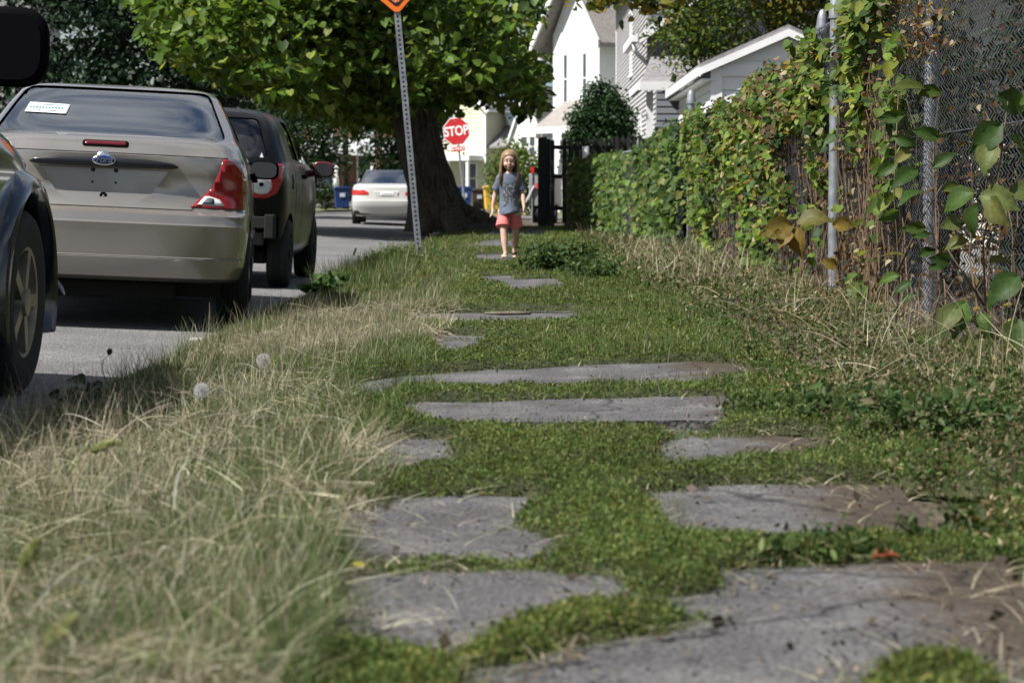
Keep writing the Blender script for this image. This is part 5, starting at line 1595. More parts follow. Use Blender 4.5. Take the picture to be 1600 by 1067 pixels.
# a far wood that closes the horizon
r3 = np.random.default_rng(9)
N = 26000
X = r3.uniform(-75, 75, N); Y = 190 + r3.uniform(-12, 14, N)
top = 5.0 + 5 * fnoise(X * .12 + 40, Y * .03, 77)
top = np.where(np.abs(X + 25) < 5.5, top * .35, top)
Z = top * r3.random(N) ** .6
wood = leaf_mass('far_trees', np.stack([X, Y, Z], 1), frames(N, r=r3), r3.uniform(.8, 1.7, N), palette(N, [(.025, .05, .016), (.04, .07, .022), (.07, .10, .03)], [2, 2, 1], r=r3), OVAL_V, OVAL_F, M['leaf'])
tag(wood, 'far green wood closing the end of the street', 'trees', kind='stuff')
# ------------------------------------------------------------------ the girl
GIRL_X, GIRL_Y = gx(796, 23.0), 23.0
girl = thing('person', 'barefoot child with long fair hair, grey-blue T-shirt and coral shorts walking towards us', 'person', (GIRL_X, GIRL_Y, .01))
SKIN = mat('skin', (.48, .31, .235), (.55, .36, .28), rough=.55, scale=14)
HAIR = mat('fair_hair', (.15, .088, .042), (.31, .20, .105), rough=.5, scale=40, stretch=(6, 6, .5))
SHIRT = mat('tshirt', (.075, .095, .135), (.105, .13, .175), rough=.9, scale=10, bump=.3, bscale=26)
SHORTS = mat('coral_shorts', (.60, .14, .13), (.70, .19, .17), rough=.9, scale=9, bump=.3, bscale=22)


def capsule(mb, p0, p1, r0, r1, n=14, k=4):
    """round-ended tapered limb"""
    p0, p1 = Vector(p0), Vector(p1)
    pts, rad = [], []
    d = (p1 - p0).normalized()
    for i in range(k):
        a = math.pi / 2 * (1 - i / k)
        pts.append(p0 - d * r0 * math.sin(a)); rad.append(max(r0 * math.cos(a), .0008))
    pts += [p0, p0.lerp(p1, .5), p1]; rad += [r0, (r0 + r1) / 2, r1]
    for i in range(1, k + 1):
        a = math.pi / 2 * i / k
        pts.append(p1 + d * r1 * math.sin(a)); rad.append(max(r1 * math.cos(a), .0008))
    mb.tube(pts, rad, n)


def limb(mb, pts, rad):
    for i in range(len(pts) - 1): capsule(mb, pts[i], pts[i + 1], rad[i], rad[i + 1])


def fused(name, mb, m, parent, voxel, smooth_it=6, fac=.5):
    o = mb.build(name, m, parent, smooth=True)
    rm = o.modifiers.new('remesh', 'REMESH'); rm.mode = 'VOXEL'; rm.voxel_size = voxel; rm.use_smooth_shade = True
    s = o.modifiers.new('smooth', 'SMOOTH'); s.factor = fac; s.iterations = smooth_it
    bpy.context.view_layer.update()
    bake(o)
    if not o.data.materials: o.data.materials.append(m)
    o.data.polygons.foreach_set('use_smooth', [True] * len(o.data.polygons))
    return o


# body: our left is -x, she faces -y
B = MB()
hipL, kneeL, ankL = (-.062, 0, .475), (-.058, -.085, .268), (-.040, -.13, .052)
hipR, kneeR, ankR = (.062, .0, .475), (.068, .045, .265), (.058, .20, .085)
limb(B, [hipL, (-.06, -.045, .37), kneeL, (-.050, -.10, .18), ankL], [.062, .053, .036, .038, .021])
limb(B, [hipR, (.066, .025, .37), kneeR, (.066, .12, .185), ankR], [.062, .053, .036, .038, .021])
def foot(ank, d, pitch):
    a = Vector(ank); d = Vector(d).normalized()
    f = d * math.cos(pitch) + Vector((0, 0, -math.sin(pitch)))
    heel = a - d * .022 + Vector((0, 0, -.022 if pitch < .3 else -.01))
    ball = heel + f * .105
    capsule(B, heel, ball, .025, .022)
    capsule(B, a, heel, .024, .024)
    s = Vector((-d.y, d.x, 0))
    for k in range(5):
        r = (.0105, .0085, .008, .0075, .007)[k] if True else 0
        o = s * (-.022 + .011 * k)
        capsule(B, ball + o, ball + o + f * (.034, .034, .031, .027, .021)[k] + Vector((0, 0, -.006)), r * 1.1, r, 10, 3)
foot(ankL, (-.12, -1, 0), .12)
foot(ankR, (.15, -1, 0), .62)
# trunk
for z, rx, ry in ((.50, .096, .072), (.56, .090, .068), (.63, .086, .066), (.70, .090, .068), (.77, .096, .068), (.83, .086, .056)):
    B.ell((0, .004, z), (rx, ry, .07), 18, 10)
capsule(B, (-.082, .005, .845), (.082, .005, .845), .036, .036)
capsule(B, (0, .005, .85), (0, -.004, .92), .031, .030)
# arms
def arm(s, sh, el, wr):
    limb(B, [sh, tuple((Vector(sh) + Vector(el)) / 2), el, tuple((Vector(el) * .6 + Vector(wr) * .4)), wr], [.032, .028, .024, .024, .016])
    w = Vector(wr); d = (w - Vector(el)).normalized()
    d = (d + Vector((0, -.15, -.25))).normalized()
    across = Vector((0.25 * s, 1, 0)); across = (across - d * across.dot(d)).normalized()
    nrm = d.cross(across)
    palm = w + d * .035
    for q in (-.014, -.005, .005, .014):
        capsule(B, w + across * q * .7, palm + across * q + d * .012, .011, .010, 8, 3)
    for k, (q, L) in enumerate(((-.017, .040), (-.006, .046), (.006, .043), (.017, .034))):
        b0 = palm + across * q + d * .016
        b1 = b0 + d * L * .55 + nrm * s * .004
        b2 = b1 + (d * .75 - nrm * s * -.5 * .6).normalized() * L * .55
        capsule(B, b0, b1, .0072, .0066, 8, 3); capsule(B, b1, b2, .0066, .0055, 8, 3)
    t0 = w + d * .018 - across * .014
    t1 = t0 - across * .016 + d * .022
    capsule(B, t0, t1, .0085, .0075, 8, 3); capsule(B, t1, t1 + (d * .9 - across * .15).normalized() * .022, .0072, .006, 8, 3)
arm(-1, (-.102, .005, .838), (-.150, .045, .668), (-.176, .03, .515))
arm(1, (.102, .005, .838), (.143, .0, .665), (.156, -.07, .520))
# head, chin slightly down
HC = Vector((0, -.012, 1.012))
Rh = Matrix.Rotation(R(7), 3, 'X')
def H(x, y, z): return HC + Rh @ Vector((x, y, z))
B.ell(H(0, .012, .025), (.073, .088, .083), 20, 14, M=Rh)
B.ell(H(0, -.012, -.030), (.060, .066, .070), 18, 12, M=Rh)
B.ell(H(0, -.045, -.070), (.030, .026, .022), 14, 10, M=Rh)
for s in (-1, 1):
    B.ell(H(s * .034, -.050, -.035), (.026, .022, .024), 12, 8, M=Rh)
    B.ell(H(s * .072, .008, -.005), (.010, .018, .024), 10, 8, M=Rh)
B.ell(H(0, -.078, -.020), (.012, .016, .012), 10, 8, M=Rh)
B.ell(H(0, -.070, .002), (.008, .012, .024), 10, 8, M=Rh)
B.ell(H(0, -.064, .030), (.045, .014, .014), 12, 8, M=Rh)
body = fused('body', B, SKIN, girl, .0042, 4, .5)
EYE = mat('eye_white', (.40, .36, .33), rough=.3); IRIS = mat('iris', (.03, .035, .04), rough=.15); LIP = mat('lips', (.40, .19, .16), rough=.45); BROW = mat('eyebrow', (.24, .15, .10), rough=.8)
for s in (-1, 1):
    e = MB().ell(H(s * .029, -.069, .006), (.011, .006, .0050), 12, 8, M=Rh).build('eye', EYE, body, smooth=True)
    MB().ell(H(s * .029, -.0745, .006), (.0055, .003, .0058), 10, 8, M=Rh).build('iris', IRIS, e, smooth=True)
    MB().tube([H(s * .046, -.066, .020), H(s * .03, -.079, .021), H(s * .013, -.080, .015)], [.0012, .0022, .0018], 6).build('eyebrow', BROW, body, smooth=True)
MB().tube([H(-.021, -.070, -.052), H(-.008, -.080, -.0485), H(0, -.081, -.0495), H(.008, -.080, -.0485), H(.021, -.070, -.052)], [.002, .0045, .004, .0045, .002], 8, squash=.7).tube([H(-.018, -.070, -.055), H(0, -.080, -.057), H(.018, -.070, -.055)], [.002, .005, .002], 8, squash=.7).build('lips', LIP, body, smooth=True)
# hair: cap and long locks, parted a little off the middle
Hb = MB()
vs, fs = [], []
nu, nv = 28, 14
for j in range(nv + 1):
    t = j / nv * math.pi * .60
    for k in range(nu):
        a = 2 * math.pi * k / nu
        front = max(0, -math.sin(a))
        tt = t * (1 - .46 * front ** 1.5)
        rr = 1 + .018 * math.sin(9 * a + 4 * t)
        vs.append(H(.082 * rr * math.sin(tt) * math.cos(a), .014 + .099 * rr * math.sin(tt) * math.sin(a), .024 + .095 * rr * math.cos(tt)))
for j in range(nv):
    for k in range(nu):
        a, b = j * nu + k, j * nu + (k + 1) % nu
        fs.append((a, b, b + nu, a + nu))
Hb.add(vs, fs)
rh = random.Random(8)
for k in range(170):
    a = rh.uniform(-.30, math.pi + .30)
    a0 = a
    st = H(.074 * math.cos(a0), .012 + .088 * math.sin(a0), rh.uniform(-.01, .07))
    top_ = H(.03 * math.cos(a0), .01 + .05 * math.sin(a0), .112)
    side = math.cos(a0)
    Lz = rh.uniform(.735, .82) if math.sin(a0) < .3 else rh.uniform(.76, .86)
    yy = .012 + .092 * math.sin(a0) - (.015 if math.sin(a0) < .2 else 0)
    end = Vector((.088 * side + rh.uniform(-.02, .02), yy + rh.uniform(-.015, .01) - .012, Lz))
    if math.sin(a0) < .2: end.y = min(end.y, -.055)
    mid = Vector((.092 * side + rh.uniform(-.008, .008), yy - .005, (st.z + Lz) / 2 + .02))
    Hb.tube([top_, H(.058 * math.cos(a0), .012 + .074 * math.sin(a0), .085), st, mid, end], [.004, .008, .010, .010, .003], 6)
Hb.build('hair', HAIR, body, smooth=True)
# clothes
T = MB()
for z, rx, ry in ((.475, .126, .094), (.53, .121, .090), (.60, .116, .086), (.67, .116, .086), (.74, .122, .087), (.80, .121, .080)):
    T.tube([(0, .004, z - .035), (0, .004, z + .045)], [1, 1], 28) if False else None
vs, fs = [], []
prof = [(.452, .118, .122, .0), (.475, .118, .116, .0), (.53, .109, .098, .002), (.60, .101, .080, .004), (.67, .101, .079, .004), (.74, .105, .080, .004), (.80, .106, .074, .004), (.84, .096, .062, .004), (.872, .066, .050, .004), (.880, .050, .044, .004)]
n = 32
for z, rx, ry, cy in prof:
    for k in range(n):
        a = 2 * math.pi * k / n
        w = 1 + (.05 * math.sin(4 * a + 1) + .03 * math.sin(7 * a)) * max(0, (.66 - z) / .2)
        zz = z + (.030 * math.sin(a + 2.3) - .012) * max(0, (.56 - z) / .1)
        vs.append((rx * w * math.cos(a), cy + ry * w * math.sin(a), zz))
for i in range(len(prof) - 1):
    for k in range(n):
        a, b = i * n + k, i * n + (k + 1) % n
        fs.append((a, b, b + n, a + n))
fs += [tuple(reversed(range(n))), tuple(range((len(prof) - 1) * n, len(prof) * n))]
T.add(vs, fs)
capsule(T, (-.082, .005, .846), (.082, .005, .846), .047, .047)
for s, el in ((-1, (-.146, .036, .69)), (1, (.139, .003, .69))):
    sh = Vector((s * .082, .005, .835)); e_ = Vector(el)
    T.tube([sh, sh.lerp(e_, .35), sh.lerp(e_, .92)], [.049, .048, .047], 18)
shirt = fused('tshirt', T, SHIRT, girl, .006, 3, .5)
# faded print on the chest
PR = mat('shirt_print', (.05, .055, .075), (.30, .30, .31), rough=.9, scale=38, lo=.52, hi=.62)
vs, fs = [], []
nx, nz_ = 12, 12
for j in range(nz_ + 1):
    for i in range(nx + 1):
        x = -.068 + .136 * i / nx; z = .535 + .235 * j / nz_
        rx = np.interp(z, [.475, .53, .60, .67, .74, .80], [.113, .107, .101, .101, .105, .106]); ry = np.interp(z, [.475, .53, .60, .67, .74, .80], [.116, .098, .080, .079, .080, .074])
        vs.append((x, .004 - ry * math.sqrt(max(0, 1 - (x / rx) ** 2)) - .0035, z))
for j in range(nz_):
    for i in range(nx): fs.append((j * (nx + 1) + i, j * (nx + 1) + i + 1, (j + 1) * (nx + 1) + i + 1, (j + 1) * (nx + 1) + i))
MB().add(vs, fs).build('print', PR, shirt, smooth=True)
Sx = MB()
capsule(Sx, (-.045, .0, .485), (.045, .0, .485), .068, .068, 20)
vs = []
for (hp, kn) in (((-.060, .0, .475), (-.068, -.068, .318)), ((.062, 0, .475), (.072, .034, .318))):
    a, b = Vector(hp), Vector(kn)
    Sx.tube([a + Vector((0, 0, .02)), a.lerp(b, .4), a.lerp(b, .8), b], [.055, .062, .072, .076], 22)
fused('shorts', Sx, SHORTS, girl, .006, 3, .5)
# ------------------------------------------------------------------ bare patches of pavement (where grass does not grow)
def px_poly(pts): return [gpt(u, v) for u, v in pts]


BARE = [px_poly(p) for p in (
    [(530, 905), (700, 893), (850, 890), (1010, 915), (1100, 898), (1260, 890), (1600, 886), (1900, 900), (2100, 1300), (400, 1300), (560, 1040), (520, 960)],
    [(520, 812), (620, 782), (800, 776), (870, 790), (800, 828), (905, 858), (870, 898), (700, 890), (560, 894), (520, 870)],
    [(1000, 772), (1180, 750), (1400, 748), (1560, 772), (1530, 850), (1200, 868), (1040, 856), (1060, 820)],
    [(555, 696), (650, 681), (745, 682), (735, 745), (590, 755)],
    [(985, 692), (1100, 674), (1300, 668), (1290, 742), (1020, 758)],
    [(620, 636), (760, 624), (1115, 621), (1160, 645), (1070, 690), (880, 706), (690, 700)],
    [(535, 597), (700, 581), (900, 573), (1140, 569), (1215, 584), (1030, 620), (760, 632), (580, 630)],
    [(668, 523), (758, 522), (765, 557), (690, 560)],
    [(625, 490), (760, 485), (895, 484), (925, 500), (770, 521), (645, 522)],
    [(780, 440), (866, 436), (890, 452), (805, 459)], [(755, 433), (805, 432), (795, 445), (760, 446)],
    [(728, 378), (800, 377), (806, 389), (732, 389)], [(740, 398), (806, 397), (806, 411), (745, 411)],
    [(745, 361), (850, 359), (855, 370), (745, 370)],
)]
# tufts and strips of grass that creep over the nearest slab
TUFT = [px_poly(p) for p in (
    [(690, 1048), (760, 995), (880, 970), (965, 955), (1090, 965), (1080, 990), (960, 1008), (860, 1022), (770, 1045)],
    [(965, 912), (1130, 905), (1150, 922), (1030, 945), (975, 940)],
    [(480, 1020), (600, 1035), (720, 1050), (720, 1200), (440, 1200)],
    # rows in the joints
    [(600, 614), (760, 612), (1000, 606), (1230, 600), (1245, 616), (1000, 626), (760, 632), (605, 632)],
    [(540, 660), (700, 668), (860, 682), (1000, 682), (1260, 660), (1270, 670), (1040, 684), (1015, 720), (860, 735), (715, 730), (700, 684), (560, 682)],
    [(630, 742), (1000, 736), (1320, 728), (1340, 750), (1100, 762), (800, 776), (630, 780)],
    [(845, 872), (1100, 860), (1420, 846), (1430, 876), (1100, 896), (850, 902)],
    [(620, 884), (720, 880), (850, 884), (850, 894), (700, 896), (620, 896)],
    [(560, 545), (680, 562), (770, 540), (1180, 535), (1195, 560), (1000, 570), (760, 580), (590, 590)],
    [(640, 513), (760, 511), (900, 506), (905, 517), (770, 524), (640, 525)],
    [(1340, 1085), (1440, 1040), (1560, 1060), (1600, 1120), (1400, 1150)],
)]


def bare(x, y):
    wx = x + .05 * (fnoise(x * 7 + 3, y * 5, 41) - .5) * 1.6 + .09 * (fnoise(x * 24, y * 18, 45) - .5)
    wy = y + .06 * (fnoise(x * 6, y * 6 + 8, 43) - .5) * 1.6 + .10 * (fnoise(x * 24 + 5, y * 22, 47) - .5)
    m = np.zeros(len(x), bool)
    for p in BARE: m |= inpoly(wx, wy, p)
    for p in TUFT: m &= ~inpoly(wx, wy, p)
    return m


def scatter(n, x0, x1, y0, y1, r, power=0.0):
    """random points; power > 0 puts more of them near the camera"""
    x = r.uniform(x0, x1, n)
    if power:
        t = r.random(n); y = 1 / (1 / y0 + (1 / y1 - 1 / y0) * t) if power == 1 else y0 + (y1 - y0) * t ** power
    else: y = r.uniform(y0, y1, n)
    return x, y


def shade_col(x, y):
    return fnoise(x * 2.3 + 5, y * 1.1, 61)


def ground_z(x, y):
    out = np.where(x < -.55, -.125 + .105 * np.clip((x - ROAD_X) / 1.05, 0, 1) ** .7, np.where(x < .8, -.012, -.03 + .045 * np.clip((x - .8) / .9, 0, 1)))
    return out


rg = np.random.default_rng(101)
# cushions of matted weed: a height map that swells over the joints and ends at the rim of the bare slabs
GXS, GYS, GD_ = np.arange(-.70, 1.10, .02), np.arange(2.5, 26, .02), .02
_gx, _gy = np.meshgrid(GXS, GYS)
_mask = (~bare(_gx.ravel(), _gy.ravel())).reshape(_gx.shape).astype(float)
def _blur(a, k, ax):
    c = np.cumsum(np.pad(a, [(k + 1, k) if q == ax else (0, 0) for q in (0, 1)], mode='edge'), axis=ax)
    n = a.shape[ax]
    return (np.take(c, np.arange(2 * k + 1, 2 * k + 1 + n), ax) - np.take(c, np.arange(0, n), ax)) / (2 * k + 1)
_b = _mask
for _ in range(2): _b = _blur(_blur(_b, 2, 1), 3, 0)
_t = np.clip((_b - .50) / .42, 0, 1)
_lump = .45 + .9 * fnoise(_gx.ravel() * 5.5, _gy.ravel() * 3.6, 71).reshape(_gx.shape)
_lump *= .75 + .5 * fnoise(_gx.ravel() * 16 + 4, _gy.ravel() * 12, 75).reshape(_gx.shape)
MOUND = .041 * (1 - (1 - _t) ** 2) * _lump * _mask


def mound(x, y):
    i = np.clip(((x - GXS[0]) / GD_).round().astype(int), 0, len(GXS) - 1); j = np.clip(((y - GYS[0]) / GD_).round().astype(int), 0, len(GYS) - 1)
    ins = (x > GXS[0]) & (x < GXS[-1]) & (y > GYS[0]) & (y < GYS[-1])
    return np.where(ins, MOUND[j, i], np.where((x > GXS[0]) & (x < GXS[-1]), .03, 0.0))


_V = np.stack([_gx.ravel(), _gy.ravel(), ground_z(_gx.ravel(), _gy.ravel()) + MOUND.ravel() - .002], 1)
_nx = len(GXS)
_jj, _ii = np.meshgrid(np.arange(len(GYS) - 1), np.arange(_nx - 1), indexing='ij')
_q = (_jj * _nx + _ii).ravel()
_F = np.stack([_q, _q + 1, _q + _nx + 1, _q + _nx], 1)
_hm = MOUND.ravel()[_F].max(1)
_F = _F[_hm > .003]
_u, _inv = np.unique(_F, return_inverse=True)
MAT_M = mat('weed_thatch', (.022, .028, .010), (.060, .066, .022), rough=.95, scale=18, bump=.9, bscale=140, fine=.5)
tag(link('weed_cushions', np_mesh('weed_cushions', _V[_u], _inv.reshape(_F.shape), None, [MAT_M], smooth=True)), 'matted cushions of weed swelling over the pavement joints', 'weeds', kind='stuff')
parts = []
# --- 1. low mat of small-leaved weeds over joints and slabs
def weed_mat(n, x0, x1, y0, y1, hmax, size, dens=None, cols=None, w=None, cush=False):
    x, y = scatter(n, x0, x1, y0, y1, rg, 1)
    dj = np.abs((y - 3.88 + PITCH * 20) % PITCH); dj = np.minimum(dj, PITCH - dj)
    k = ~bare(x, y) | ((dj < .035) & (rg.random(n) < .6 * (fnoise(x * 3, y, 49) > .4)) & (y > 3.0))
    if dens is not None: k &= rg.random(n) < dens(x, y)
    x, y = x[k], y[k]
    D = y
    if cush:
        z = ground_z(x, y) + mound(x, y) + rg.random(len(x)) ** 1.3 * .014
    else:
        H = hmax * (.20 + 1.0 * fnoise(x * 4, y * 2.6, 71) ** 1.5)
        z = ground_z(x, y) + H * rg.random(len(x)) ** .55
    C = np.stack([x, y, z], 1)
    N = len(C)
    Fm = frames(N, droop=-.7, tilt=.75, r=rg)
    S = size * rg.uniform(.6, 1.5, N) * np.interp(D, [3, 6, 12, 24, 45], [1, 1.15, 1.7, 2.6, 4.5])
    c = palette(N, cols or [(.042, .076, .020), (.070, .115, .028), (.11, .158, .040), (.165, .185, .056), (.12, .095, .04), (.05, .05, .018)], w or [2.6, 3.8, 3.8, 2.4, .45, .9], r=rg)
    t = fnoise(x * 1.7 + 20, y * .8 + 4, 91)[:, None]
    c = c * (.75 + .5 * t)
    dry = (fnoise(x * 2.2 + 3, y * 1.4 + 9, 95) > .62)[:, None]
    c = np.where(dry & (rg.random((N, 1)) < .45), c * np.array([1.35, 1.12, 1.1]), c)
    return leaf_arrays(C, Fm, S, c, DIA_V * np.array([.62, 1, 1.5]), DIA_F)


parts.append(weed_mat(480000, -.66, 1.05, 2.6, 44, .044, .0092, cush=True))
parts.append(weed_mat(120000, .85, 1.95, 3.2, 46, .11, .016, lambda x, y: .35 + .6 * (fnoise(x * 2, y * 1.2, 81) > .45),
                      [(.035, .070, .018), (.05, .09, .022), (.08, .11, .03), (.22, .18, .10), (.30, .25, .16), (.10, .075, .04)], [3, 3, 2, 1.5, 1, 1.5]))
parts.append(weed_mat(140000, -1.62, -.55, 2.8, 48, .05, .012, lambda x, y: .85,
                      [(.04, .075, .015), (.06, .105, .02), (.09, .13, .03), (.2, .18, .08), (.12, .09, .04)], [3, 3, 2.5, 1.2, 1]))
V, F, c = merge(parts)
tag(link('ground_weeds', np_mesh('ground_weeds', V, F, c, [M['grass']])), 'low green weeds creeping over the pavement joints', 'weeds', kind='stuff')

# --- 2. blades
parts = []
def blade_field(n, x0, x1, y0, y1, h, cols, wts, lean=(.2, .7), width=.0022, keep=None, seg=3, power=1, tipw=.15, skipbare=True):
    x, y = scatter(n, x0, x1, y0, y1, rg, power)
    k = np.ones(n, bool)
    if skipbare: k &= ~bare(x, y)
    if keep is not None: k &= keep(x, y)
    x, y = x[k], y[k]; N = len(x)
    base = np.stack([x, y, ground_z(x, y) - .005 + mound(x, y) * .8], 1)
    hh = rg.uniform(h[0], h[1], N) * (.6 + .8 * fnoise(x * 3 + 7, y * 2, 87))
    wd = width * rg.uniform(.7, 1.4, N) * np.interp(y, [3, 6, 12, 24, 45], [1, 1.2, 1.8, 3.0, 5.0])
    cc = palette(N, cols, wts, r=rg) * (.8 + .4 * shade_col(x, y))[:, None]
    parts.append(blades(base, hh, rg.uniform(0, 2 * np.pi, N), rg.uniform(lean[0], lean[1], N), wd, cc, seg, tipw))


GC = [(.046, .088, .022), (.066, .118, .029), (.10, .15, .04), (.14, .15, .055), (.24, .215, .14)]
blade_field(170000, -.62, 1.0, 2.7, 40, (.008, .030), GC + [(.12, .085, .03)], [3, 4, 3, 1.8, .8, .8], width=.0016)
def rim_keep(x, y):
    b0 = bare(x, y)
    q = np.zeros(len(x))
    for dx, dy in ((.05, 0), (-.05, 0), (0, .07), (0, -.07)): q += bare(x + dx, y + dy) != b0
    return q > 0
blade_field(60000, -.62, 1.0, 2.7, 14, (.015, .055), GC + [(.12, .085, .03)], [3, 4, 3, 1.8, 1.4, .8], (.4, 1.0), .0017, rim_keep, 3, 1, .15, False)
# sunlit verge beside the champagne car, straw and green
blade_field(60000, -1.66, -.40, 8.0, 14.5, (.03, .085), GC[:4] + STRAW[:2], [3, 3, 3, 2, 1, .8], (.2, .85), .0018)
blade_field(15000, -1.35, -.35, 9.4, 12.6, (.05, .12), STRAW, [2, 3, 2, 2, 1], (.3, .98), .0017, lambda x, y: fnoise(x * 2.2, y * 1.1, 35) > .42)
blade_field(2500, -1.62, -.5, 8.2, 14, (.10, .22), STRAW + GC[:2], [2, 2, 1, 1, 1, 1, 1], (.1, .6), .0016)
blade_field(46000, -1.68, -.45, 13.5, 46, (.03, .085), GC[:4] + STRAW[:3], [3, 3, 3, 2, 1.3, 1, 1], (.2, .8), .0018)
blade_field(3500, -1.7, -1.0, 17, 27, (.12, .28), GC[:4] + STRAW[:2], [3, 3, 2, 2, 1, .8], (.1, .6))
# taller, uneven grass and dry tufts standing in the weed
blade_field(15000, .05, 1.05, 6.6, 30, (.035, .10), GC[:4] + STRAW[:2], [2, 3, 3, 2.4, 1, .8], (.1, .7), .0018, lambda x, y: fnoise(x * 3.1 + 6, y * 1.6, 65) > .50)
blade_field(7000, -.6, .5, 8.5, 30, (.03, .075), GC[1:4] + STRAW[:3], [2, 3, 2.4, 1.5, 1, 1], (.2, .85), .0018, lambda x, y: fnoise(x * 3.1 + 16, y * 1.6, 67) > .56)
blade_field(3500, .3, 1.4, 2.8, 6.6, (.02, .06), GC[:4] + STRAW[:2], [2, 3, 3, 2, 1, .6], (.2, .8), .0016, lambda x, y: fnoise(x * 4 + 6, y * 3, 69) > .5)
# verge in the foreground: green underneath, long dry grass lying over it
blade_field(60000, -1.68, -.28, 2.7, 8.4, (.04, .12), GC[:3] + [(.04, .07, .02)] + STRAW[:2], [3, 3, 2, 2, .8, .5], (.2, .9), .0019)
V, F, c = merge(parts)
tag(link('grass', np_mesh('grass', V, F, c, [M['grass']])), 'short green and straw grass on the verge', 'grass', kind='stuff')

parts = []
def dry_keep(x, y):
    edge = np.interp(y, [2.6, 3.2, 4.2, 5.2, 6.0, 7.2], [-.30, -.31, -.33, -.28, -.42, -.60])
    return (x < edge + .05 * (fnoise(x * 3, y * 4, 23) - .5)) & (fnoise(x * 2.4 + 2, y * 1.8 + 7, 29) > .37)
def strands(n, x0, x1, y0, y1, L, zmax, w, cols, wts, keep=None, el=(-.25, .55)):
    x, y = scatter(n, x0, x1, y0, y1, rg, 1)
    if keep is not None:
        k = keep(x, y); x, y = x[k], y[k]
    N = len(x)
    lump = fnoise(x * 3.2 + 1, y * 2.4, 37)
    zs = ground_z(x, y) + zmax * lump * rg.random(N) * 1.6
    az = rg.uniform(0, 2 * np.pi, N); e = rg.uniform(el[0], el[1], N)
    ln = rg.uniform(L[0], L[1], N); bend = rg.normal(size=N) * .4; sag = rg.uniform(.05, .8, N) * (rg.random(N) < .8) + (rg.random(N) < .15) * .6
    seg = 5; P = np.zeros((N, seg + 1, 3)); P[:, 0] = np.stack([x, y, zs], 1)
    for i in range(seg):
        t = (i + .5) / seg
        a_ = az + bend * (t - .3); ee = e - sag * (t ** 1.5)
        P[:, i + 1] = P[:, i] + (ln / seg)[:, None] * np.stack([np.cos(a_) * np.cos(ee), np.sin(a_) * np.cos(ee), np.sin(ee)], 1)
    P[:, :, 2] = np.maximum(P[:, :, 2], ground_z(P[:, :, 0].ravel(), P[:, :, 1].ravel()).reshape(N, -1) + .004)
    roll = rg.uniform(0, np.pi, N)
    side = np.stack([-np.sin(az) * np.cos(roll), np.cos(az) * np.cos(roll), np.sin(roll)], 1)
    ww = w * rg.uniform(.5, 1.5, N) * np.interp(y, [3, 6, 12], [1, 1.1, 1.5])
    V = np.zeros((N, seg + 1, 2, 3))
    for i in range(seg + 1):
        t = i / seg; q = side * (ww * (1 - .75 * t ** 2) * .5)[:, None]
        V[:, i, 0] = P[:, i] - q; V[:, i, 1] = P[:, i] + q
    k_ = 2 * (seg + 1); off_ = (np.arange(N) * k_)[:, None]
    F_ = np.concatenate([np.array([[2 * i, 2 * i + 1, 2 * i + 3, 2 * i + 2]]) + off_ for i in range(seg)], 0)
    cc = palette(N, cols, wts, .2, r=rg)
    parts.append((V.reshape(-1, 3), F_, np.repeat(cc, k_, axis=0)))
strands(17000, -1.7, -.25, 2.5, 7.6, (.04, .15), .12, .0014, STRAW + GC[1:3], [3, 3, 3, 2, 2, 1, 1], dry_keep)
strands(900, -1.7, -.25, 2.5, 7.4, (.12, .25), .14, .0018, STRAW, [2, 4, 1.5, 3, 1], dry_keep, (-.1, .8))
blade_field(12000, -1.7, -.2, 2.5, 7.6, (.05, .17), STRAW, [3, 4, 2, 3, 1.2], (.25, .9), .0015, dry_keep, 4, 1, .25, False)
blade_field(5000, -1.66, -.75, 4.2, 7.8, (.12, .26), STRAW + GC[:2], [3, 4, 2, 3, 1, 1, 1], (.15, .75), .0015, lambda x, y: fnoise(x * 3, y * 2.2, 53) > .38, 5, 1, .2, False)
strands(110, -1.7, -.3, 2.5, 6.5, (.08, .18), .15, .0034, [(.40, .37, .26), (.50, .47, .36), (.28, .32, .15)], [2, 2, 1], dry_keep, (-.2, .9))
strands(3500, -1.4, -.35, 9.0, 12.8, (.05, .15), .07, .0016, STRAW, [2, 3, 2, 2, 1], lambda x, y: fnoise(x * 2.2, y * 1.1, 35) > .40)
strands(1300, 1.0, 2.0, 6.5, 26, (.08, .32), .14, .0017, STRAW + [(.16, .11, .06)], [2, 2, 3, 1, 2, 2], lambda x, y: fnoise(x * 2, y * 1.3, 39) > .40, (-.2, 1.1))
# clump that fans out over the slab at the left
def clump(u, v, n, h0, h1, sp, cols=STRAW, lean=(.3, 1.0), az=None):
    x0_, y0_ = gpt(u, v)
    base = np.stack([x0_ + rg.normal(size=n) * sp, y0_ + rg.normal(size=n) * sp, np.full(n, -.01)], 1)
    aa = rg.uniform(0, 2 * np.pi, n) if az is None else rg.uniform(az[0], az[1], n)
    parts.append(blades(base, rg.uniform(h0, h1, n), aa, rg.uniform(lean[0], lean[1], n), np.full(n, .0022) * np.interp(y0_, [3, 6, 12, 20], [1, 1.2, 1.6, 2.2]), palette(n, cols, np.ones(len(cols)), r=rg), 6, .2))
clump(520, 745, 200, .10, .24, .03, lean=(.5, 1.0)); clump(560, 712, 110, .08, .18, .03, az=(-1.2, .6)); clump(330, 960, 70, .12, .26, .03); clump(430, 800, 80, .10, .25, .03)
clump(300, 560, 90, .1, .22, .05, GC[:3] + STRAW[:2]); clump(235, 600, 120, .08, .2, .08, GC[:3] + STRAW[:2])
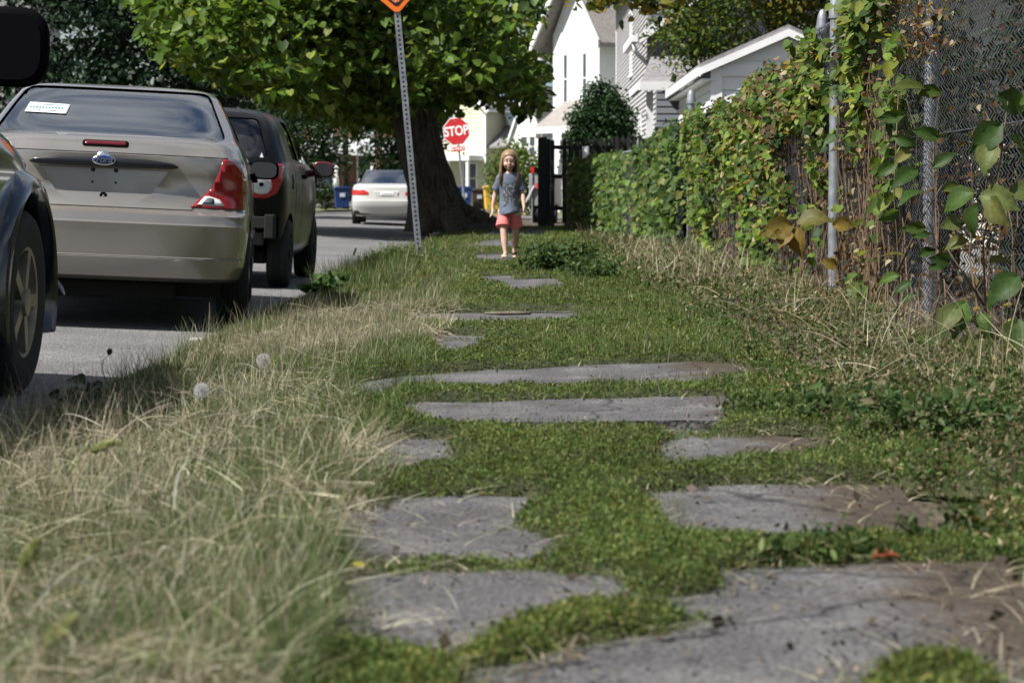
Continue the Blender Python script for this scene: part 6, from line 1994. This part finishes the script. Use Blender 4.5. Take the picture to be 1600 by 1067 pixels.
# dry litter and stalks at the foot of the fence
blade_field(1100, 1.35, 2.05, 6.8, 26, (.08, .34), STRAW + [(.16, .11, .06)], [3, 2, 3, 1, 2, 2], (.15, .95), .0022, lambda x, y: fnoise(x * 2, y * .9, 25) > .42, 5, 1, .3, False)
blade_field(900, .95, 1.95, 16, 40, (.08, .30), STRAW, [3, 3, 2, 1, 2], (.2, .9), .0024, lambda x, y: fnoise(x * 2, y * .7, 27) > .40, 4, 1, .3, False)
# stray straws lying flat on the slabs and along their rims
def litter(n, x0, x1, y0, y1, keep=None):
    x, y = scatter(n, x0, x1, y0, y1, rg, 1)
    if keep is not None:
        k = keep(x, y); x, y = x[k], y[k]
    N = len(x)
    base = np.stack([x, y, np.where((x > -.6) & (x < .86), .004, ground_z(x, y) + .006) + rg.random(N) * .006], 1)
    parts.append(blades(base, rg.uniform(.02, .11, N), rg.uniform(0, 2 * np.pi, N), np.full(N, 1.06), rg.uniform(.0018, .004, N), palette(N, STRAW + [(.14, .10, .06), (.2, .15, .1)], [3, 3, 3, 1, 2, 2, 2], r=rg), 3, .5))
litter(1500, -.5, .95, 2.7, 10, lambda x, y: bare(x + .12, y) ^ bare(x - .12, y) | (bare(x, y + .1) ^ bare(x, y - .1)))
litter(3800, .62, 1.95, 2.7, 12, lambda x, y: fnoise(x * 3, y * 2, 33) > .38)
litter(120, -.4, .9, 2.7, 8)
x, y = scatter(16000, -.55, 1.0, 2.7, 11, rg, 1)
w_ = np.zeros(len(x))
for dx, dy in ((.08, 0), (-.08, 0), (0, .12), (0, -.12)): w_ += ~bare(x + dx, y + dy)
k = rg.random(len(x)) < np.clip(.06 + .2 * w_ + .5 * np.clip(x - .35, 0, 1), 0, 1)
x, y = x[k], y[k]; N = len(x)
parts.append(leaf_arrays(np.stack([x, y, rg.uniform(.004, .010, N)], 1), frames(N, droop=0, tilt=.35, r=rg), rg.uniform(.004, .014, N) * (1 + (rg.random(N) < .06) * 1.5), palette(N, [(.08, .06, .04), (.14, .11, .08), (.05, .04, .03), (.2, .17, .12)], [3, 2, 2, 1], r=rg), DIA_V * np.array([1.3, 1, 2.5]), DIA_F))
litter(600, -.62, -.1, 2.7, 7)
V, F, c = merge(parts)
tag(link('dry_grass', np_mesh('dry_grass', V, F, c, [M['straw']])), 'long dry straw-coloured grass lying over the verge and along the fence', 'dry grass', kind='stuff')

# ------------------------------------------------------------------ vines
VG = [(.05, .092, .020), (.075, .125, .026), (.11, .165, .036), (.165, .20, .045), (.025, .05, .016)]
VB = [(.14, .085, .035), (.22, .15, .07), (.09, .05, .025), (.30, .25, .15), (.20, .17, .04)]
rv = np.random.default_rng(55)
vine = thing('vine', 'dense green and browning vine covering the tall chain-link fence', 'vine', (FA_X, 6, 0))
N = 44000
y = 1 / (1 / 10.9 + (1 / 26.0 - 1 / 10.9) * rv.random(N))
zt = rv.random(N)
u_ = VPX + (FA_X - .05) / y * F_PX
tops = np.interp(u_, [1070, 1100, 1180, 1250, 1300, 1400], [1.66, 1.58, 1.62, 1.70, 1.80, 1.86]) + .16 * (fnoise(y * 2.3, y * 0, 17) - .5)
z = zt ** .85 * tops
dn = fnoise(y * 1.5 + 3, z * 3.0, 19)
# hanging cover: full at the top, thinning out below; bare around the post at the near end
cover = np.interp(u_, [1070, 1110, 1180, 1240, 1275, 1300, 1340, 1385, 1405, 1440], [1, 1, .95, .8, .55, .42, .55, .5, .12, .0])
low = np.interp(z / 1.85, [0, .12, .35, .6, .8, 1], [.15, .30, .50, .85, 1, 1])
low = low * np.where((u_ > 1230) & (z < 1.05), .45, 1) * np.where((u_ > 1292) & (u_ < 1335) & (z < 1.28), .15, 1)
keep = rv.random(N) < cover * low * np.clip((dn - .42) * 6.0, .01, 1.0)
y, z, dn, u_ = y[keep], z[keep], dn[keep], u_[keep]
N = len(y)
bulge = .34 * np.clip(fnoise(y * 1.9 + 9, z * 2.6 + 4, 13) - .28, 0, 1) * np.interp(z, [0, .5, 1.2, 1.8], [.5, .8, 1.2, .9])
x = FA_X - .01 - bulge * rv.random(N) ** .6 - np.abs(rv.normal(size=N)) * .03
x = np.where(rv.random(N) < .12, FA_X + rv.uniform(.01, .10, N), x)
z = z + rv.normal(size=N) * .03
C = np.stack([x, y, z], 1)
Fm = frames(N, droop=1.2, face=(-.6, -.45, .25), fw=1.0, tilt=.75, r=rv)
S = rv.uniform(.034, .085, N)
brown = np.exp(-(((u_ - 1215) / 70) ** 2)) * np.clip((z - .3) / .8, 0, 1) * .45 + .05
br = rv.random(N) < brown
col = np.where(br[:, None], palette(N, VB, [2, 2, 2, 1.5, 2], r=rv), palette(N, VG, [3, 3, 3, 1.8, 2], r=rv))
S = np.where(br, S * .8, S)
patch_ = fnoise(y * 2.1 + 11, z * 3.1 + 2, 57)[:, None]
col = col * np.clip(.45 + 1.25 * patch_, .5, 1.5) * np.where((patch_ > .55) & ~br[:, None], np.array([[1.15, 1.08, .9]]), 1.0)
a, b = near_split(C, S)
off = np.array([FA_X, 6, 0])
leaf_mass('foliage', C[b] - off, Fm[b], S[b], col[b], HEART_V, HEART_F, M['leaf'], vine)['kind'] = 'stuff'
leaf_parts('leaf', C[a] - off, Fm[a], S[a], col[a], HEART_V, HEART_F, M['leaf'], vine)
# shrivelled dead leaves and stems between
N = 16000
y = 1 / (1 / 8.8 + (1 / 26.0 - 1 / 8.8) * rv.random(N)); z = rv.random(N) ** .9 * 1.86
u_ = VPX + FA_X / y * F_PX
kp = rv.random(N) < np.where((u_ < 1400) | ((u_ < 1475) & (z > 1.35)), .75, np.interp(z, [0, .4, 1.2, 1.9], [.32, .14, .05, .12])) * np.clip((fnoise(y * 1.7, z * 3, 15) - .3) * 3, 0, 1)
kp &= z < np.interp(u_, [1070, 1180, 1250, 1300, 1400], [1.6, 1.6, 1.68, 1.78, 1.86])
y, z = y[kp], z[kp]; N = len(y)
C = np.stack([FA_X + rv.normal(size=N) * .04, y, z], 1)
dead = leaf_mass('dead_leaves', C - off, frames(N, droop=1.2, tilt=1.2, r=rv), rv.uniform(.018, .05, N), palette(N, VB + [(.06, .04, .02)], [2, 2, 2, 1, 1, 2], r=rv), OVAL_V * np.array([1.6, 1, 3]), OVAL_F, M['leaf'], vine)
dead['kind'] = 'stuff'
stems = MB()
for k in range(240):
    yy = 1 / (1 / 8.8 + (1 / 26.0 - 1 / 8.8) * rv.random())
    if yy < 11.6 and k % 6: continue
    pts = []
    hgt = rv.uniform(.8, 1.5) if yy > 11 else rv.uniform(.3, 1.2)
    dx = 0
    for q in range(7):
        t = q / 6
        dx += rv.normal() * .02
        pts.append((-.02 + rv.normal() * .018, yy - 6 + dx * 2 + .1 * math.sin(4 * t + k), hgt * t))
    stems.tube(pts, [.005, .0045, .004, .0035, .003, .0025, .0015], 4, caps=False)
stems.build('stems', M['twig'], vine)['kind'] = 'stuff'

vine2 = thing('vine', 'fresh green vine on the lower chain-link fence', 'vine', (1.93, 26.3, 0))
p0_, p1_ = np.array((1.93, 26.3)), np.array((.95, 48.6))
N = 9000
t = rv.random(N) ** 1.25 * .84
zt = rv.random(N)
tops = 1.36 + .12 * (fnoise(t * 14, t * 0, 16) - .3) + np.interp(t, [0, .1, .2], [.12, .05, 0])
z = zt * tops
u_ = VPX + (p0_[0] + (p1_[0] - p0_[0]) * t) / (p0_[1] + (p1_[1] - p0_[1]) * t) * F_PX
gap = np.interp(u_, [905, 960, 975, 990, 1000, 1012, 1050, 1066, 1080], [1, .95, .25, .05, .06, .9, 1, .35, .3])
keep = rv.random(N) < gap * np.interp(z, [0, .25, .5, 1.4], [.4, .7, 1, 1])
t, z = t[keep], z[keep]; N = len(t)
P2 = p0_[None] + (p1_ - p0_)[None] * t[:, None]
C = np.stack([P2[:, 0] - np.abs(rv.normal(size=N)) * .09, P2[:, 1], z], 1)
S = rv.uniform(.055, .12, N)
Fm = frames(N, droop=1.1, face=(-.7, -.6, .2), fw=1, tilt=.55, r=rv)
col = palette(N, VG + [(.19, .18, .05)], [4, 3, 1.6, .5, 3, .4], r=rv)
a, b = near_split(C, S, 260)
off = np.array([1.93, 26.3, 0])
leaf_mass('foliage', C[b] - off, Fm[b], S[b], col[b], HEART_V, HEART_F, M['leaf'], vine2)['kind'] = 'stuff'
leaf_parts('leaf', C[a] - off, Fm[a], S[a], col[a], HEART_V, HEART_F, M['leaf'], vine2)
stems = MB()
for k in range(70):
    q = p0_ + (p1_ - p0_) * rv.random()
    stems.tube([(q[0] - 1.93 - .02, q[1] - 26.3, 0), (q[0] - 1.93 - .04, q[1] - 26.3 + rv.normal() * .1, .7), (q[0] - 1.93 - .02, q[1] - 26.3 + rv.normal() * .2, 1.35)], [.007, .005, .003], 4)
stems.build('stems', M['twig'], vine2)['kind'] = 'stuff'

# ------------------------------------------------------------------ leafy saplings in front of the near fence
def sapling(name, label, stem_pts, leaves, cols, wts, size, seed, TV=None, m='twig', group=None, face=(-.4, -.7, .4)):
    """stem_pts: list of stems, each a list of (u, v, D); leaves: (u, v, D, size factor, angle)"""
    r = np.random.default_rng(seed)
    b0 = stem_pts[0][0]
    org = Vector((gx(b0[0], b0[2]), b0[2], max(gz(b0[1], b0[2]), 0)))
    t = thing(name, label, 'plant', org, 0, group)
    sm = MB()
    for st_ in stem_pts:
        pts = [Vector((gx(u, D), D, gz(v, D))) - org for u, v, D in st_]
        sm.tube(pts, [.006 - .004 * i / (len(pts) - 1) for i in range(len(pts))], 6)
    sm.build('stem', M[m], t, smooth=True)
    n = len(leaves)
    C = np.array([tuple(Vector((gx(l[0], l[2]), l[2], gz(l[1], l[2]))) - org) for l in leaves])
    Fm = []
    for l in leaves:
        ang = l[4]
        tip = np.array([math.cos(ang), r.normal() * .45 - .1, math.sin(ang)]); tip /= np.linalg.norm(tip)
        nr = np.array(face) + r.normal(size=3) * .35
        nr -= tip * nr.dot(tip); nr /= np.linalg.norm(nr)
        Fm.append(np.stack([np.cross(tip, nr), tip, nr], 1))
    S = np.array([size * l[3] for l in leaves])
    col = palette(n, cols, wts, .12, r)
    leaf_parts('leaf', C, np.array(Fm), S, col, BV * np.array([.8, 1, 1]) if TV is None else TV, BF, M['leaf'], t, 9)
    return t


BV, BF = [], []
for i_, (t_, w_) in enumerate(((0, .02), (.12, .20), (.28, .34), (.46, .38), (.64, .31), (.82, .17), (1.0, .0))):
    zz_ = .10 * math.sin(t_ * 2.4) - .22 * t_ ** 2
    jg = .015 * (-1) ** i_
    BV += [(-w_ * .8 - jg, t_ - .03, zz_ + .22 * w_ + jg), (-w_ * .42, t_ + .01, zz_ + .07 * w_ - jg), (0, t_, zz_ - .02), (w_ * .42, t_ + .01, zz_ + .07 * w_ + jg), (w_ * .8 + jg, t_ - .03, zz_ + .22 * w_ - jg)]
BV = np.array(BV)
BF = [(5 * i_ + k_, 5 * i_ + k_ + 1, 5 * i_ + k_ + 6, 5 * i_ + k_ + 5) for i_ in range(6) for k_ in range(4)]
WIDE = BV * np.array([1.15, 1, 1.2])
BG = [(.035, .075, .016), (.05, .10, .02), (.08, .13, .026), (.14, .14, .04)]
d0 = 9.0
sapling('sapling', 'young plant with long pointed leaves before the chain-link, right of the bare steel post',
        [[(1400, 545, 10.4), (1405, 420, 10.3), (1395, 300, 10.2), (1400, 150, 10.1)], [(1400, 430, 10.3), (1440, 340, 10.1), (1470, 290, 10)]],
        [(1440, 140, 10.1, 1.25, 3.1), (1432, 150, 10.1, 1.0, .25), (1410, 180, 10, .9, 3.3), (1395, 215, 10, .8, -.4), (1465, 215, 9.8, .95, 2.9), (1420, 235, 10, .8, 3.8), (1400, 255, 10, .9, -2.6),
         (1430, 265, 9.9, 1.2, 3.7), (1455, 262, 9.9, .9, .6), (1440, 300, 9.8, 1.1, 3.5), (1470, 298, 9.8, .8, .3), (1400, 330, 10, .8, 3.6), (1445, 355, 9.9, .85, 3.2), (1425, 370, 10, .7, .2), (1412, 400, 10, .75, 3.0),
         (1435, 400, 10, .7, .4), (1405, 430, 10.2, .8, 3.5), (1450, 420, 10, .6, .1), (1425, 440, 10, .7, 3.7), (1410, 470, 10.2, .6, .5)],
        [(.03, .062, .014), (.042, .082, .018), (.065, .105, .022), (.12, .12, .035)], [2, 3, 3, .5], .145, 5)
sapling('sapling', 'large-leaved plant with browning leaves at the right edge by the dark post',
        [[(1560, 610, 8.7), (1540, 480, 8.6), (1535, 380, 8.5), (1560, 250, 8.4), (1570, 160, 8.4)], [(1540, 480, 8.6), (1500, 420, 8.5), (1480, 390, 8.5)], [(1550, 560, 8.6), (1510, 540, 8.5), (1480, 560, 8.5)]],
        [(1555, 150, 8.4, 1.2, -.5), (1590, 165, 8.4, 1.1, .1), (1560, 195, 8.4, 1.3, 3.9), (1545, 225, 8.4, 1.1, -1.9), (1575, 215, 8.4, 1.0, -.8), (1530, 305, 8.4, 1.3, -.35), (1545, 310, 8.35, 1.2, -1.2), (1520, 300, 8.4, 1.2, 3.7), (1525, 320, 8.3, 1.1, -1.7),
         (1575, 295, 8.4, 1.0, -.3), (1500, 345, 8.5, .8, 3.4), (1510, 375, 8.5, .75, -2.8), (1545, 410, 8.5, .7, .1), (1485, 405, 8.5, .7, 3.1), (1590, 430, 8.3, 1.3, -2.4), (1570, 450, 8.4, 1.0, -2.2), (1590, 500, 8.2, 1.4, -1.75),
         (1508, 470, 8.4, 1.25, -1.9), (1500, 480, 8.4, 1.1, -2.4), (1530, 490, 8.4, .8, -1.2), (1505, 525, 8.4, .9, -1.0), (1480, 520, 8.5, .8, 3.4), (1490, 550, 8.5, .7, -1.4), (1525, 530, 8.5, .8, .1), (1465, 530, 8.6, .55, -1.9), (1440, 520, 8.6, .5, -1.6), (1415, 520, 8.6, .5, -2.0)],
        [(.038, .072, .016), (.055, .095, .022), (.11, .12, .033), (.13, .085, .038), (.10, .13, .04)], [3, 3, 1.5, .25, 1.5], .125, 6, WIDE)
sapling('sapling', 'small plant with drooping yellow-brown leaf clusters at the foot of the fence post',
        [[(1235, 430, 13.2), (1242, 380, 13.1), (1240, 350, 13)]],
        [(1238, 352, 13, 1.4, 3.4), (1245, 350, 13, 1.5, .2), (1245, 355, 13, 1.3, -1.5), (1262, 350, 13, 1.0, .3), (1232, 360, 13, 1.0, -2.2), (1225, 370, 13, .8, 3.0), (1300, 352, 12.8, .9, .1), (1308, 415, 12.8, .7, 2.9)],
        [(.17, .12, .03), (.12, .11, .03), (.2, .16, .05)], [2, 2, 1], .15, 7, WIDE)


# ------------------------------------------------------------------ weeds that stand alone
def bushy_weed(name, label, u, v, rx, h, n, size, cols, wts, seed, TV=DIA_V, TF=DIA_F, flop=.5, group=None):
    r = np.random.default_rng(seed)
    x0_, y0_ = gpt(u, v)
    t = thing(name, label, 'weed', (x0_, y0_, ground_z(np.array([x0_]), np.array([y0_]))[0]), 0, group)
    sm = MB(); C = []
    ns = max(6, n // 45)
    for k in range(ns):
        a = r.uniform(0, 2 * math.pi); L = r.uniform(.5, 1)
        ex, ey, ez = math.cos(a) * rx * L, math.sin(a) * rx * L * .8, h * r.uniform(.45, 1.0) * (1.15 - .5 * L)
        pts = [Vector((0, 0, 0)), Vector((ex * .35, ey * .35, ez * .8)), Vector((ex * .75, ey * .75, ez * 1.0)), Vector((ex, ey, ez * (1 - flop * .3)))]
        sm.tube(pts, [.004, .003, .0025, .001], 4)
        for q in range(n // ns):
            tt = r.uniform(.15, 1.02); i = min(int(tt * 3), 2); f = tt * 3 - i
            p = pts[i].lerp(pts[i + 1], f)
            C.append(tuple(p + Vector(r.normal(size=3) * size * (.7 if n > 200 else .2))))
    sm.build('stems', M['twig'] if cols[0][0] > .1 else M['lawn'], t)
    C = np.array(C); N = len(C)
    o = leaf_mass('foliage', C, frames(N, droop=-.2, tilt=.7, r=r), r.uniform(size * .6, size * 1.3, N), palette(N, cols, wts, r=r), TV, TF, M['leaf'], t); o['kind'] = 'stuff'
    return t


WG = [(.045, .085, .025), (.07, .115, .035), (.10, .14, .05), (.03, .06, .02)]
bushy_weed('weed_bush', 'sprawling grey-green weed bush right of the girl', 868, 428, .42, .30, 1500, .055, WG, [3, 3, 2, 2], 3, OVAL_V, OVAL_F)
bushy_weed('weed_bush', 'weed spilling from the fence foot onto the slab beside the sprawling bush', 925, 440, .30, .20, 700, .045, WG, [3, 3, 2, 2], 4, OVAL_V, OVAL_F)
bushy_weed('weed', 'broad-leaved weed at the road edge by the black hatchback', 512, 440, .20, .15, 130, .085, [(.05, .10, .03), (.08, .14, .045)], [1, 1], 5, HEART_V, HEART_F)
bushy_weed('weed', 'tall weed tuft in front of the sign post', 618, 412, .35, .28, 420, .05, WG, [3, 3, 2, 1], 6, OVAL_V, OVAL_F)
bushy_weed('weed', 'dark pointed-leaf weed at the asphalt edge by the off-roader wheel', 125, 612, .10, .13, 26, .085, [(.02, .05, .028), (.028, .06, .03)], [1, 1], 7, WIDE, BF)
bushy_weed('weed', 'green leafy weed on the slab joint at the right, near the browning plant', 1330, 660, .22, .16, 420, .035, WG, [3, 3, 2, 1], 8, OVAL_V, OVAL_F)
bushy_weed('weed', 'low leafy weed beside the bare slab under the fence', 1210, 655, .20, .09, 520, .026, GREENS, [3, 3, 2, 2, 1], 9, OVAL_V, OVAL_F)
bushy_weed('weed', 'weed tangle growing in the dry litter at the far right', 1460, 690, .32, .17, 620, .034, WG + [(.2, .17, .1)], [3, 3, 2, 1, 1], 10, OVAL_V, OVAL_F)
bushy_weed('weed', 'upright weed with narrow leaves on the mat of green in mid pavement', 1090, 520, .30, .12, 700, .028, [(.06, .11, .025), (.10, .15, .04)], [1, 1], 11, OVAL_V, OVAL_F)
bushy_weed('weed', 'coarse weed at the right rim of the nearest slab joint', 1270, 880, .17, .07, 420, .022, GREENS, [3, 3, 2, 2, 1], 12, OVAL_V, OVAL_F)
bushy_weed('weed', 'weed mound at the right edge below the browning plant', 1540, 860, .20, .12, 520, .024, GREENS + [(.14, .12, .04)], [3, 3, 2, 2, 1, 1], 13, OVAL_V, OVAL_F)


def dandelion(label, u, v, D, h, rad, seed):
    r = random.Random(seed)
    X = gx(u, D); z = gz(v, D)
    z0_ = -.03
    t = thing('dandelion', label, 'dandelion', (X, D, z0_), 0, 'dandelion clocks')
    H_ = z - z0_
    MB().tube([(0, 0, 0), (.01, 0, H_ * .5), (0, 0, H_)], [.0025, .002, .0016], 6).build('stalk', M['lawn'], t)
    MB().ell((0, 0, H_), (.006, .006, .005), 10, 8).build('seed_head', M['twig'], t, smooth=True)
    fl = MB()
    for k in range(80):
        zz = 1 - 2 * (k + .5) / 80; a = k * 2.39996; q = math.sqrt(1 - zz * zz)
        d = Vector((q * math.cos(a), q * math.sin(a), zz))
        c = Vector((0, 0, H_)); tip = c + d * rad * .72
        fl.tube([c + d * .005, tip], .00022, 3, caps=False)
        s = d.orthogonal().normalized(); w = d.cross(s)
        for j in range(7):
            b = 2 * math.pi * j / 7 + k
            e_ = tip + (d * .55 + (s * math.cos(b) + w * math.sin(b)) * .75) * rad * .36
            fl.tube([tip, e_], .00026, 3, caps=False)
    fl.build('fluff', mat('dandelion_fluff', (.45, .45, .46), rough=.9) if 'dandelion_fluff' not in bpy.data.materials else bpy.data.materials['dandelion_fluff'], t)['kind'] = 'stuff'


dandelion('round dandelion clock in the sunlit grass behind the champagne car', 411, 564, 7.85, .1, .030, 1)
dandelion('dandelion clock lower and nearer than the other, at the shadow edge', 313, 611, 6.6, .1, .026, 2)


def foxtail(label, u, v, D, ang, L, seed, c):
    r = np.random.default_rng(seed)
    X, z = gx(u, D), gz(v, D)
    t = thing('foxtail_grass', label, 'grass head', (X - math.cos(ang) * .06, D, -.03), 0, 'foxtail seed heads')
    top = Vector((math.cos(ang) * .06, 0, z + .03))
    d = Vector((math.cos(ang), .1, math.sin(ang)))
    MB().tube([(-.02, 0, 0), top * .5 + Vector((-.015, 0, .02)), top], [.0016, .0014, .001], 5).build('stalk', M['dry_stem'], t)
    n = 420
    tt = r.random(n); a = r.uniform(0, 2 * np.pi, n)
    s = d.orthogonal().normalized(); w = d.cross(s)
    C = np.array([tuple(top + d * (L * q) + (s * math.cos(b) + w * math.sin(b)) * .004 * math.sin(math.pi * min(q + .12, .97))) for q, b in zip(tt, a)])
    dirs = np.array([tuple((d * 1.0 + (s * math.cos(b) + w * math.sin(b)) * .8).normalized()) for b in a])
    nr = np.cross(dirs, r.normal(size=(n, 3))); nr /= np.linalg.norm(nr, axis=1)[:, None]
    Fm = np.stack([np.cross(dirs, nr), dirs, nr], 2)
    leaf_mass('bristles', C, Fm, r.uniform(.008, .014, n), palette(n, c, np.ones(len(c)), r=r), DIA_V * np.array([.35, 1, 1]), DIA_F, M['straw'], t)['kind'] = 'stuff'


FX = [(.30, .33, .13), (.38, .36, .18), (.2, .26, .09)]
foxtail('pale foxtail head arching to the right among the dry grass at mid left', 135, 707, 4.1, .35, .050, 1, FX)
foxtail('green foxtail head near the left edge, bending up', 24, 893, 3.0, 1.0, .045, 2, FX)
foxtail('large pale foxtail head low in the left corner', 60, 1015, 2.45, .75, .045, 3, FX + [(.5, .46, .3)])
foxtail('small brown seed head standing up before the asphalt', 168, 556, 8.4, 1.4, .02, 4, [(.07, .05, .04), (.1, .07, .05)])
foxtail('foxtail head in the verge left of the sign post', 552, 400, 19.0, 1.2, .07, 5, FX)
# fallen leaves
def fallen(label, u, v, c, s):
    x0_, y0_ = gpt(u, v)
    me = np_mesh('fallen_leaf', OVAL_V * s * np.array([1.6, 1, 2.5]), np.array(OVAL_F), np.repeat(np.array([c]), 9, 0), [M['leaf']], smooth=True)
    o = link('fallen_leaf', me); o.location = (x0_, y0_, .015); o.rotation_euler = (.15, -.1, random.uniform(0, 6))
    tag(o, label, 'leaf', 'fallen leaves')
fallen('rust-red dry leaf on the nearest slab at the right', 1410, 885, (.32, .13, .07), .06)
fallen('yellow leaf lying in the weeds at the left rim of the slab', 566, 905, (.42, .36, .06), .035)
fallen('curled tan leaf on the mid-right slab rim', 1335, 735, (.30, .20, .09), .05)
fallen('brown leaf on the dark slab right of the green mat', 1225, 668, (.22, .13, .07), .04)

# ------------------------------------------------------------------ dark growth behind the fence
blob_tree('shrub', 'dark shrub pressed against the back of the chain-link, left of the cream wall', 2.62, 15.2, .0, 2.0, .42, 1.7, 420, 34, (.09, .14, .10), .08, [(.02, .04, .014), (.035, .06, .02), (.10, .075, .04)], [3, 2, 1.5], 51, trunk_r=.03, noise=.2, nf=2, cat='shrub')
blob_tree('shrub', 'dark shrub behind the chain-link at the right edge', 2.55, 9.9, .0, 1.7, .35, 1.1, 300, 34, (.08, .12, .10), .07, [(.02, .04, .014), (.035, .06, .02), (.12, .085, .05)], [3, 2, 1.5], 52, trunk_r=.03, noise=.2, nf=2, cat='shrub')
blob_tree('shrub', 'low dark growth behind the middle of the chain-link fence', 2.5, 19.8, .0, 1.6, .38, 2.6, 420, 30, (.10, .16, .10), .09, [(.02, .04, .014), (.04, .065, .02), (.10, .075, .04)], [3, 2, 1], 53, trunk_r=.03, noise=.15, nf=2, cat='shrub')
blob_tree('shrub', 'dark shrub filling the gap where the tall and the low chain-link meet', 2.2, 29.2, .0, 1.62, .36, 1.5, 320, 30, (.09, .14, .10), .09, [(.02, .04, .014), (.04, .065, .02), (.08, .065, .035)], [3, 2, 1], 54, trunk_r=.03, noise=.12, nf=2, cat='shrub')
